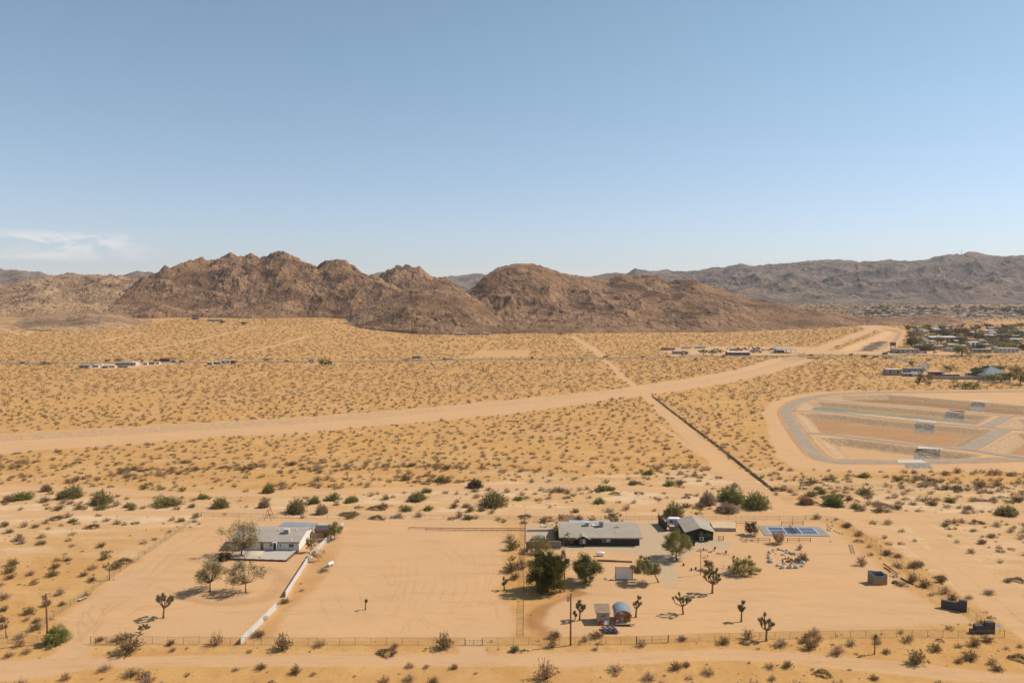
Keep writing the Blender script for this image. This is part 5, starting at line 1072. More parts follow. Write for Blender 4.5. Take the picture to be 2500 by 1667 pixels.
part_box(bh, 'corner_board', mat('pale_blue_trim', (.22, .30, .34), .7), -.12, .06, -.06, .02, 0, 2.3); part_box(bh, 'porch_post', STEEL, -20.9, -20.78, -.95, -.83, 0, 2.2); part_box(bh, 'fascia', mat('fascia_beige', (.34, .27, .22), .8), -22.15, .75, -.80, -.753, 2.10, 2.42)
cooler(bh, -14.0, 6.6, zr(6.6), 1.15, 1.1, 1.0); cooler(bh, -10.0, 6.2, zr(6.2), 1.15, 1.2, 1.5, mat('cooler_tan', (.42, .38, .31), .5, .1, 2))
roof_vent(bh, -12.2, 6.6, zr(6.6), .55)
for x, y in ((-13.2, 2.9), (-11.6, 2.8), (-6.2, 3.0), (-6.0, 2.4), (-12.5, 3.6)): pipe_vent(bh, x, y, zr(y), .28, .13)
for x, y in ((-6.2, 5.4), (-5.7, 5.6), (-5.2, 5.4)): MB().tube([(x, y, zr(y) - .1), (x, y, zr(y) + .3)], .12, 8).build('vent_pipe', BLACK, bh)
MB().box(-18.4, -18.32, .0, 7.6, zr(0) - .3, zr(0) - .25).build('conduit', STEEL, bh)
post_roof('patio_roof', 'pale blue metal patio roof behind the dark house', 'patio roof', [z5_(832, 199), z5_(1370, 206), z5_(1392, 184), z5_(832, 166)], 2.7, .1, mat('pale_blue_metal', (.42, .50, .54), .45, .06, .4, metal=.3, stripes=(0, 2.2, .85)), BLACK)
x, y = P2(*z5_(690, 196)); t = thing('slat_fence', 'dark slat fence pieces behind the dark house roof', 'fence', rel(x, y + 1)); b = MB()
for i in range(26): b.box(i * .19, i * .19 + .12, 0, .04, -.05, 2.2 + .2 * math.sin(i))
b.build('slats', WOODB, t)
# courtyard
wall_run('courtyard_wall', 'brown courtyard wall facing the pine tree', (1284, 1338), (1371, 1336.5), 1.75, TAN, .2); wall_run('courtyard_wall', 'low pale wall across the back of the courtyard', (1286, 1297), (1351, 1296.4), .6, mat('pink_plaster', (.58, .46, .39), .9, .06), .35)
x, y = P2(*z5_(432, 425)); t = thing('hot_tub', 'round turquoise hot tub inside the courtyard', 'hot tub', rel(x, y)); MB().tube([(0, 0, -.05), (0, 0, .75)], 1.55, 24).build('shell', WOODB, t); MB().tube([(0, 0, .75), (0, 0, .83)], [1.6, 1.5], 24).build('cover', mat('turquoise_cover', (.13, .22, .19), .5, .1), t)
x, y = P2(*z5_(535, 255)); 
def patio_chair(label, x, y, ang):
    t = thing('patio_chair', label, 'chair', rel(x, y), ang); WI = mat('white_wire', (.55, .52, .48), .5, .05); MB().box(-.25, .25, -.25, .25, .40, .45).build('seat', WI, t); MB().add([(-.25, .22, .45), (.25, .22, .45), (.25, .38, .95), (-.25, .38, .95), (-.25, .26, .45), (.25, .26, .45), (.25, .42, .95), (-.25, .42, .95)], [(3, 2, 1, 0), (4, 5, 6, 7), (0, 1, 5, 4), (1, 2, 6, 5), (2, 3, 7, 6), (3, 0, 4, 7)]).build('backrest', WI, t)
    for a_, c_ in ((-1, -1), (1, -1), (1, 1), (-1, 1)): MB().tube([(a_ * .22, c_ * .22, .4), (a_ * .27, c_ * .27, 0)], .02, 5).build('leg', WI, t)
patio_chair('metal patio chair on the slab behind the courtyard, farther from the house', x - 1.2, y, 1.2); patio_chair('metal patio chair on the slab behind the courtyard, nearer the house', x + 1.3, y + .2, -1.3)
t = thing('patio_table', 'small round patio table between two metal chairs', 'table', rel(x, y)); MB().tube([(0, 0, .70), (0, 0, .74)], .5, 16).build('table_top', STEEL, t); MB().tube([(0, 0, 0), (0, 0, .7)], [.2, .04], 8).build('pedestal', STEEL, t)
rs = random.Random(4)
def boulder(label, px, w_px, h_px, seed, group=None, m=None, name='boulder', depth=.8):
    x, y = P2(*px); k = y / FPX; sx = w_px * k / 2; sz = h_px * k * .62; return tag(MB().rock((0, 0, sz * .55), sx, max(sx * depth, .2), sz, seed).build(name, m or BOULD, None, rel(x, y), 0), label, 'rock', group)
for i in range(16): f = i / 15; boulder('small pale rock in the row at the foot of the courtyard wall', (1288 + 78 * f, 1341.5 + rs.uniform(-.8, .8)), rs.uniform(3.5, 6), rs.uniform(2.2, 3.6), 200 + i, 'pale rocks lining the courtyard wall')
# twin log rails
for k, (y_, x0, x1, lb) in enumerate(((1290.5, 998, 1282, 'upper of two long log rails at the back of the raked lot'), (1295, 1040, 1281, 'lower of two long log rails at the back of the raked lot'))):
    (xa, ya), (xb, yb_) = P2(x0, y_), P2(x1, y_ + 2.5); t = thing('log_rail', lb, 'rail fence', rel(xa, ya)); MB().tube([(0, 0, .42), ((xb - xa) * .5, (yb_ - ya) * .5 - .2, .40), (xb - xa, yb_ - ya, .42)], .11, 7).build('rail', WOODB, t)
    for i in range(8): f = i / 7; MB().tube([((xb - xa) * f, (yb_ - ya) * f - .2 * math.sin(math.pi * f), -.1), ((xb - xa) * f, (yb_ - ya) * f - .2 * math.sin(math.pi * f), .34)], .08, 6).build('post', WOODB, t)
# garage
A = P(1741, 1318.5); gr = thing('dark_garage', 'square dark garage with grey gable roof beside the white trailer', 'garage', A); LANDMARKS.append(('the dark garage', A[0] - 4, A[1] + 4)); KEEPOUT += [(A[0] - 4, A[1] + 5, 9)]
gw, gd = 7.6, 11.5; MB().extrude([(-gw, -.1), (-gw, 2.5), (-gw / 2, 3.65), (0, 2.5), (0, -.1)], 'y', 0, gd).build('wall', DARKW, gr)
MB().extrude([(-gw - .55, 2.36), (-gw / 2, 3.69), (.55, 2.36), (.55, 2.50), (-gw / 2, 3.83), (-gw - .55, 2.50)], 'y', -.9, gd + .4).build('roof', ROOFD, gr)
ac = part_box(gr, 'air_conditioner', TANK, -3.9, -2.8, -.75, -.15, .15, 1.15); MB().tube([(-3.4, -.76, .65), (-3.4, -.80, .65)], .33, 16).build('fan', BLACK, ac); part_box(gr, 'turf_strip', mat('green_turf', (.05, .13, .08), .9), -4.5, -1.6, -1.3, -.78, 0, .06)
x, y = P2(1689, 1332); t = thing('black_gate_panel', 'tall black fence panel beside the yellow-green yard tree', 'fence', rel(x, y)); b = MB()
for i in range(5): b.box(i * .17, i * .17 + .16, 0, .05, 0, 2.6)
b.box(0, .83, .052, .1, .4, .5).box(0, .83, .052, .1, 2.0, 2.1).build('boards', BLACK, t)
(x0, y0_), (x1, y1_) = P2(1612, 1291), P2(1632, 1318); 
t = thing('lean_to_shadow_panel', 'dark high panel standing for lean-to shadow beside the white trailer', 'wall', rel(*P2(1627, 1297))); b = MB(); b.bar((0, 0, 1.3), (-1, 8, 1.3), .15, 2.6); b.build('boards', DARKW, t); MB().tube([(0, 0, -.1), (0, 0, 3.1)], .14, 7).build('post', BLACK, t); MB().tube([(-1, 8, -.1), (-1, 8, 3.1)], .14, 7).build('post', BLACK, t)  # dark upright panel put in for the shadow of the lean-to
x, y = P2(1636, 1296); t = thing('utility_box', 'low tan flat-roofed box in front of the white trailer', 'shed', rel(x, y)); MB().box(0, 2.6, 0, 1.6, -.1, 1.3).build('body', TAN, t); MB().box(-.1, 2.7, -.1, 1.7, 1.3, 1.4).build('roof', mat('tan_roof', (.44, .33, .24), .9, .1), t)
# travel trailer
x, y = P2(1649, 1288); tr = thing('travel_trailer', 'rounded white travel trailer parked between dark panel and garage', 'trailer', rel(x, y + 2.2), R(-8))
prof = [(-2.3, .55), (-2.35, 1.3), (-2.05, 2.0), (-1.5, 2.4), (1.2, 2.45), (1.9, 2.15), (2.3, 1.5), (2.35, .9), (2.1, .55)]; MB().extrude(prof, 'y', -1.05, 1.05).build('body', TANK, tr, bevel=.38)
w_ = MB(); w_.box(-1.3, -.4, -1.09, -1.04, 1.25, 1.85).build('window', GLASS, tr); MB().box(.9, 1.7, -1.09, -1.04, 1.2, 1.8).build('window', GLASS, tr); part_box(tr, 'door', FRAME, -.1, .6, -1.10, -1.04, .6, 2.1)
for s in (-1, 1): MB().tube([(0, s * .95 - .1, .36), (0, s * .95 + .1, .36)], .36, 14).build('wheel', BLACK, tr)
MB().tube([(2.2, 0, .55), (3.3, 0, .5)], .06, 6).tube([(3.2, 0, .5), (3.2, 0, 0)], .05, 6).build('tow_bar', STEEL, tr)
# low concrete walls and pad right of the garage
wall_run('low_block_wall', 'low block wall running from the garage toward the ball court', (1742, 1296), (1797, 1297), .9, BLOCKW, .25)
b = MB(); q = [P2(1742, 1296), P2(1797, 1297), P2(1796, 1281), P2(1733, 1279)]; o = rel(*q[0]); t = thing('concrete_pad', 'pale raised pad behind the low block wall', 'slab', o); b.prism([(p[0] - o[0], p[1] - o[1]) for p in q], -.1, .82).build('slab', mat('sandy_slab', (.56, .39, .24), .9, .1, .5), t)
(x, y) = P2(1754, 1319); 
def rail_fence(label, a, b_, posts=3, h=1.15, rails=2):
    (x0, y0_), (x1, y1_) = P2(*a), P2(*b_); t = thing('split_rail_fence', label, 'rail fence', rel(x0, y0_)); dx, dy = x1 - x0, y1_ - y0_; RW = mat('redwood_rail', (.27, .125, .065), .9, .2)
    for i in range(posts): f = i / (posts - 1); MB().box(dx * f - .07, dx * f + .07, dy * f - .07, dy * f + .07, -.1, h).build('post', RW, t)
    for k in range(rails): z = h * (.42 + .45 * k) if rails == 2 else h * (.2 + .35 * k); MB().bar((0, 0, z), (dx, dy, z), .05, .12).build('rail', RW, t)
rail_fence('short brown rail fence stub at the garage side ramp', (1754.5, 1319), (1766, 1319), 2, 1.3, 3); rail_fence('brown rail fence behind the ball court, nearer the garage', (1794, 1280.5), (1846.5, 1280.5)); rail_fence('brown rail fence behind the ball court, farther from the garage', (1908, 1281.5), (1960.5, 1281.5))
rail_fence('brown rail fence in front of the ball court, nearer the garage', (1822.5, 1322.5), (1879.5, 1322.5)); rail_fence('brown rail fence in front of the ball court, farther from the garage', (1922.5, 1322.5), (1979, 1322.5))
rail_fence('tilted brown rails at the garage end of the front court fence', (1809, 1314), (1819, 1323), 2, .8); rail_fence('tilted brown rails at the end of the low block wall', (1788, 1279), (1797, 1286.5), 2, .8)
# ball court
q = [P2(1868, 1307.5), P2(2026.4, 1309.5), P2(2000, 1286.8), P2(1849.5, 1283.6)]; o = rel(*q[0]); ct = thing('ball_court', 'grey ball court slab with blue playing surface and white lines', 'sports court', o); MB().prism([(p[0] - o[0], p[1] - o[1]) for p in q], -.1, .14).build('slab', mat('court_slab', (.27, .24, .205), .85, .06, .5), ct); KEEPOUT += [(o[0] + 2 + i * 3.4, o[1] + 4, 5) for i in range(6)]; LANDMARKS.append(('the ball court', o[0] + 8, o[1] + 3))
c = [P2(*z6_(1420, 299)), P2(*z6_(1980, 304)), P2(*z6_(1905, 232)), P2(*z6_(1366, 221))]; c = [np.array(p) - np.array(o[:2]) for p in c]
def on(u, v): return c[0] * (1 - u) * (1 - v) + c[1] * u * (1 - v) + c[2] * u * v + c[3] * (1 - u) * v
def patch(name, m, u0, u1, v0, v1, z): pts = [on(u0, v0), on(u1, v0), on(u1, v1), on(u0, v1)]; return MB().add([(*p, z) for p in pts], [(0, 1, 2, 3)]).build(name, m, ct)
CB = mat('court_blue', (.085, .105, .165), .7, .06, .6); CB2 = mat('court_dark_blue', (.055, .070, .120), .7, .06, .6); WL = mat('court_line', (.72, .70, .68), .7, .03)
patch('blue_surface', CB, 0, .34, 0, 1, .148); patch('blue_surface', CB, .66, 1, 0, 1, .148); patch('kitchen_surface', CB2, .34, .66, 0, 1, .148)
lw = .012; b = MB()
for u0, u1, v0, v1 in ((0, 1, 0, lw * 2.2), (0, 1, 1 - lw * 2.2, 1), (0, lw, 0, 1), (1 - lw, 1, 0, 1), (.34 - lw / 2, .34 + lw / 2, 0, 1), (.66 - lw / 2, .66 + lw / 2, 0, 1), (0, .34, .49, .49 + lw * 2), (.66, 1, .49, .49 + lw * 2)): b.add([(*p, .154) for p in (on(u0, v0), on(u1, v0), on(u1, v1), on(u0, v1))], [(0, 1, 2, 3)])
b.build('court_lines', WL, ct)
pa, pb = on(.5, -.05), on(.5, 1.05); no = (o[0] + pa[0], o[1] + pa[1], o[2] + .14); nt_ = thing('court_net', 'dark net with two posts across the blue court', 'net', no); dv = pb - pa; ns = MB()
for f in (0, 1): MB().tube([(dv[0] * f, dv[1] * f, 0), (dv[0] * f, dv[1] * f, 1.05)], .04, 7).build('post', BLACK, nt_)
NET = mat('net_cord', (.05, .05, .05), .8)
for k in range(9): z = .1 + .1 * k; ns.bar((0, 0, z), (dv[0], dv[1], z), .012, .012)
for k in range(40): f = k / 39; ns.bar((dv[0] * f, dv[1] * f, .1), (dv[0] * f, dv[1] * f, .92), .012, .012)
ns.build('netting', NET, nt_); MB().bar((0, 0, .95), (dv[0], dv[1], .95), .02, .06).build('top_tape', WL, nt_)
# boulder ring with fire pit seats
RK = lambda x, y: zpx(1840, 1330, 13.07, x, y)
ringr = [(500, 215, 95, 60), (470, 300, 90, 55), (525, 255, 80, 45), (480, 395, 110, 70), (545, 520, 170, 110), (500, 430, 60, 60), (615, 170, 70, 50), (655, 155, 60, 40), (785, 135, 90, 75), (900, 160, 90, 45), (960, 190, 80, 40), (1065, 165, 110, 55), (1045, 240, 110, 70), (1010, 265, 60, 40), (940, 300, 120, 50), (1150, 250, 80, 60), (1265, 275, 150, 80),
         (1325, 320, 60, 40), (1420, 365, 70, 40), (1400, 470, 170, 80), (1500, 510, 110, 80), (1560, 560, 150, 90), (805, 640, 170, 80), (945, 700, 180, 120), (985, 600, 110, 60), (1160, 690, 210, 120), (1345, 690, 190, 120), (1480, 650, 120, 90), (1570, 660, 110, 80), (1590, 590, 90, 60), (700, 285, 50, 30), (640, 220, 50, 25)]
for i, (x, y, w_, h_2) in enumerate(ringr):
    side = ('at the front of' if y > 560 else 'at the back of' if y < 330 else 'at the side of'); nm = {5: 'large flat-faced brown boulder', 4: 'large wedge boulder'}.get(i)
    lb = {4: 'large wedge boulder at the open side of the stone ring', 25: 'largest flat-faced brown boulder at the front of the stone ring', 23: 'rounded dark boulder at the front of the stone ring', 26: 'rough grey boulder beside the flat-faced one in the stone ring', 8: 'pointed boulder at the very back of the stone ring', 16: 'long grey boulder in the back of the stone ring'}.get(i)
    boulder(lb or f'pale boulder {side} the stone ring', RK(x, y + h_2 * .3), w_ / 13.07 * 1.15, h_2 / 13.07 * 1.05, 300 + i, None if lb else f'boulders {side} the stone ring')
for i, (x, y) in enumerate(((1010, 440), (1105, 435), (925, 480), (1180, 470), (1235, 490), (1330, 545), (1215, 590), (930, 560))):
    px, py = P2(*RK(x, y + 12)); t = thing('log_stool', 'upright cut log seat around the fire pit', 'log seat', rel(px, py), 0, 'log seats around the fire pit'); MB().tube([(0, 0, -.05), (0, 0, .48 + .1 * (i % 2))], [.24, .21], 9).build('log', WOODB, t); MB().tube([(0, 0, .48 + .1 * (i % 2)), (0, 0, .50 + .1 * (i % 2))], .20, 9).build('cut_face', WOODO, t)
px, py = P2(*RK(1115, 535)); t = thing('fire_pit', 'low rusty fire pit ring in the middle of the log seats', 'fire pit', rel(px, py)); n = 14; MB().tube([(math.cos(2 * math.pi * i / n) * .6, math.sin(2 * math.pi * i / n) * .6, .15) for i in range(n + 1)], .14, 6, False).build('ring', RUST, t); MB().tube([(0, 0, .0), (0, 0, .08)], .5, 12).build('ash_bed', BLACK, t)
# planted area: stumps, rocks, drum
for i, (x, y, lb) in enumerate(((338, 600, 'stump at the drive edge under the yard tree'), (418, 660, 'stump at the drive edge, uphill of the light pole'), (508, 716, 'smaller of two stumps left of the light pole'), (558, 704, 'larger of two stumps beside the light pole'), (905, 512, 'stump behind the planted area, nearest the boulder ring'), (780, 468, 'stump standing in the rock row before the garage'),
                                  (995, 570, 'stump just behind the spreading yellow-green bush'), (1008, 706, 'stump beside the spreading yellow-green bush'), (940, 690, 'leaning stump among the planted rocks'))):
    px, py = P2(*z6_(x, y)); t = thing('stump', 'dark upright ' + lb, 'stump', rel(px, py)); MB().tube([(0, 0, -.05), (0, 0, .62)], [.26, .22], 9).build('log', mat('dark_stump', (.10, .055, .035), .9, .2), t); MB().tube([(0, 0, .62), (0, 0, .64)], .2, 9).build('cut_face', WOODB, t)
k = 0
for (x0, y0_, x1, y1_, n) in ((590, 500, 310, 570, 0), (330, 565, 440, 500, 16), (440, 500, 510, 455, 10), (575, 485, 760, 500, 20), (760, 500, 940, 545, 12), (640, 560, 700, 560, 5), (850, 745, 1040, 760, 16), (870, 775, 990, 790, 8)):
    for i in range(n):
        f = (i + rs.random() * .6) / max(n, 1); lbz = 'under the yard tree' if x0 < 500 and y0_ < 600 else 'before the garage' if y0_ < 600 else 'beside the tallest Joshua tree'
        boulder(f'small pale landscape rock {lbz}', z6_(x0 + (x1 - x0) * f + rs.uniform(-8, 8), y0_ + (y1_ - y0_) * f + rs.uniform(-14, 14)), rs.uniform(2.6, 5.5), rs.uniform(1.8, 3.6), 400 + k, f'landscape rocks {lbz}'); k += 1
px, py = P2(*z6_(1200, 760)); t = thing('steel_drum', 'small cut steel drum beside the spreading bush', 'drum', rel(px, py)); MB().tube([(0, 0, 0), (0, 0, .62)], .46, 16).build('body', mat('galvanised', (.30, .29, .28), .5, .2, metal=.5), t); MB().tube([(0, 0, .62), (0, 0, .66)], [.48, .46], 16).build('rim', TANK, t)
px, py = P2(*z6_(885, 685)); t = thing('bird_statue', 'small pale garden bird statue in the planted area', 'statue', rel(px, py)); MB().tube([(0, 0, 0), (0, 0, .35)], .03, 5).tube([(-.3, 0, .45), (-.1, 0, .55), (.15, 0, .5), (.3, 0, .6)], [.06, .18, .15, .04], 8).tube([(.15, 0, .55), (.2, 0, .9), (.3, 0, .95)], [.06, .04, .02], 6).build('body', TANK, t, smooth=True)
# outdoor screen, rusty beam
sx0, sy0 = P2(1502, 1414.5); k = sy0 / FPX; W_, H_ = 43.5 * k, 32.0 * k; t = thing('outdoor_screen', 'large pale outdoor movie screen in a brown timber frame', 'screen', rel(sx0, sy0)); LANDMARKS.append(('the outdoor screen', sx0, sy0))
MB().box(.18, W_ - .18, -.02, .04, .15, H_ - .14).build('screen_panel', mat('screen_white', (.80, .74, .70), .7, .03), t)
for x in (0, W_ - .16): MB().box(x, x + .16, -.08, .1, -.1, H_ + .12).build('post', WOODB, t)
MB().box(.162, W_ - .162, -.06, .08, H_ - .12, H_).build('beam', WOODB, t); MB().box(.162, W_ - .162, -.06, .08, .02, .14).build('beam', WOODB, t)
for x in (0, W_ - .16): MB().bar((x + .08, .1, H_ * .6), (x + .08, 1.4, 0), .1).build('brace', WOODB, t)
for q, w_, lb in (((1479, 1413), 8, 'larger pale rock lying beside the outdoor screen'), ((1493, 1414.5), 5, 'smaller pale rock lying beside the outdoor screen')): boulder(lb, q, w_, w_ * .5, int(q[0]))
(x0, y0_), (x1, y1_) = P2(*z5_(1225, 722)), P2(*z5_(1700, 742)); t = thing('rusty_pipe', 'long rusty pipe lying across the yard behind the outdoor screen', 'pipe', rel(x0, y0_)); MB().tube([(0, 0, .22), ((x1 - x0) * .58, (y1_ - y0_) * .58, .22)], .25, 10).build('pipe_section', RUST, t); MB().tube([((x1 - x0) * .585, (y1_ - y0_) * .585, .2), ((x1 - x0), (y1_ - y0_), .2)], .2, 10).build('pipe_section', RUST, t)
# plank shed, barrel-roofed wagon, panels
ZK = lambda x, y: zpx(1430, 1440, 12.064, x, y)
x, y = P2(*ZK(352, 1003)); sh = thing('plank_shed', 'small plank shed with brown roof and dark branch shapes on its front', 'shed', rel(x, y)); LANDMARKS.append(('the plank shed', x, y)); KEEPOUT.append((x + 2, y + 2, 4))
MB().extrude([(0, -.05), (0, 2.45), (3.1, 2.95), (3.1, -.05)], 'x', 0, 2.5).build('wall', mat('shed_planks', (.42, .32, .27), .9, .2, 2, .3, 9, stripes=(2, 5, .8)), sh)
MB().add([(-.55, -.25, 2.44), (2.65, -.25, 2.44), (2.65, 3.4, 3.02), (-.55, 3.4, 3.02), (-.55, -.25, 2.56), (2.65, -.25, 2.56), (2.65, 3.4, 3.14), (-.55, 3.4, 3.14)], [(3, 2, 1, 0), (4, 5, 6, 7), (0, 1, 5, 4), (1, 2, 6, 5), (2, 3, 7, 6), (3, 0, 4, 7)]).build('roof', mat('brown_roll_roof', (.27, .185, .12), .9, .15, 1, .3, 6), sh)
b = MB(); 
for pts in ([(.35, 1.45), (.75, 1.75), (1.1, 1.7), (1.5, 1.95), (1.85, 2.2)], [(1.1, 1.7), (1.5, 1.75), (1.62, 1.5), (1.5, 1.35)], [(.75, 1.75), (1.0, 2.05), (1.35, 2.1)], [(1.5, 1.95), (1.75, 1.85)], [(.35, 1.45), (.5, 1.3)]): b.tube([(px, -.04, pz) for px, pz in pts], .035, 5)
b.build('branch_ornament', BLACK, sh); part_box(sh, 'batten', WOODB, 0, 2.5, -.03, .0, 1.17, 1.22)
x, y = P2(*ZK(455, 1005)); t = thing('red_tarp', 'crumpled red tarp in front of the plank shed', 'tarp', rel(x, y - .2)); MB().rock((0, 0, .28), .65, .35, .42, 9).build('cloth', mat('red_cloth', (.42, .06, .035), .8, .3, 3), t)
for i, (xx, lb) in enumerate(((580, 'white plastic chair before the shed, nearer the red tarp'), (650, 'white plastic chair before the shed, nearer the wagon'))):
    x, y = P2(*ZK(xx, 1045)); t = thing('plastic_chair', lb, 'chair', rel(x, y), R(8)); PW = mat('white_plastic', (.72, .70, .66), .4, .03); MB().box(-.24, .24, -.24, .24, .40, .44).build('seat', PW, t); MB().box(-.24, .24, .2, .26, .44, .95).build('backrest', PW, t)
    for a_, c_ in ((-1, -1), (1, -1), (1, 1), (-1, 1)): MB().tube([(a_ * .21, c_ * .21, .4), (a_ * .27, c_ * .27, 0)], .025, 5).build('leg', PW, t)
x, y = P2(*ZK(885, 1045)); wg = thing('covered_wagon', 'barrel-roofed wooden wagon with metal roof and front deck', 'wagon', rel(x, y)); LANDMARKS.append(('the barrel-roofed wagon', x, y)); KEEPOUT.append((x + 2, y + 2, 4)); z0 = .45
prof = [(0, z0), (-.05, z0 + 1.55), (.35, z0 + 2.1), (1.0, z0 + 2.42), (1.6, z0 + 2.5), (2.2, z0 + 2.42), (2.85, z0 + 2.1), (3.25, z0 + 1.55), (3.2, z0)]
MB().extrude([(u, z) for u, z in prof], 'y', .9, 4.6).build('body', mat('brown_planks', (.33, .14, .045), .85, .35, 1.2, .3, 8, stripes=(0, 3.6, .45)), wg)
outp = [(-.18, z0 + 1.1), (-.22, z0 + 1.6), (.27, z0 + 2.24), (.97, z0 + 2.58), (1.6, z0 + 2.67), (2.23, z0 + 2.58), (2.93, z0 + 2.24), (3.42, z0 + 1.6), (3.38, z0 + 1.1)]; inn = [(u * .97 + .05, z - .06) for u, z in reversed(outp)]
MB().extrude(outp + inn, 'y', .35, 5.3).build('roof', mat('corrugated_roof', (.33, .35, .36), .4, .1, .5, metal=.45, stripes=(0, 2.1, .75)), wg)
MB().box(-.1, 3.5, -.35, .9, .40, .50).build('deck', mat('pale_deck', (.46, .33, .19), .9, .2, 2, stripes=(1, 5, .8)), wg); dr = part_box(wg, 'door', mat('pale_door', (.42, .33, .27), .8, .15), 1.05, 1.75, .84, .897, z0 + .05, z0 + 1.0); part_box(wg, 'loft_panel', mat('pale_door'if 0 else 'pale_loft', (.50, .42, .36), .8, .1), .85, 1.65, .82, .895, z0 + 1.65, z0 + 2.2)
part_box(wg, 'window', GLASS, 2.3, 2.75, .85, .896, z0 + .8, z0 + 1.4)
for xx in (.5, 2.8):
    for yy in (1.3, 3.9): MB().tube([(xx, yy - .08, .33), (xx, yy + .08, .33)], .33, 12).build('wheel', BLACK, wg)
MB().bar((-.3, .1, .28), (3.9, .1, .28), .14).bar((3.5, -.3, .3), (4.1, .5, .3), .12).build('chassis', WOODB, wg); x, y = P2(*ZK(930, 985)); t = thing('cooler_box', 'small white box on the wagon deck', 'box', (x, y, Hz(x, y) + .50)); MB().box(-.2, .25, -.18, .18, 0, .33).build('body', TANK, t); MB().box(-.22, .27, -.2, .2, .33, .38).build('lid', TANK, t)
BLUEP = mat('solar_cells', (.035, .050, .080), .25, .15, 2, spec=.6, stripes=(1, 2.2, .6))
for i, (xa, xb, lb) in enumerate(((610, 690, 'dark blue solar panel beside the shed, farthest from the wagon'), (755, 840, 'middle of three tilted dark blue solar panels'), (905, 985, 'dark blue solar panel nearest the wagon'))):
    x, y = P2(*ZK(xb, 1292)); t = thing('solar_panel', lb, 'solar panel', rel(x - .9, y - .1), R(4)); V = [(0, 0, .55), (.98, 0, .25), (.98, 2.7, .25), (0, 2.7, .55)]; V = V + [(a_, c_, d + .05) for a_, c_, d in V]; V = [(a_ - c_ * .16, c_, d) for a_, c_, d in V]; MB().add(V, [(3, 2, 1, 0), (4, 5, 6, 7), (0, 1, 5, 4), (1, 2, 6, 5), (2, 3, 7, 6), (3, 0, 4, 7)]).build('panel', BLUEP, t)
    for yy in (.2, 2.5):
        MB().bar((.05 - yy * .16, yy, 0), (.05 - yy * .16, yy, .54), .05).bar((.9 - yy * .16, yy, 0), (.9 - yy * .16, yy, .27), .05).build('leg', STEEL, t)
# painted enclosure, stepped walls, logs, ladder
K2 = lambda x, y: zpx(2080, 1350, 13.835, x, y)
p0, p1, p2_ = P2(*K2(528, 960)), P2(*K2(730, 1075)), P2(*K2(1190, 1072)); o = rel(*p1); H_ = 2.1; en = thing('painted_enclosure', 'painted wooden enclosure with curved top edge and landscape-coloured bands', 'enclosure', o); LANDMARKS.append(('the painted enclosure', o[0], o[1])); KEEPOUT.append((o[0] + 1, o[1] + 1, 4))
def band_mat():
    m, t, b_ = new_mat('painted_landscape_bands'); l = t.links.new; g = N('ShaderNodeTexCoord', t); s = N('ShaderNodeSeparateXYZ', t); l(g.outputs['Object'], s.inputs[0]); n = N('ShaderNodeTexNoise', t); n.inputs['Scale'].default_value = .7; l(g.outputs['Object'], n.inputs['Vector'])
    f = M2('ADD', M2('MULTIPLY', s.outputs[2], 1 / 2.2, t), M2('MULTIPLY', M2('SUBTRACT', n.outputs[0], .5, t), .25, t), t); r = N('ShaderNodeValToRGB', t); r.color_ramp.interpolation = 'CONSTANT'; e = r.color_ramp.elements; e[0].position = 0; e[0].color = (.36, .20, .11, 1); e[1].position = .26; e[1].color = (.26, .12, .06, 1)
    for p, c_ in ((.36, (.34, .21, .09, 1)), (.44, (.22, .12, .06, 1)), (.50, (.26, .19, .085, 1)), (.72, (.16, .19, .15, 1)), (.80, (.15, .20, .22, 1)), (.92, (.20, .22, .24, 1))): x_ = e.new(p); x_.color = c_
    l(f, r.inputs[0]); l(r.outputs[0], b_.inputs['Base Color']); b_.inputs['Roughness'].default_value = .85; return m
BM = band_mat(); a_ = Vector((p0[0] - o[0], p0[1] - o[1], 0)); c_ = Vector((p2_[0] - o[0], p2_[1] - o[1], 0)); dd = Vector((a_.x * .92, a_.y, 0))
def curved_panel(name, A_, B_, ha, hb, sag, th, n=10):
    A_ = Vector(A_); B_ = Vector(B_); d = (B_ - A_); nrm = Vector((d.y, -d.x, 0)).normalized() * -th; b = MB(); V = []; 
    for i in range(n + 1):
        f = i / n; p = A_ + d * f; z = ha * (1 - f) + hb * f - sag * math.sin(math.pi * f); V += [(p.x, p.y, -.05), (p.x, p.y, z), (p.x + nrm.x, p.y + nrm.y, z), (p.x + nrm.x, p.y + nrm.y, -.05)]
    F = []
    for i in range(n):
        for j in range(4): q_ = i * 4 + j; w2 = i * 4 + (j + 1) % 4; F.append((q_, w2, w2 + 4, q_ + 4))
    F += [(0, 1, 2, 3), (n * 4 + 3, n * 4 + 2, n * 4 + 1, n * 4)]; return b.add(V, F).build(name, BM, en)
curved_panel('side_panel', a_, Vector((0, 0, 0)), 2.85, 2.4, .15, .1); curved_panel('front_panel', (0.01, 0, 0), c_, 2.4, 2.6, .45, .1); curved_panel('back_panel', a_ * .99, c_ + a_, 2.85, 2.6, .1, .1); curved_panel('side_panel', c_, c_ + a_, 2.6, 2.6, .1, .1)
MB().add([(a_.x, a_.y, .5), (0, 0, .5), (c_.x, c_.y, .5), (c_.x + a_.x, c_.y + a_.y, .5)], [(0, 1, 2, 3)]).build('floor', SLAB, en)
GB = mat('dark_grey_block', (.085, .072, .066), .95, .15, 1.5, .3, 8)
def stepped(label, pts, name='stepped_wall'):
    x, y = P2(*pts['at']); t = thing(name, label, 'wall', rel(x, y), pts['rz'])
    for i, (x0, x1, y0_, y1_, z1) in enumerate(pts['boxes']): MB().box(x0, x1, y0_, y1_, -.05, z1).build('block', GB, t, bevel=.03)
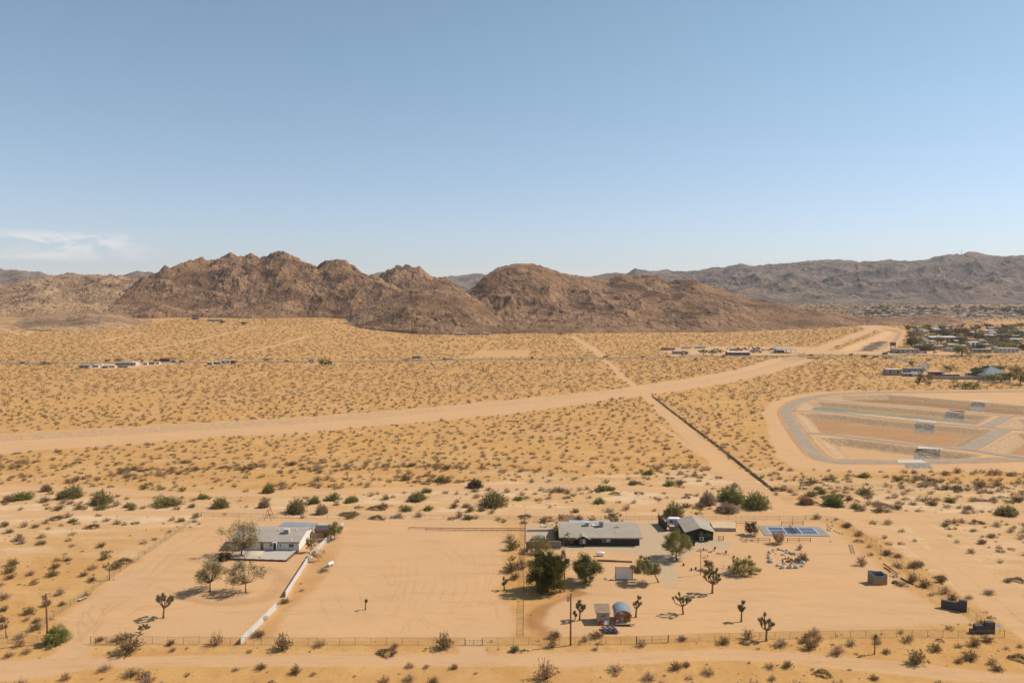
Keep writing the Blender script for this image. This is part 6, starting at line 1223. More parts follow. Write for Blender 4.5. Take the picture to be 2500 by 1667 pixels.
stepped('dark grey stepped block wall angled along the side fence', dict(at=(2297, 1483.5), rz=R(-30), boxes=[(0, 3.35, 0, .8, 1.8), (3.36, 5.0, 0, .9, 2.5)])); stepped('dark grey stepped block wall in the lot corner behind the fence', dict(at=(2371, 1546.5), rz=0, boxes=[(0, .9, 0, .9, .85), (.91, 3.1, .1, 1.2, 1.7), (3.11, 4.9, .1, 1.2, 2.4)]))
x, y = P2(2439, 1545); t = thing('satellite_dish', 'pale tilted dish on a bent post in the lot corner', 'dish', rel(x, y)); MB().tube([(0, 0, 0), (.15, 0, .5), (0, 0, 1.4)], .04, 6).build('post', STEEL, t); MB().tube([(0, 0, 1.35), (-.12, -.08, 1.5), (-.2, -.15, 1.62)], [.05, .38, .46], 14).build('bowl', TANK, t)
for a, b_, r_, lb in (((1075, 480), (1310, 625), .13, 'upper short dark log lying near the side fence'), ((1060, 355), (1560, 720), .10, 'longest dark log lying along the foot of the side fence'), ((1645, 850), (2080, 1075), .16, 'thick dark log below the white stones by the side fence')):
    (x0, y0_), (x1, y1_) = P2(*K2(*a)), P2(*K2(*b_)); t = thing('log', lb, 'log', rel(x0, y0_)); MB().tube([(0, 0, r_), ((x1 - x0) * .5, (y1_ - y0_) * .5, r_ + .04), (x1 - x0, y1_ - y0_, r_)], [r_, r_ * 1.05, r_ * .9], 8).build('trunk', mat('dark_log', (.10, .065, .045), .9, .2), t)
for i, (x, y, w_) in enumerate(((1400, 690, 90), (1310, 770, 70), (1410, 800, 100), (1530, 790, 90), (1300, 640, 80), (1890, 1140, 90), (2160, 1095, 80), (1490, 740, 60), (1340, 600, 70))): boulder('pale rock in the small heap by the side fence logs' if i not in (5, 6) else 'brown rock at the lower end of the side fence logs', K2(x, y), w_ / 13.8, w_ / 20, 500 + i, 'rocks in the heap by the side fence' if i not in (5, 6) else 'brown rocks below the side fence logs')
(x0, y0_), (x1, y1_) = P2(*z4_(955, 292)), P2(*z4_(978, 366)); t = thing('ladder', 'wooden ladder lying flat on the sand below the ball court', 'ladder', rel(x0, y0_)); dx, dy = x1 - x0, y1_ - y0_
for s in (0, .85): MB().bar((s, 0, .10), (dx + s, dy, .10), .09).build('rail', WOODB, t)
for i in range(8): f = (i + .5) / 8; MB().bar((dx * f + .05, dy * f, .14), (dx * f + .80, dy * f, .14), .10, .06).build('rung', WOODG, t)
for i, (x, y) in enumerate(((2090, 215), (2110, 235), (2080, 250), (2130, 205), (2150, 265), (2180, 280), (2210, 290), (2240, 295), (2095, 262))): boulder('pale rock in the scatter beyond the ball court corner', z6_(x, y), 5, 3, 600 + i, 'rocks beyond the ball court')
for q, w_, lb in (((1833, 1308), 9, 'grey rock at the foot of the court tree'), ((1843, 1310), 8, 'brown rock between court tree and ball court'), ((1836, 1320), 8, 'pale rock lying inside the front court rail'), ((2028, 1322), 5, 'small pale rock past the front court rail')): boulder(lb, q, w_, w_ * .55, int(q[0]))
# small things on the sand of the left lots and verge
for q, w_, lb in ((z0_(1070, 1285), 9, 'white stone under the sprawling grey-olive bush'), (z0_(1712, 172), 8, 'flat white stone beside the diagonal wire fence'), (z0_(1025, 640), 7, 'small white stone at the foot of the leaning Joshua'), (z3_(1660, 1168), 8, 'lone grey stone on the verge below the dividing fence'),
                  ((660, 1584), 6, 'white stone beside the airy creosote on the verge'), (z3_(530, 1172), 7, 'reddish stone beside the yellow hydrant')): boulder(lb, q, w_, w_ * .45, int(q[0]) + 3)
# ------------------------------------------------------------------ highway traffic, compounds and the far town
CARB = {k: mat('car_' + k, c, .35, .03, 1, spec=.5) for k, c in dict(white=(.72, .71, .70), dark=(.04, .04, .045), blue=(.16, .21, .28), silver=(.42, .42, .43), red=(.32, .05, .03)).items()}
def vehicle(label, xy, rz, col, kind='car', name=None, group=None):
    L_, H_, W_ = dict(car=(4.5, 1.45, 1.8), pickup=(5.4, 1.8, 1.9), truck=(9, 3.2, 2.4), van=(5.6, 2.3, 2.0))[kind]; x, y = xy
    t = thing(name or ('parked_car' if 'parked' in label else kind if kind != 'pickup' else 'pickup_truck'), label, kind if kind != 'pickup' else 'pickup', (x, y, float(Hbase(x, y)) + .24), rz, group)
    if kind == 'car': pr_ = [(-2.2, .35), (-2.25, .85), (-1.7, .95), (-1.1, 1.42), (.6, 1.45), (1.3, .95), (2.15, .82), (2.25, .35)]
    elif kind == 'pickup': pr_ = [(-2.7, .5), (-2.7, 1.1), (-.6, 1.12), (-.4, 1.78), (.9, 1.8), (1.4, 1.15), (2.6, 1.05), (2.7, .5)]
    elif kind == 'van': pr_ = [(-2.8, .4), (-2.8, 2.2), (-2.6, 2.3), (1.5, 2.3), (2.2, 1.3), (2.75, 1.1), (2.8, .4)]
    else: pr_ = [(-4.5, .8), (-4.5, 3.2), (2.3, 3.2), (2.3, 2.4), (4.0, 2.3), (4.4, 1.3), (4.5, .6)]
    MB().extrude(pr_, 'y', -W_ / 2, W_ / 2).build('body', CARB[col], t, bevel=.05)
    g = MB(); (g.box(-.9, .5, -W_ / 2 - .01, W_ / 2 + .01, .98, 1.33) if kind == 'car' else g.box(-.2, .9, -W_ / 2 - .01, W_ / 2 + .01, 1.2, 1.6) if kind != 'truck' else g.box(2.6, 3.8, -W_ / 2 - .01, W_ / 2 + .01, 1.5, 2.1)).build('window', GLASS, t)
    for sx in (-.31, .31): MB().tube([(sx * L_, -W_ / 2 - .02, .34), (sx * L_, W_ / 2 + .02, .34)], .34, 10).build('wheel', BLACK, t)
    return t
for (px, py, c_, k, lb) in ((1016, 877.5, 'blue', 'truck', 'blue-grey box truck on the highway left of the dark car pair'), (1085, 878.6, 'dark', 'car', 'dark car following just behind a pickup on the highway'), (1096.5, 878.4, 'silver', 'pickup', 'silver pickup in the middle of the highway trio'), (1105, 878.2, 'white', 'car', 'white car leading the highway trio'),
                            (1416, 874.6, 'white', 'car', 'white car on the highway just before the dirt track crossing'), (1478, 873.5, 'dark', 'pickup', 'dark pickup on the highway at the dirt track crossing'), (1569, 873.4, 'dark', 'car', 'lone dark car on the highway past the crossing'), (1631, 872.8, 'dark', 'pickup', 'dark pickup on the highway before the roadside trees'),
                            (700, 883.5, 'dark', 'car', 'dark car on the highway short of the dark tree clump'), (760, 883.2, 'silver', 'van', 'silver van on the highway near the dark tree clump'), (424, 885.2, 'dark', 'car', 'dark car on the highway beside the red-roofed house'), (444, 885, 'dark', 'pickup', 'dark pickup following past the red-roofed house'),
                            (2078, 868.2, 'dark', 'car', 'dark car on the highway beyond the channel bridge'), (1980, 868.6, 'dark', 'car', 'dark car crossing the channel bridge'), (2160, 866.6, 'dark', 'van', 'dark van on the highway before the flat-roofed shop'), (55, 887.6, 'dark', 'car', 'dark car alone at the open end of the highway')):
    vehicle(lb, P2(px, py - .5), R(90) * 0 + (0 if px % 2 else math.pi), c_, k)
PAL = {k: mat('far_' + k, c, .8, .06, .3) for k, c in dict(white=(.56, .50, .43), cream=(.42, .33, .24), tan=(.36, .26, .18), brown=(.19, .12, .085), grey=(.27, .24, .22), roofw=(.56, .50, .43), roofg=(.27, .23, .20), roofb=(.19, .20, .20), roofr=(.42, .11, .05), dark=(.07, .06, .06), steel=(.45, .45, .45), orange=(.48, .15, .05), red=(.30, .08, .05), maroon=(.20, .04, .04), roofd=(.12, .10, .09)).items()}
def house(label, c, w, d, h, wall, roof, rz=0, name='house', cat='house', group=None, style='gable', wins=True, pitch_=.16, z=None):
    """a low building centred at c"""
    x, y = c; t = thing(name, label, cat, (x, y, float(Hbase(x, y)) if z is None else z), rz, group)
    if style == 'gable':
        e = h + d / 2 * pitch_; MB().extrude([(-d / 2, -1), (-d / 2, h), (0, e), (d / 2, h), (d / 2, -1)], 'x', -w / 2, w / 2).build('wall', PAL[wall], t); o_ = .4
        MB().extrude([(-d / 2 - o_, h - o_ * pitch_ + .03), (0, e + .03), (d / 2 + o_, h - o_ * pitch_ + .03), (d / 2 + o_, h - o_ * pitch_ + .22), (0, e + .22), (-d / 2 - o_, h - o_ * pitch_ + .22)], 'x', -w / 2 - o_, w / 2 + o_).build('roof', PAL[roof], t)
    elif style == 'hip':
        MB().box(-w / 2, w / 2, -d / 2, d / 2, -1, h).build('wall', PAL[wall], t); o_ = .7; r_ = min(w, d) * .32; V = [(-w / 2 - o_, -d / 2 - o_, h), (w / 2 + o_, -d / 2 - o_, h), (w / 2 + o_, d / 2 + o_, h), (-w / 2 - o_, d / 2 + o_, h), (-w / 2 + d / 2, 0, h + r_), (w / 2 - d / 2, 0, h + r_)]
        MB().add(V, [(0, 1, 5, 4), (1, 2, 5), (2, 3, 4, 5), (3, 0, 4), (3, 2, 1, 0)]).build('roof', PAL[roof], t)
    else:
        MB().box(-w / 2, w / 2, -d / 2, d / 2, -1, h).build('wall', PAL[wall], t); MB().box(-w / 2 - .3, w / 2 + .3, -d / 2 - .3, d / 2 + .3, h + .002, h + .25).build('roof', PAL[roof], t)
    if wins:
        n = max(2, int(w / 4.5))
        for i in range(n):
            xx = -w / 2 + w * (i + .5) / n; MB().box(xx - .6, xx + .6, -d / 2 - .05, -d / 2 + .02, h * .38, h * .78).build('window', PAL['dark'], t)
    return t
def at(px, py, off=0):
    x, y = P2(px, py); return (x, y + off)
def W_(px, py, w): return w / FPX * P2(px, py)[1]
ZC = lambda x, y: zpx(180, 850, 5.113, x, y)
# left compound by the highway
for (x, y, w_, d, h, wa, ro, st, lb, nm, ct_) in ((160, 243, 120, 9, 3.4, 'grey', 'roofg', 'gable', 'grey low house at the near end of the roadside compound', 'house', 'house'), (290, 236, 60, 4, 2.8, 'white', 'roofw', 'flat', 'white trailer behind the grey house', 'house_trailer', 'trailer'), (335, 220, 50, 4, 2.6, 'white', 'roofw', 'flat', 'white trailer at the back of the roadside compound', 'house_trailer', 'trailer'),
        (400, 246, 70, 4, 2.2, 'grey', 'roofb', 'flat', 'grey trailer beside the white one in the compound', 'house_trailer', 'trailer'), (480, 240, 90, 4, 2.4, 'white', 'roofw', 'flat', 'long white trailer along the compound front', 'house_trailer', 'trailer'), (650, 212, 190, 12, 3.6, 'grey', 'roofg', 'gable', 'longest grey house of the roadside compound', 'house', 'house'), (775, 212, 50, 9, 4.0, 'white', 'roofw', 'gable', 'small white gabled house in the compound', 'house', 'house'),
        (625, 240, 120, 4, 2.3, 'tan', 'roofg', 'flat', 'low tan shed row before the longest grey house', 'shed', 'shed'), (905, 208, 45, 4, 3.0, 'white', 'roofw', 'flat', 'white trailer beyond the white gabled house', 'house_trailer', 'trailer'), (985, 200, 80, 7, 3.0, 'tan', 'roofg', 'gable', 'tan house beyond the compound trailers', 'house', 'house'), (1050, 196, 50, 4, 2.6, 'white', 'roofw', 'flat', 'white trailer closest to the red-roofed house', 'house_trailer', 'trailer'),
        (1165, 162, 125, 12, 4.2, 'brown', 'roofr', 'gable', 'brown house with bright red roof beside the highway', 'house', 'house'), (1705, 208, 62, 4, 3.6, 'cream', 'roofw', 'flat', 'cream container at the small roadside lot', 'container', 'container'), (1795, 198, 90, 4, 3.0, 'grey', 'roofw', 'flat', 'grey trailer beside the cream container', 'house_trailer', 'trailer'), (1905, 192, 120, 5, 4.6, 'white', 'roofw', 'flat', 'big white trailer at the small roadside lot', 'house_trailer', 'trailer'), (1990, 190, 50, 5, 4.4, 'red', 'roofw', 'flat', 'red-sided hut at the end of the small roadside lot', 'hut', 'hut')):
    p = ZC(x, y); house(lb, at(*p), W_(*p, w_ / 5.113), d, h * .72, wa, ro, R(3), nm, ct_, None, st)
p = ZC(1772, 190); x, y = at(*p); t = thing('sign_post', 'tall pole sign with white panel at the small roadside lot', 'sign', (x, y, 0)); MB().tube([(0, 0, 0), (0, 0, 9)], .2, 6).build('post', PAL['steel'], t); MB().box(-1.5, 1.5, -.15, .15, 7.4, 9.4).build('panel', PAL['white'], t)
def far_tree(label, px, py, w_px, h_px, kind, seed, name='tree', cat='tree', group=None, proto={}):
    """trees beyond the highway: own trunk and crown, the crown shared between trees of a kind"""
    x, y = P2(px, py); s = w_px / FPX * y; h = h_px / FPX * y; key = (kind, seed % 4)
    if key not in proto:
        me, C = crown_mesh('crown', 100 + seed % 4 * 7, (0, 0, .58), (.5, .5, .42), 26, 26, .055, LM[kind], .30, -.8, .35); b = MB().tube([(0, 0, -.05), (0.02, 0, .3), (0, .02, .6)], [.04, .03, .015], 6)
        for c in C[:5]: b.tube([(0, 0, .25), c], [.02, .008], 4, False)
        tm = bpy.data.meshes.new('trunk'); tm.from_pydata(b.v, [], b.f); tm.materials.append(BARK); proto[key] = (me, tm)
    t = thing(name, label, cat, (x, y, float(Hbase(x, y)) - .1), seed * 1.3, group); t.scale = (s, s, h); link('crown', proto[key][0], t); link('trunk', proto[key][1], t); return t
for px, py, w_, h, kd, lb in ((786, 893, 18, 19, 'round', 'taller of two dark trees in the clump beside the highway'), (802, 893, 18, 15, 'round', 'shorter of two dark trees in the clump beside the highway'), (381, 884, 18, 8, 'round', 'dark tree just left of the red-roofed house'), (119, 889, 32, 8, 'olive', 'long low dark thicket on the highway verge'), (262, 883, 15, 7, 'olive', 'olive bush on the far verge behind the compound'),
                              (288, 882, 20, 7, 'olive', 'wide olive bush on the far verge behind the compound'), (348, 883, 10, 6, 'olive', 'small olive bush near the red-roofed house'), (576, 888, 8, 9, 'olive', 'small tree at the end of the roadside lot'), (652, 882, 18, 8, 'olive', 'low wide bush on the verge beside the highway'), (992, 880, 11, 6, 'olive', 'round bush on the highway verge near the box truck'), (1299, 877, 10, 7, 'dark', 'dark bush beside the bare rectangle')):
    far_tree(lb, px, py, w_, h, kd, int(px), 'roadside_tree')
# compound by the bridge
KC = lambda x, y: zpx(1580, 780, 3.92, x, y)
for (x, y, w_, d, h, wa, ro, st, lb, nm, ct_) in ((200, 285, 75, 6, 4.5, 'brown', 'roofr', 'flat', 'brown container with rusty roof at the yard end', 'container', 'container'), (210, 292, 55, 5, 3.6, 'grey', 'roofg', 'flat', 'grey container in front of the brown one', 'container', 'container'), (375, 277, 88, 5, 4.5, 'white', 'roofw', 'flat', 'white container behind the lone round tree', 'container', 'container'),
        (507, 275, 100, 5, 4.8, 'white', 'roofw', 'flat', 'long white container behind the three dark trees', 'container', 'container'), (660, 290, 50, 4, 3.5, 'white', 'roofw', 'flat', 'small white container between trees and machinery', 'container', 'container'), (290, 327, 90, 9, 5, 'grey', 'roofg', 'gable', 'pale grey house beside the lone round tree', 'house', 'house'), (865, 338, 208, 12, 6.2, 'brown', 'roofw', 'gable', 'long brown building with white roof by the highway', 'long_building', 'building')):
    p = KC(x, y); house(lb, at(*p), W_(*p, w_ / 3.92), d, h * .5, wa, ro, R(-1), nm, ct_, None, st, wins=nm != 'container')
p = KC(1237, 322); x, y = at(*p); w_ = W_(*p, 46); t = thing('metal_canopy', 'open metal canopy building on tall posts by the channel', 'canopy', (x, y, 0)); MB().add([(-.5, -1, 4.2), (w_ + .5, -1, 4.0), (w_ + .5, 16, 4.9), (-.5, 16, 5.1), (-.5, -1, 4.4), (w_ + .5, -1, 4.2), (w_ + .5, 16, 5.1), (-.5, 16, 5.3)], [(3, 2, 1, 0), (4, 5, 6, 7), (0, 1, 5, 4), (1, 2, 6, 5), (2, 3, 7, 6), (3, 0, 4, 7)]).build('roof', METR, t)
for i in range(5):
    for yy in (0, 15): MB().box(w_ * i / 4 - .2, w_ * i / 4 + .2, yy - .2, yy + .2, -.5, 4.1 - .05 * i + (.75 if yy else 0)).build('post', PAL['steel'], t)
MB().box(1, w_ * .55, 9, 14, -.3, 2.4).build('stored_crates', PAL['tan'], t)
mr_ = random.Random(8)
for i, (x, y, c_, lb) in enumerate(((820, 304, 'red', 'red loader at the edge of the machinery yard'), (880, 303, 'orange', 'orange loader near the front of the machinery yard'), (915, 290, 'orange', 'orange truck in the back row of the machinery yard'), (985, 316, 'red', 'red truck behind the long brown building'), (1035, 305, 'orange', 'tall orange crane in the machinery yard'), (1050, 318, 'tan', 'tan truck beside the orange crane'), (1045, 285, 'brown', 'brown truck at the back of the machinery yard'),
                                   (1135, 298, 'red', 'low red trailer in open yard space'), (1205, 290, 'brown', 'brown machine close to the metal canopy'), (850, 296, 'steel', 'pale truck between two loaders'))):
    p = KC(x, y); xx, yy = at(*p); t = thing('work_machine', lb, 'machine', (xx, yy, 0), mr_.uniform(-.4, .4)); L_ = 11 if 'truck' in lb or 'trailer' in lb else 8
    MB().box(-L_ / 2, L_ / 2, -1.3, 1.3, .9, 2.0 if 'trailer' not in lb else 1.6).build('body', PAL[c_], t); MB().box(L_ * .1, L_ * .32, -1.2, 1.2, 2.0, 3.6).build('cab', PAL['steel' if c_ != 'steel' else 'dark'], t) if 'trailer' not in lb else None
    if 'loader' in lb or 'crane' in lb: MB().bar((-1, 0, 2), (-L_ * .7, 0, 4.5 if 'loader' in lb else 9), .5).bar((-L_ * .7, 0, 4.5 if 'loader' in lb else 9), (-L_ * .95, 0, 1.5), .4).build('boom', PAL[c_], t)
    for sx in (-.32, .32): MB().tube([(sx * L_, -1.45, .75), (sx * L_, 1.45, .75)], .75, 10).build('wheel', PAL['dark'], t)
for x, y, w_, h, lb in ((362, 348, 66, 52, 'lone round green tree at the yard entrance'), (540, 340, 74, 56, 'largest of three dark green trees by the highway'), (620, 342, 90, 54, 'middle of three dark green trees by the highway'), (705, 322, 52, 36, 'smallest of three dark green trees by the highway')):
    p = KC(x, y); far_tree(lb, p[0], p[1], w_ / 3.92, h / 3.92, 'round', int(x), 'yard_tree')
for x, y, w_, h, lb in ((410, 348, 16, 14, 'small dark bush at the yard entrance'), (730, 362, 50, 24, 'brown bush across the highway from the long building'), (465, 396, 40, 30, 'olive bush below the highway facing the yard trees'), (1135, 360, 36, 18, 'dark bush on the verge before the canopy')):
    p = KC(x, y); far_tree(lb, p[0], p[1], w_ / 3.92, h / 3.92, 'olive', int(x), 'roadside_bush', 'bush')
# bridge where the channel passes under the highway
p = KC(1530, 374); x, y = at(*p); w_ = W_(*p, 30); t = thing('road_bridge', 'low concrete bridge with dark culvert openings over the channel', 'bridge', (x, y, 0)); MB().box(0, w_, -.6, .6, -.2, 1.3).build('parapet', PAL['tan'], t)
for i in range(4): MB().box(w_ * i / 4 + .8, w_ * (i + 1) / 4 - .5, -.68, -.61, -2.6, -.25).build('culvert_opening', PAL['dark'], t)
b = MB()
for i in range(5): b.box(w_ * i / 4 - .35, w_ * i / 4 + .35, -.72, -.4, -2.8, -.2)
b.build('pier', PAL['tan'], t)
# settlement right of the channel: buildings one can tell apart
for (x, y, w_, d, h, wa, ro, st, rz, lb, nm, ct_) in ((640, 832, 330, 14, 4.4, 'cream', 'roofg', 'flat', 0, 'flat-roofed cream shop with dark windows beside the channel', 'shop_building', 'shop'), (1150, 648, 350, 18, 4.4, 'grey', 'roofw', 'gable', -2, 'long grey hall with bright white roof', 'long_hall', 'hall'), (1375, 640, 60, 10, 4, 'grey', 'roofg', 'flat', 0, 'grey annex at the end of the long hall', 'annex', 'building'),
        (890, 770, 190, 5, 4.5, 'tan', 'roofw', 'flat', 0, 'tan row building with white roof behind the shop', 'row_building', 'building'), (960, 800, 210, 3, 3.5, 'brown', 'brown', 'flat', 0, 'long brown board fence-like shed beside the shop lot', 'long_shed', 'shed'), (1090, 780, 140, 9, 4.5, 'cream', 'roofw', 'gable', 0, 'cream house behind the brown long shed', 'house', 'house'), (1285, 810, 130, 8, 4, 'white', 'roofg', 'gable', 0, 'white house before the big roadside tree', 'house', 'house'),
        (1570, 728, 130, 9, 4, 'white', 'roofw', 'gable', 0, 'white house above the big roadside tree', 'house', 'house'), (1700, 690, 110, 12, 4, 'white', 'roofw', 'gable', 0, 'white-roofed house behind the trailer park', 'house', 'house'), (1700, 760, 150, 8, 4, 'white', 'roofw', 'gable', 0, 'white house in the middle of the trailer park', 'house', 'house'), (1650, 785, 150, 6, 3.6, 'cream', 'roofw', 'flat', 0, 'cream mobile home just above the highway', 'mobile_home', 'mobile home'),
        (1730, 830, 270, 5, 4.2, 'grey', 'roofw', 'flat', 0, 'long grey mobile home with white roof along the highway', 'mobile_home', 'mobile home'), (2100, 825, 290, 9, 5, 'white', 'roofw', 'flat', 0, 'long white mobile home row along the highway', 'mobile_home', 'mobile home'), (1960, 790, 120, 6, 4, 'cream', 'roofw', 'flat', 0, 'cream mobile home behind the long white row', 'mobile_home', 'mobile home'), (2190, 770, 180, 6, 3.5, 'tan', 'roofw', 'flat', 0, 'tan mobile home behind the long white row', 'mobile_home', 'mobile home'),
        (2220, 620, 90, 8, 4, 'white', 'roofw', 'gable', 0, 'white house far side of the trailer park', 'house', 'house'), (2060, 760, 150, 4, 3.2, 'cream', 'roofw', 'flat', 0, 'low cream mobile home in the trailer park middle', 'mobile_home', 'mobile home'),
        (460, 1150, 215, 7, 5.0, 'tan', 'roofw', 'flat', 0, 'tan open-sided shed at the side road lot', 'open_shed', 'shed'), (345, 1130, 60, 3, 2.2, 'white', 'roofw', 'flat', 0, 'small white trailer beside the tan open shed', 'house_trailer', 'trailer'), (757, 1125, 235, 8, 4.2, 'grey', 'roofb', 'flat', 0, 'grey-blue workshop at the side road lot', 'workshop', 'workshop'), (670, 1168, 120, 3, 2.4, 'grey', 'roofw', 'flat', 0, 'grey trailer with white roof before the workshop', 'house_trailer', 'trailer'),
        (820, 1172, 150, 3.5, 2.3, 'white', 'roofw', 'flat', -3, 'white trailer with long white roof before the workshop', 'house_trailer', 'trailer'), (800, 1150, 120, 3, 2.4, 'white', 'roofw', 'flat', 0, 'white truck trailer tucked by the workshop', 'house_trailer', 'trailer'), (1090, 1160, 200, 4, 3.4, 'maroon', 'roofw', 'flat', -4, 'maroon and white long trailer at the side road', 'long_trailer', 'trailer'), (1300, 1182, 210, 4, 2.6, 'maroon', 'roofw', 'flat', -4, 'lower maroon trailer row beside the first', 'long_trailer', 'trailer'),
        (1560, 1150, 80, 4, 2.0, 'white', 'roofw', 'flat', 0, 'stack of white slabs beside the round green tree', 'slab_stack', 'stack'), (1850, 1165, 290, 20, 3.6, 'cream', 'roofb', 'hip', 0, 'large house with blue-grey hipped roof among green trees', 'hipped_house', 'house'), (1830, 1190, 190, 8, 2.6, 'cream', 'roofb', 'hip', 0, 'lower blue-roofed wing in front of the hipped house', 'hipped_house', 'house')):
    p = ZT([(x, y)])[0]; house(lb, at(*p), W_(*p, w_ / 5.88), d, h, wa, ro, R(rz), nm, ct_, None, st)
p = ZT([(1570, 1215)])[0]; x, y = at(*p); t = thing('garden_wall', 'long grey block wall beside the maroon trailers', 'wall', (x - 27, y + 4, 0), R(-9)); MB().box(0, 56, -.2, .2, -.3, 2.6).build('blocks', BLOCKW, t); MB().box(-.05, 56.05, -.25, .25, 2.602, 2.75).build('coping', BLOCKW, t)
p = ZT([(468, 815)])[0]; x, y = at(*p); t = thing('tank_tower', 'small square water tank on posts beside the flat-roofed shop', 'tower', (x, y, 0)); MB().box(-2.5, 2.5, -2, 2, 7, 11).build('tank', PAL['brown'], t)
for a, b_ in ((-2, -1.5), (2, -1.5), (2, 1.5), (-2, 1.5)): MB().box(a - .2, a + .2, b_ - .2, b_ + .2, -.3, 7).build('leg', PAL['brown'], t)
GT = [(1660, 1168, 150, 100, 'round', 'round green tree left of the blue hipped roof'), (1300, 1085, 165, 60, 'green', 'bright green low tree behind the maroon trailers'), (2000, 1085, 130, 60, 'round', 'dark green tree behind the hipped house'), (1835, 1235, 120, 70, 'green', 'light green tree in front of the hipped house'), (1925, 1262, 130, 100, 'green', 'tall light green tree before the hipped house'), (2020, 1255, 130, 90, 'green', 'spreading green tree beside the hipped house'),
      (2150, 1255, 150, 110, 'round', 'large dark green tree past the hipped house'), (2300, 1290, 150, 150, 'green', 'tallest green tree at the frame edge beyond the house'), (2250, 1150, 150, 100, 'olive', 'olive tree behind the tallest green tree'), (1460, 878, 240, 130, 'mesq', 'huge grey-brown tree standing alone beside the highway'), (740, 745, 110, 110, 'dark', 'dark tree cluster above the flat-roofed shop'), (820, 690, 120, 60, 'dark', 'dark tree behind the shop, below the long hall'),
      (1440, 752, 150, 75, 'round', 'dark green tree above the huge roadside tree'), (1170, 768, 110, 50, 'round', 'round green tree above the brown long shed'), (1045, 745, 90, 45, 'round', 'dark green tree left of the round one'), (1300, 690, 70, 60, 'dark', 'dark tree in front of the long hall'), (1150, 680, 70, 40, 'dark', 'small dark tree before the middle of the long hall'), (1850, 720, 230, 80, 'olive', 'broad olive tree behind the trailer park'),
      (1950, 740, 120, 70, 'olive', 'olive tree over the cream mobile home'), (1480, 690, 160, 70, 'dark', 'dark tree at the end of the long hall'), (1920, 1000, 0, 0, '', ''), (920, 1245, 130, 100, 'olive', 'olive tree below the maroon trailers'), (1000, 1240, 90, 90, 'olive', 'second olive tree below the maroon trailers'), (830, 1300, 50, 110, 'dark', 'bare dark tree below the workshop trailers'), (1340, 1245, 90, 50, 'olive', 'olive bush before the block wall'), (735, 1015, 60, 55, 'olive', 'olive bush inside the side road bend'),
      (980, 1290, 60, 40, 'olive', 'low olive bush below the second olive tree'), (1470, 1345, 110, 70, 'lime', 'yellow-green bush by the basin edge road'), (1630, 1345, 160, 80, 'lime', 'largest yellow-green bush by the basin edge road'), (1350, 1340, 100, 45, 'mesq', 'olive bush by the basin edge road'), (60, 895, 80, 30, 'dark', 'dark bush on the near verge past the bridge'), (225, 898, 70, 20, 'dark', 'low dark bush along the near verge'), (395, 915, 90, 24, 'olive', 'olive bush beside the side road start'),
      (1800, 905, 110, 36, 'brown', 'brown bush on the verge below the mobile homes'), (2060, 900, 0, 0, '', ''), (985, 945, 60, 30, 'brown', 'brown bush above the side road bend'), (1390, 560, 150, 70, 'dark', 'dark tree mass above the long hall'), (1480, 580, 170, 80, 'dark', 'dark tree mass right of the first above the hall'), (1620, 530, 70, 35, 'round', 'dark green tree on the orange flat'), (2100, 560, 220, 60, 'dark', 'wide dark tree group behind the white house'), (2090, 255, 60, 60, 'dark', 'tall dark pine far off in the town')]
for i, (x, y, w_, h, kd, lb) in enumerate(GT):
    if w_ == 0: continue
    p = ZT([(x, y)])[0]; far_tree(lb, p[0], p[1], w_ / 5.88 * 1.3, h / 5.88 * 1.3, kd, i * 3 + int(x), 'town_tree')
for i, (x, y, c_, k_, lb) in enumerate(((410, 825, 'silver', 'car', 'silver car parked nearest the water tank'), (440, 822, 'blue', 'car', 'blue car parked beside the silver one'), (500, 832, 'silver', 'van', 'silver van parked before the flat-roofed shop'), (540, 840, 'dark', 'car', 'dark car parked before the flat-roofed shop'), (660, 840, 'white', 'car', 'white car parked at the shop wall'), (735, 846, 'white', 'pickup', 'white pickup parked at the shop corner'),
                                         (825, 838, 'dark', 'car', 'dark car parked first past the shop corner'), (860, 838, 'dark', 'car', 'dark car parked second past the shop corner'), (895, 838, 'silver', 'car', 'silver car parked third past the shop corner'), (930, 838, 'dark', 'pickup', 'dark pickup parked last past the shop corner'), (1075, 833, 'dark', 'car', 'dark car alone in the open shop lot'), (1195, 800, 'silver', 'van', 'silver van parked by the white house'))):
    p = ZT([(x, y)])[0]; vehicle(lb, P2(*p), mr_.uniform(-.5, .5), c_, k_, 'parked_car')
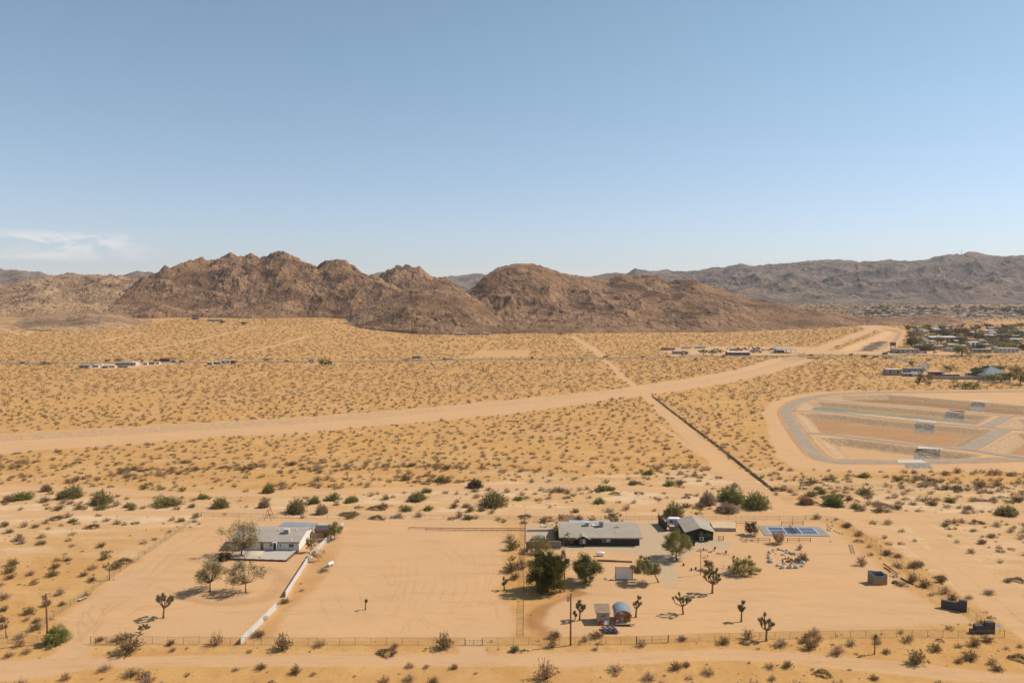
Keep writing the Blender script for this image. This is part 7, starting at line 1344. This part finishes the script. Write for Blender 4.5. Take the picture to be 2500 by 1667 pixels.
# the far town: small houses and dark trees, each its own
tr_ = np.random.default_rng(12); hp = []
def town(n, x0, x1, y0_, y1_, fn, seedk):
    k = 0; tries = 0
    while k < n and tries < n * 60:
        tries += 1; x = tr_.uniform(x0, x1); y = y0_ + (y1_ - y0_) * tr_.random() ** 1.25; q = ZT([(0, 0)])
        if 768 < y < 800 and x < 2400: continue
        if x < 2140 - (y - 745) * 1.2 and y > 750: continue
        if y < 768 and x < 2060 + (768 - y): continue
        if y > 800 and x < 2215 + (y - 800) * .2: continue
        if any(abs(x - a) < 5 + w and abs(y - b) < 1.6 for a, b, w in hp): continue
        fn(x, y, k); k += 1
FAR_MARKS = [(ZT([q])[0], w) for q, w in (((1150, 620), 'the long white-roofed hall'), ((640, 800), 'the flat-roofed cream shop'), ((1460, 800), 'the huge roadside tree'), ((1700, 770), 'the trailer park middle'), ((2100, 810), 'the long white mobile home row'), ((2220, 610), 'the white house past the trailers'), ((1000, 500), 'the near foot of the rocky knoll'), ((1750, 560), 'the orange flat behind the town'), ((2300, 600), 'the photo edge behind the trailers'),
    ((100, 150), 'the foot of the long rocky slope'), ((700, 190), 'the valley floor behind the knoll'), ((1200, 210), 'the valley houses over the knoll top'), ((1700, 230), 'the knoll end on the valley floor'), ((2090, 240), 'the tall far dark pine'), ((2330, 200), 'the photo edge under the mast ridge'), ((1700, 130), 'the lower slope under the far mountains'), ((1000, 120), 'the farthest cluster under the mountains'))]
def far_mark(x, y): return min(FAR_MARKS, key=lambda m: (m[0][0] - x) ** 2 + ((m[0][1] - y) * 3) ** 2)[1]
def th(x, y, k):
    D = P2(x, y)[1]; w = tr_.uniform(9, 19); rf = ['roofw', 'roofw', 'roofg', 'roofw', 'roofd', 'roofg'][k % 6]; wl_ = ['cream', 'white', 'tan', 'grey', 'cream', 'tan'][k % 6]; hp.append((x, y, w / D * FPX / 2)); zn = 'near ' + far_mark(x, y)
    house(f'small {"white" if rf == "roofw" else "grey" if rf == "roofg" else "dark"}-roofed town house {zn}', (P2(x, y)), w, tr_.uniform(8, 12), tr_.uniform(2.4, 3.4), wl_, rf, tr_.uniform(-.3, .3), 'far_house', 'house', f'far {"white" if rf == "roofw" else "grey" if rf == "roofg" else "dark"}-roofed houses {zn}', 'gable', wins=False)
def tt(x, y, k):
    kd = ['dark', 'olive', 'dark', 'mesq', 'round'][k % 5]; w = tr_.uniform(7, 17) / P2(x, y)[1] * FPX; zn = 'near ' + far_mark(x, y); d_n = {'dark': 'dark', 'olive': 'olive', 'mesq': 'pale olive', 'round': 'green'}[kd]
    far_tree(f'small {d_n} town tree {zn}', x, y, w, w * tr_.uniform(.45, .75), kd, k, 'far_tree', 'tree', f'far {d_n} trees {zn}')
town(95, 2040, 2500, 736, 768, th, 0); town(60, 2150, 2500, 800, 852, th, 1); town(130, 2040, 2500, 734, 768, tt, 2); town(110, 2140, 2500, 798, 858, tt, 3)
# the band of mast and far homes under the hills
x, y, z = at_dist(2347, 624, 4950); t = thing('radio_mast', 'thin lattice radio mast on the far ridge top', 'mast', (x, y, z - 6)); b = MB(); hh = 44
for a, c in ((-2.2, -1.3), (2.2, -1.3), (0, 2.4)): b.tube([(a, c, 0), (a * .2, c * .2, hh)], .42, 4)
for k in range(9): f = k / 9; g = (1 - .8 * f); b.bar((-2.2 * g, -1.3 * g, hh * f), (2.2 * g, -1.3 * g, hh * f + 4), .3); b.bar((2.2 * g, -1.3 * g, hh * f), (0, 2.4 * g, hh * f + 4), .3)
b.build('lattice', PAL['steel'], t); MB().tube([(0, 0, hh), (0, 0, hh + 7)], .35, 4).build('antenna', PAL['steel'], t); MB().box(-3, 3, -1, 1, hh * .86, hh * .92).build('antenna_array', PAL['steel'], t)
for (q, w_, d, h, wa, ro, lb) in ((ZM([(900, 657)])[0], 30, 10, 5, 'tan', 'roofw', 'pale long house at the foot of the rounded hill'), (ZM([(1000, 655)])[0], 26, 9, 4.5, 'grey', 'roofg', 'grey house in the middle of the row under the hill'), (ZM([(1070, 655)])[0], 18, 8, 4.5, 'tan', 'roofw', 'last house of the row under the hill'), (ZM([(1190, 642)])[0], 22, 9, 4, 'tan', 'roofg', 'tan house set apart under the gully'),
                                  (ZM([(2298, 758)])[0], 26, 8, 4.5, 'grey', 'roofr', 'red-roofed shed at the edge of the orange flats'), (ZL([(1465, 563)])[0], 50, 16, 6, 'tan', 'roofw', 'long modern pale house at the foot of the craggy hill'), (ZL([(1320, 551)])[0], 18, 10, 5, 'dark', 'roofd', 'small dark house left of the long modern one'), (ZM([(1570, 652)])[0], 14, 8, 3.5, 'brown', 'roofd', 'little brown house alone under the hill')):
    house(lb, P2(*q), w_ * .6, d, h * .5, wa, ro, 0, 'hillside_house', 'house', None, 'flat')
for (q, w_, h, lb) in ((ZL([(1640, 590)])[0], 22, 8, 'long dark thicket right of the modern hillside house'), (ZL([(1500, 577)])[0], 16, 6, 'dark tree in front of the modern hillside house'), (ZM([(985, 648)])[0], 14, 9, 'dark tree above the house row under the hill'), (ZM([(1235, 615)])[0], 22, 14, 'large dark tree in the gully of the hill'), (ZL([(700, 440)])[0], 16, 9, 'dark tree in the pass between the left hills')):
    far_tree(lb, q[0], q[1], w_, h, 'dark', int(q[0]), 'hillside_tree')
# riprap aprons of the basins
def apron(label, qs, rip):
    q = [P2(*ZB([p])[0]) for p in qs]; o = rel(*q[0]); t = thing('spillway', label, 'spillway', (o[0], o[1], 0)); MB().prism([(p[0] - o[0], p[1] - o[1]) for p in q], -.2, .07).build('concrete_apron', CONC, t)
    g = np.array([P2(*ZB([p])[0]) for p in rip]); r = random.Random(len(label)); b = MB(); n = 0
    while n < 420:
        u, v = r.random(), r.random(); p = (g[0] * (1 - u) + g[1] * u) * (1 - v) + (g[3] * (1 - u) + g[2] * u) * v; b.rock((p[0] - o[0], p[1] - o[1], 0), r.uniform(.3, .55), r.uniform(.3, .55), r.uniform(.10, .18), n); z = None; n += 1
    # drop every stone onto the slope
    vs = np.array(b.v).reshape(420, -1, 3); cx = vs[:, :, 0].mean(1) + o[0]; cy = vs[:, :, 1].mean(1) + o[1]; vs[:, :, 2] += Hfull(cx, cy)[:, None] + .03; b.v = [tuple(p) for p in vs.reshape(-1, 3)]
    so_ = b.build('riprap', mat('grey_riprap', (.38, .32, .26), .9, .22, 1.0, .4, 4), t); so_['kind'] = 'stuff'
apron('pale spillway with riprap on the outermost basin slope, nearest the camera', [(1240, 722), (1500, 722), (1440, 694), (1235, 694)], [(1310, 768), (1545, 770), (1500, 724), (1300, 724)])
apron('pale spillway with the largest riprap patch on the second dividing road', [(1410, 596), (1640, 602), (1635, 582), (1420, 568)], [(1370, 655), (1600, 680), (1610, 606), (1400, 590)])
apron('pale spillway crossing the road above the middle basin', [(1410, 365), (1580, 372), (1570, 356), (1420, 346)], [(1380, 412), (1560, 418), (1560, 376), (1400, 368)])
apron('pale spillway on the road above the water basin', [(1675, 268), (1830, 276), (1820, 266), (1690, 256)], [(1640, 305), (1820, 318), (1830, 280), (1670, 270)])
apron('smallest pale spillway at the farthest basin slope', [(1895, 176), (2045, 184), (2030, 175), (1900, 168)], [(1860, 225), (2000, 238), (2010, 190), (1890, 180)])
# the air
hz = bpy.data.materials.new('air'); hz.use_nodes = True; t = hz.node_tree; t.nodes.clear(); pv = N('ShaderNodeVolumePrincipled', t); oo = N('ShaderNodeOutputMaterial', t); t.links.new(pv.outputs[0], oo.inputs['Volume']); pv.inputs['Color'].default_value = (.86, .90, .96, 1); pv.inputs['Density'].default_value = .000038; pv.inputs['Anisotropy'].default_value = .2
o = MB().box(-9000, 9000, -3000, 14000, -60, 560).build('haze', hz); tag(o, kind='stuff', label='thin pale desert haze over the whole valley')
# ------------------------------------------------------------------ the scrub: the 300 that show largest are bushes of their own, the rest one mass
def near_landmark(x, y, cache=[]):
    if not cache:
        for o in bpy.data.objects:
            if o.parent is None and o.get('category') and o.get('kind') is None and o.location.y < 330 and o.name.split('.')[0] in ('utility_pole', 'fire_hydrant', 'joshua_tree', 'mesquite_thicket', 'double_gate', 'field_gate', 'painted_enclosure', 'stepped_wall', 'drum', 'plank_shed', 'ladder', 'court_post', 'fallen_joshua_tree', 'propane_tank', 'tyre', 'pine_tree', 'wagon_wheel', 'satellite_dish', 'log', 'chain_link_gate', 'travel_trailer'):
                w = o['label'].split(); cache.append((o.location.x, o.location.y, ' '.join(w)))
    b = min(cache, key=lambda c: (c[0] - x) ** 2 + ((c[1] - y) * .5) ** 2)
    if (b[0] - x) ** 2 + ((b[1] - y) * .5) ** 2 > 520: return None
    w = b[2].split(); n = 16 - 8
    for stop in range(min(len(w), n), 3, -1):
        if w[stop - 1] not in ('the', 'of', 'a', 'with', 'by', 'and', 'in', 'to', 'on', 'at', 'its', 'just', 'from', 'beside', 'near', 'behind', 'before', 'small', 'white', 'dark', 'two', 'big', 'front', 'bright', 'sandy', 'half', 'green', 'right', 'across'): break
    ph = ' '.join(w[:stop]).rstrip(','); return ('near the ' + ph, 'near the ' + ph)
def scatter():
    r = np.random.default_rng(5); pts = []
    def grid(y0, y1, cell, keep, smin, smax):
        ny = int((y1 - y0) / cell); nx = int(2 * .74 * y1 / cell)
        gy, gx = np.meshgrid(y0 + np.arange(ny) * cell, -.74 * y1 + np.arange(nx) * cell, indexing='ij')
        X = (gx + r.uniform(0, cell, gx.shape)).ravel(); Y = (gy + r.uniform(0, cell, gy.shape)).ravel()
        m = (np.abs(X) < .74 * Y + 12) & (r.random(X.shape) < keep); X, Y = X[m], Y[m]; return X, Y, smin + (smax - smin) * r.random(len(X)) ** (1.1 if y1 == 260 else 1.5)
    sets = [grid(118, 260, 4.9, .85, .9, 2.15), grid(260, 480, 5.7, .98, .95, 1.9), grid(480, 900, 6.4, 1, 1.0, 2.1), grid(900, 1700, 8.5, 1, 1.2, 2.3), grid(118, 420, 3.8, .55, .22, .60), grid(420, 800, 5.5, .6, .4, .8)]
    bx, by, bs = grid(232, 322, 3.4, .95, .8, 2.7); cl = fbm(bx / 16, by / 7, 3, 301); k = cl > .555; sets.append((bx[k], by[k], bs[k]))
    X = np.concatenate([s[0] for s in sets]); Y = np.concatenate([s[1] for s in sets]); S = np.concatenate([s[2] for s in sets])
    F = fields(X, Y); dens = .50 + 1.9 * (fbm(X / 38, Y / 38, 4, 91) - .42)
    blocked = (F['graded'] > .35) | (F['gravel'] > .1) | (F['depth'] > .1)
    strip = (sdf(X, Y, STRIP) > 0); m = (~blocked | (strip & (r.random(len(X)) < .5))) & (r.random(len(X)) < dens + .25) & ~((F['wash'] > .45) & (r.random(len(X)) < .25))
    between = (np.abs(X + 4.5) < 7) & (Y < 200) & (S > .6); m &= ~between
    m &= pdist(X, Y, HWY, 30) > 9
    # keep out of hills and of what has been placed
    for (ux, uy, us) in USED + KEEPOUT: m &= ((X - ux) ** 2 + (Y - uy) ** 2) > (us + .6) ** 2
    px, py = to_px(X, Y, Hbase(X, Y)); foot = interp([(-200, 1330), (36, 1260), (126, 1235), (253, 1250), (380, 1420), (470, 1640), (850, 1600), (880, 1370), (1017, 1275), (1378, 1310), (1650, 1345), (1791, 1345), (1983, 1470), (2060, 1640), (2600, 1700)], px)
    m &= Y < foot + 10
    X, Y, S, px, py, F = X[m], Y[m], S[m], px[m], py[m], {k: (v[m] if hasattr(v, '__len__') else v) for k, v in F.items()}
    n = len(X); u = r.random(n); kd = np.where(u < .50, 0, np.where(u < .74, 1, np.where(u < .92, 2, 4))); kd = np.where((Y > 228) & (Y < 325) & (r.random(n) < .16), 3, kd)
    kinds = ['olive', 'brown', 'grey', 'green', 'dark']; Hh = S * r.uniform(.75, 1.1, n) * np.where(kd == 4, .55, 1); Wd = S * r.uniform(.85, 1.35, n)
    Z = Hfull(X, Y, F); ang = r.uniform(0, 6.28, n)
    vis = (px > 4) & (px < 2496) & (py < 1680); size = np.where(vis, Wd / Y, 0); order = np.argsort(-size); big = set(order[:NBIG].tolist())
    for i in order[:NBIG]:
        k = kinds[kd[i]]; q = PMESH[k]; o = link(KN[k], q[i % len(q)], None, (X[i], Y[i], Z[i] - .04), ang[i]); o.scale = (Wd[i], Wd[i], Hh[i])
        zn = near_landmark(X[i], Y[i]) or zone(px[i], py[i], X[i], Y[i]); d = KD[k]; tag(o, f'{d[0]} {zn[0]}', d[1], f'{d[2]} {zn[1]}')
    rest = np.array([i for i in range(n) if i not in big]); Vs = []; Fs = []; Is = []; off = 0
    for lod, sel in ((MIDP, rest[(Y[rest] < 430) & (S[rest] > .5)]), (LOWP, rest[(Y[rest] < 520) & ~((Y[rest] < 430) & (S[rest] > .5))]), (TINY, rest[(Y[rest] >= 520)])):
        for k in range(5):
            for v in range(3):
                s = sel[(kd[sel] == k) & (sel % 3 == v)]
                if not len(s): continue
                V, Fc, I = lod[kinds[k]][v]; c, sn = np.cos(ang[s])[:, None], np.sin(ang[s])[:, None]
                x = (V[None, :, 0] * c - V[None, :, 1] * sn) * Wd[s][:, None] + X[s][:, None]; y = (V[None, :, 0] * sn + V[None, :, 1] * c) * Wd[s][:, None] + Y[s][:, None]; z = V[None, :, 2] * Hh[s][:, None] + Z[s][:, None] - .04
                Vs.append(np.stack([x, y, z], -1).reshape(-1, 3)); Fs.append((Fc[None] + (np.arange(len(s)) * len(V))[:, None, None] + off).reshape(-1, 3)); Is.append(np.tile(np.where(I == 0, 0, k + 1), len(s))); off += len(s) * len(V)
    me = np_mesh('desert_scrub', np.vstack(Vs), np.vstack(Fs), [TWIG] + [LM[k] for k in kinds], np.concatenate(Is)); o = link('desert_scrub', me); tag(o, 'mass of small desert bushes dotting the orange flats', 'scrub', kind='stuff')
    print('scrub', n, 'faces', len(me.polygons))
    # brush of the far valley floor
    x = r.uniform(300, 2400, 9000); y = r.uniform(1650, 3500, 9000); s = (x < .72 * y) & (fields(x, y)['valley'] > r.random(9000) * .9); x, y = x[s], y[s]; n2 = len(x); sz = r.uniform(2.0, 5.5, n2); V, Fc, I = TINY['dark'][0]
    VV = np.stack([V[None, :, 0] * sz[:, None] * 1.2 + x[:, None], V[None, :, 1] * sz[:, None] * 1.2 + y[:, None], V[None, :, 2] * sz[:, None] * .8 + Hbase(x, y)[:, None]], -1).reshape(-1, 3)
    o = link('valley_brush', np_mesh('valley_brush', VV, (Fc[None] + (np.arange(n2) * len(V))[:, None, None]).reshape(-1, 3), [leaf_mat('valley_leaf', (.16, .105, .055), (.22, .15, .085))])); tag(o, 'distant brush covering the floor of the far valley', 'brush', kind='stuff')
    # dry straw tufts close to the camera
    cell = 1.5; gy, gx = np.meshgrid(np.arange(125, 215, cell), np.arange(-150, 155, cell), indexing='ij'); X = (gx + r.uniform(0, cell, gx.shape)).ravel(); Y = (gy + r.uniform(0, cell, gy.shape)).ravel()
    F = fields(X, Y); m = (np.abs(X) < .7 * Y + 5) & (F['graded'] < .4) & (F['gravel'] < .1) & (r.random(len(X)) < .6); X, Y = X[m], Y[m]; F = {k: (v[m] if hasattr(v, '__len__') else v) for k, v in F.items()}; Z = Hfull(X, Y, F); n = len(X)
    d = rand_dirs(n * 7, r, .15, .9); A = np.repeat(np.stack([X, Y, Z - .02], 1), 7, 0); A[:, :2] += r.normal(0, .10, (n * 7, 2)); B = A + d * (r.uniform(.10, .30, n * 7) * np.repeat(r.uniform(.5, 1.3, n), 7))[:, None]
    V, Fc = strips(A, B, .025, r); o = link('dry_grass', np_mesh('dry_grass', V, Fc, [mat('straw', (.40, .245, .10), .9, .3, .2)])); tag(o, 'sparse straw-coloured dry grass tufts on the sand', 'dry grass', kind='stuff')
NBIG = 296 - sum(1 for o in bpy.data.objects if o.type == 'MESH' and o.parent is None and o.name.split('.')[0] in KN.values())
scatter()
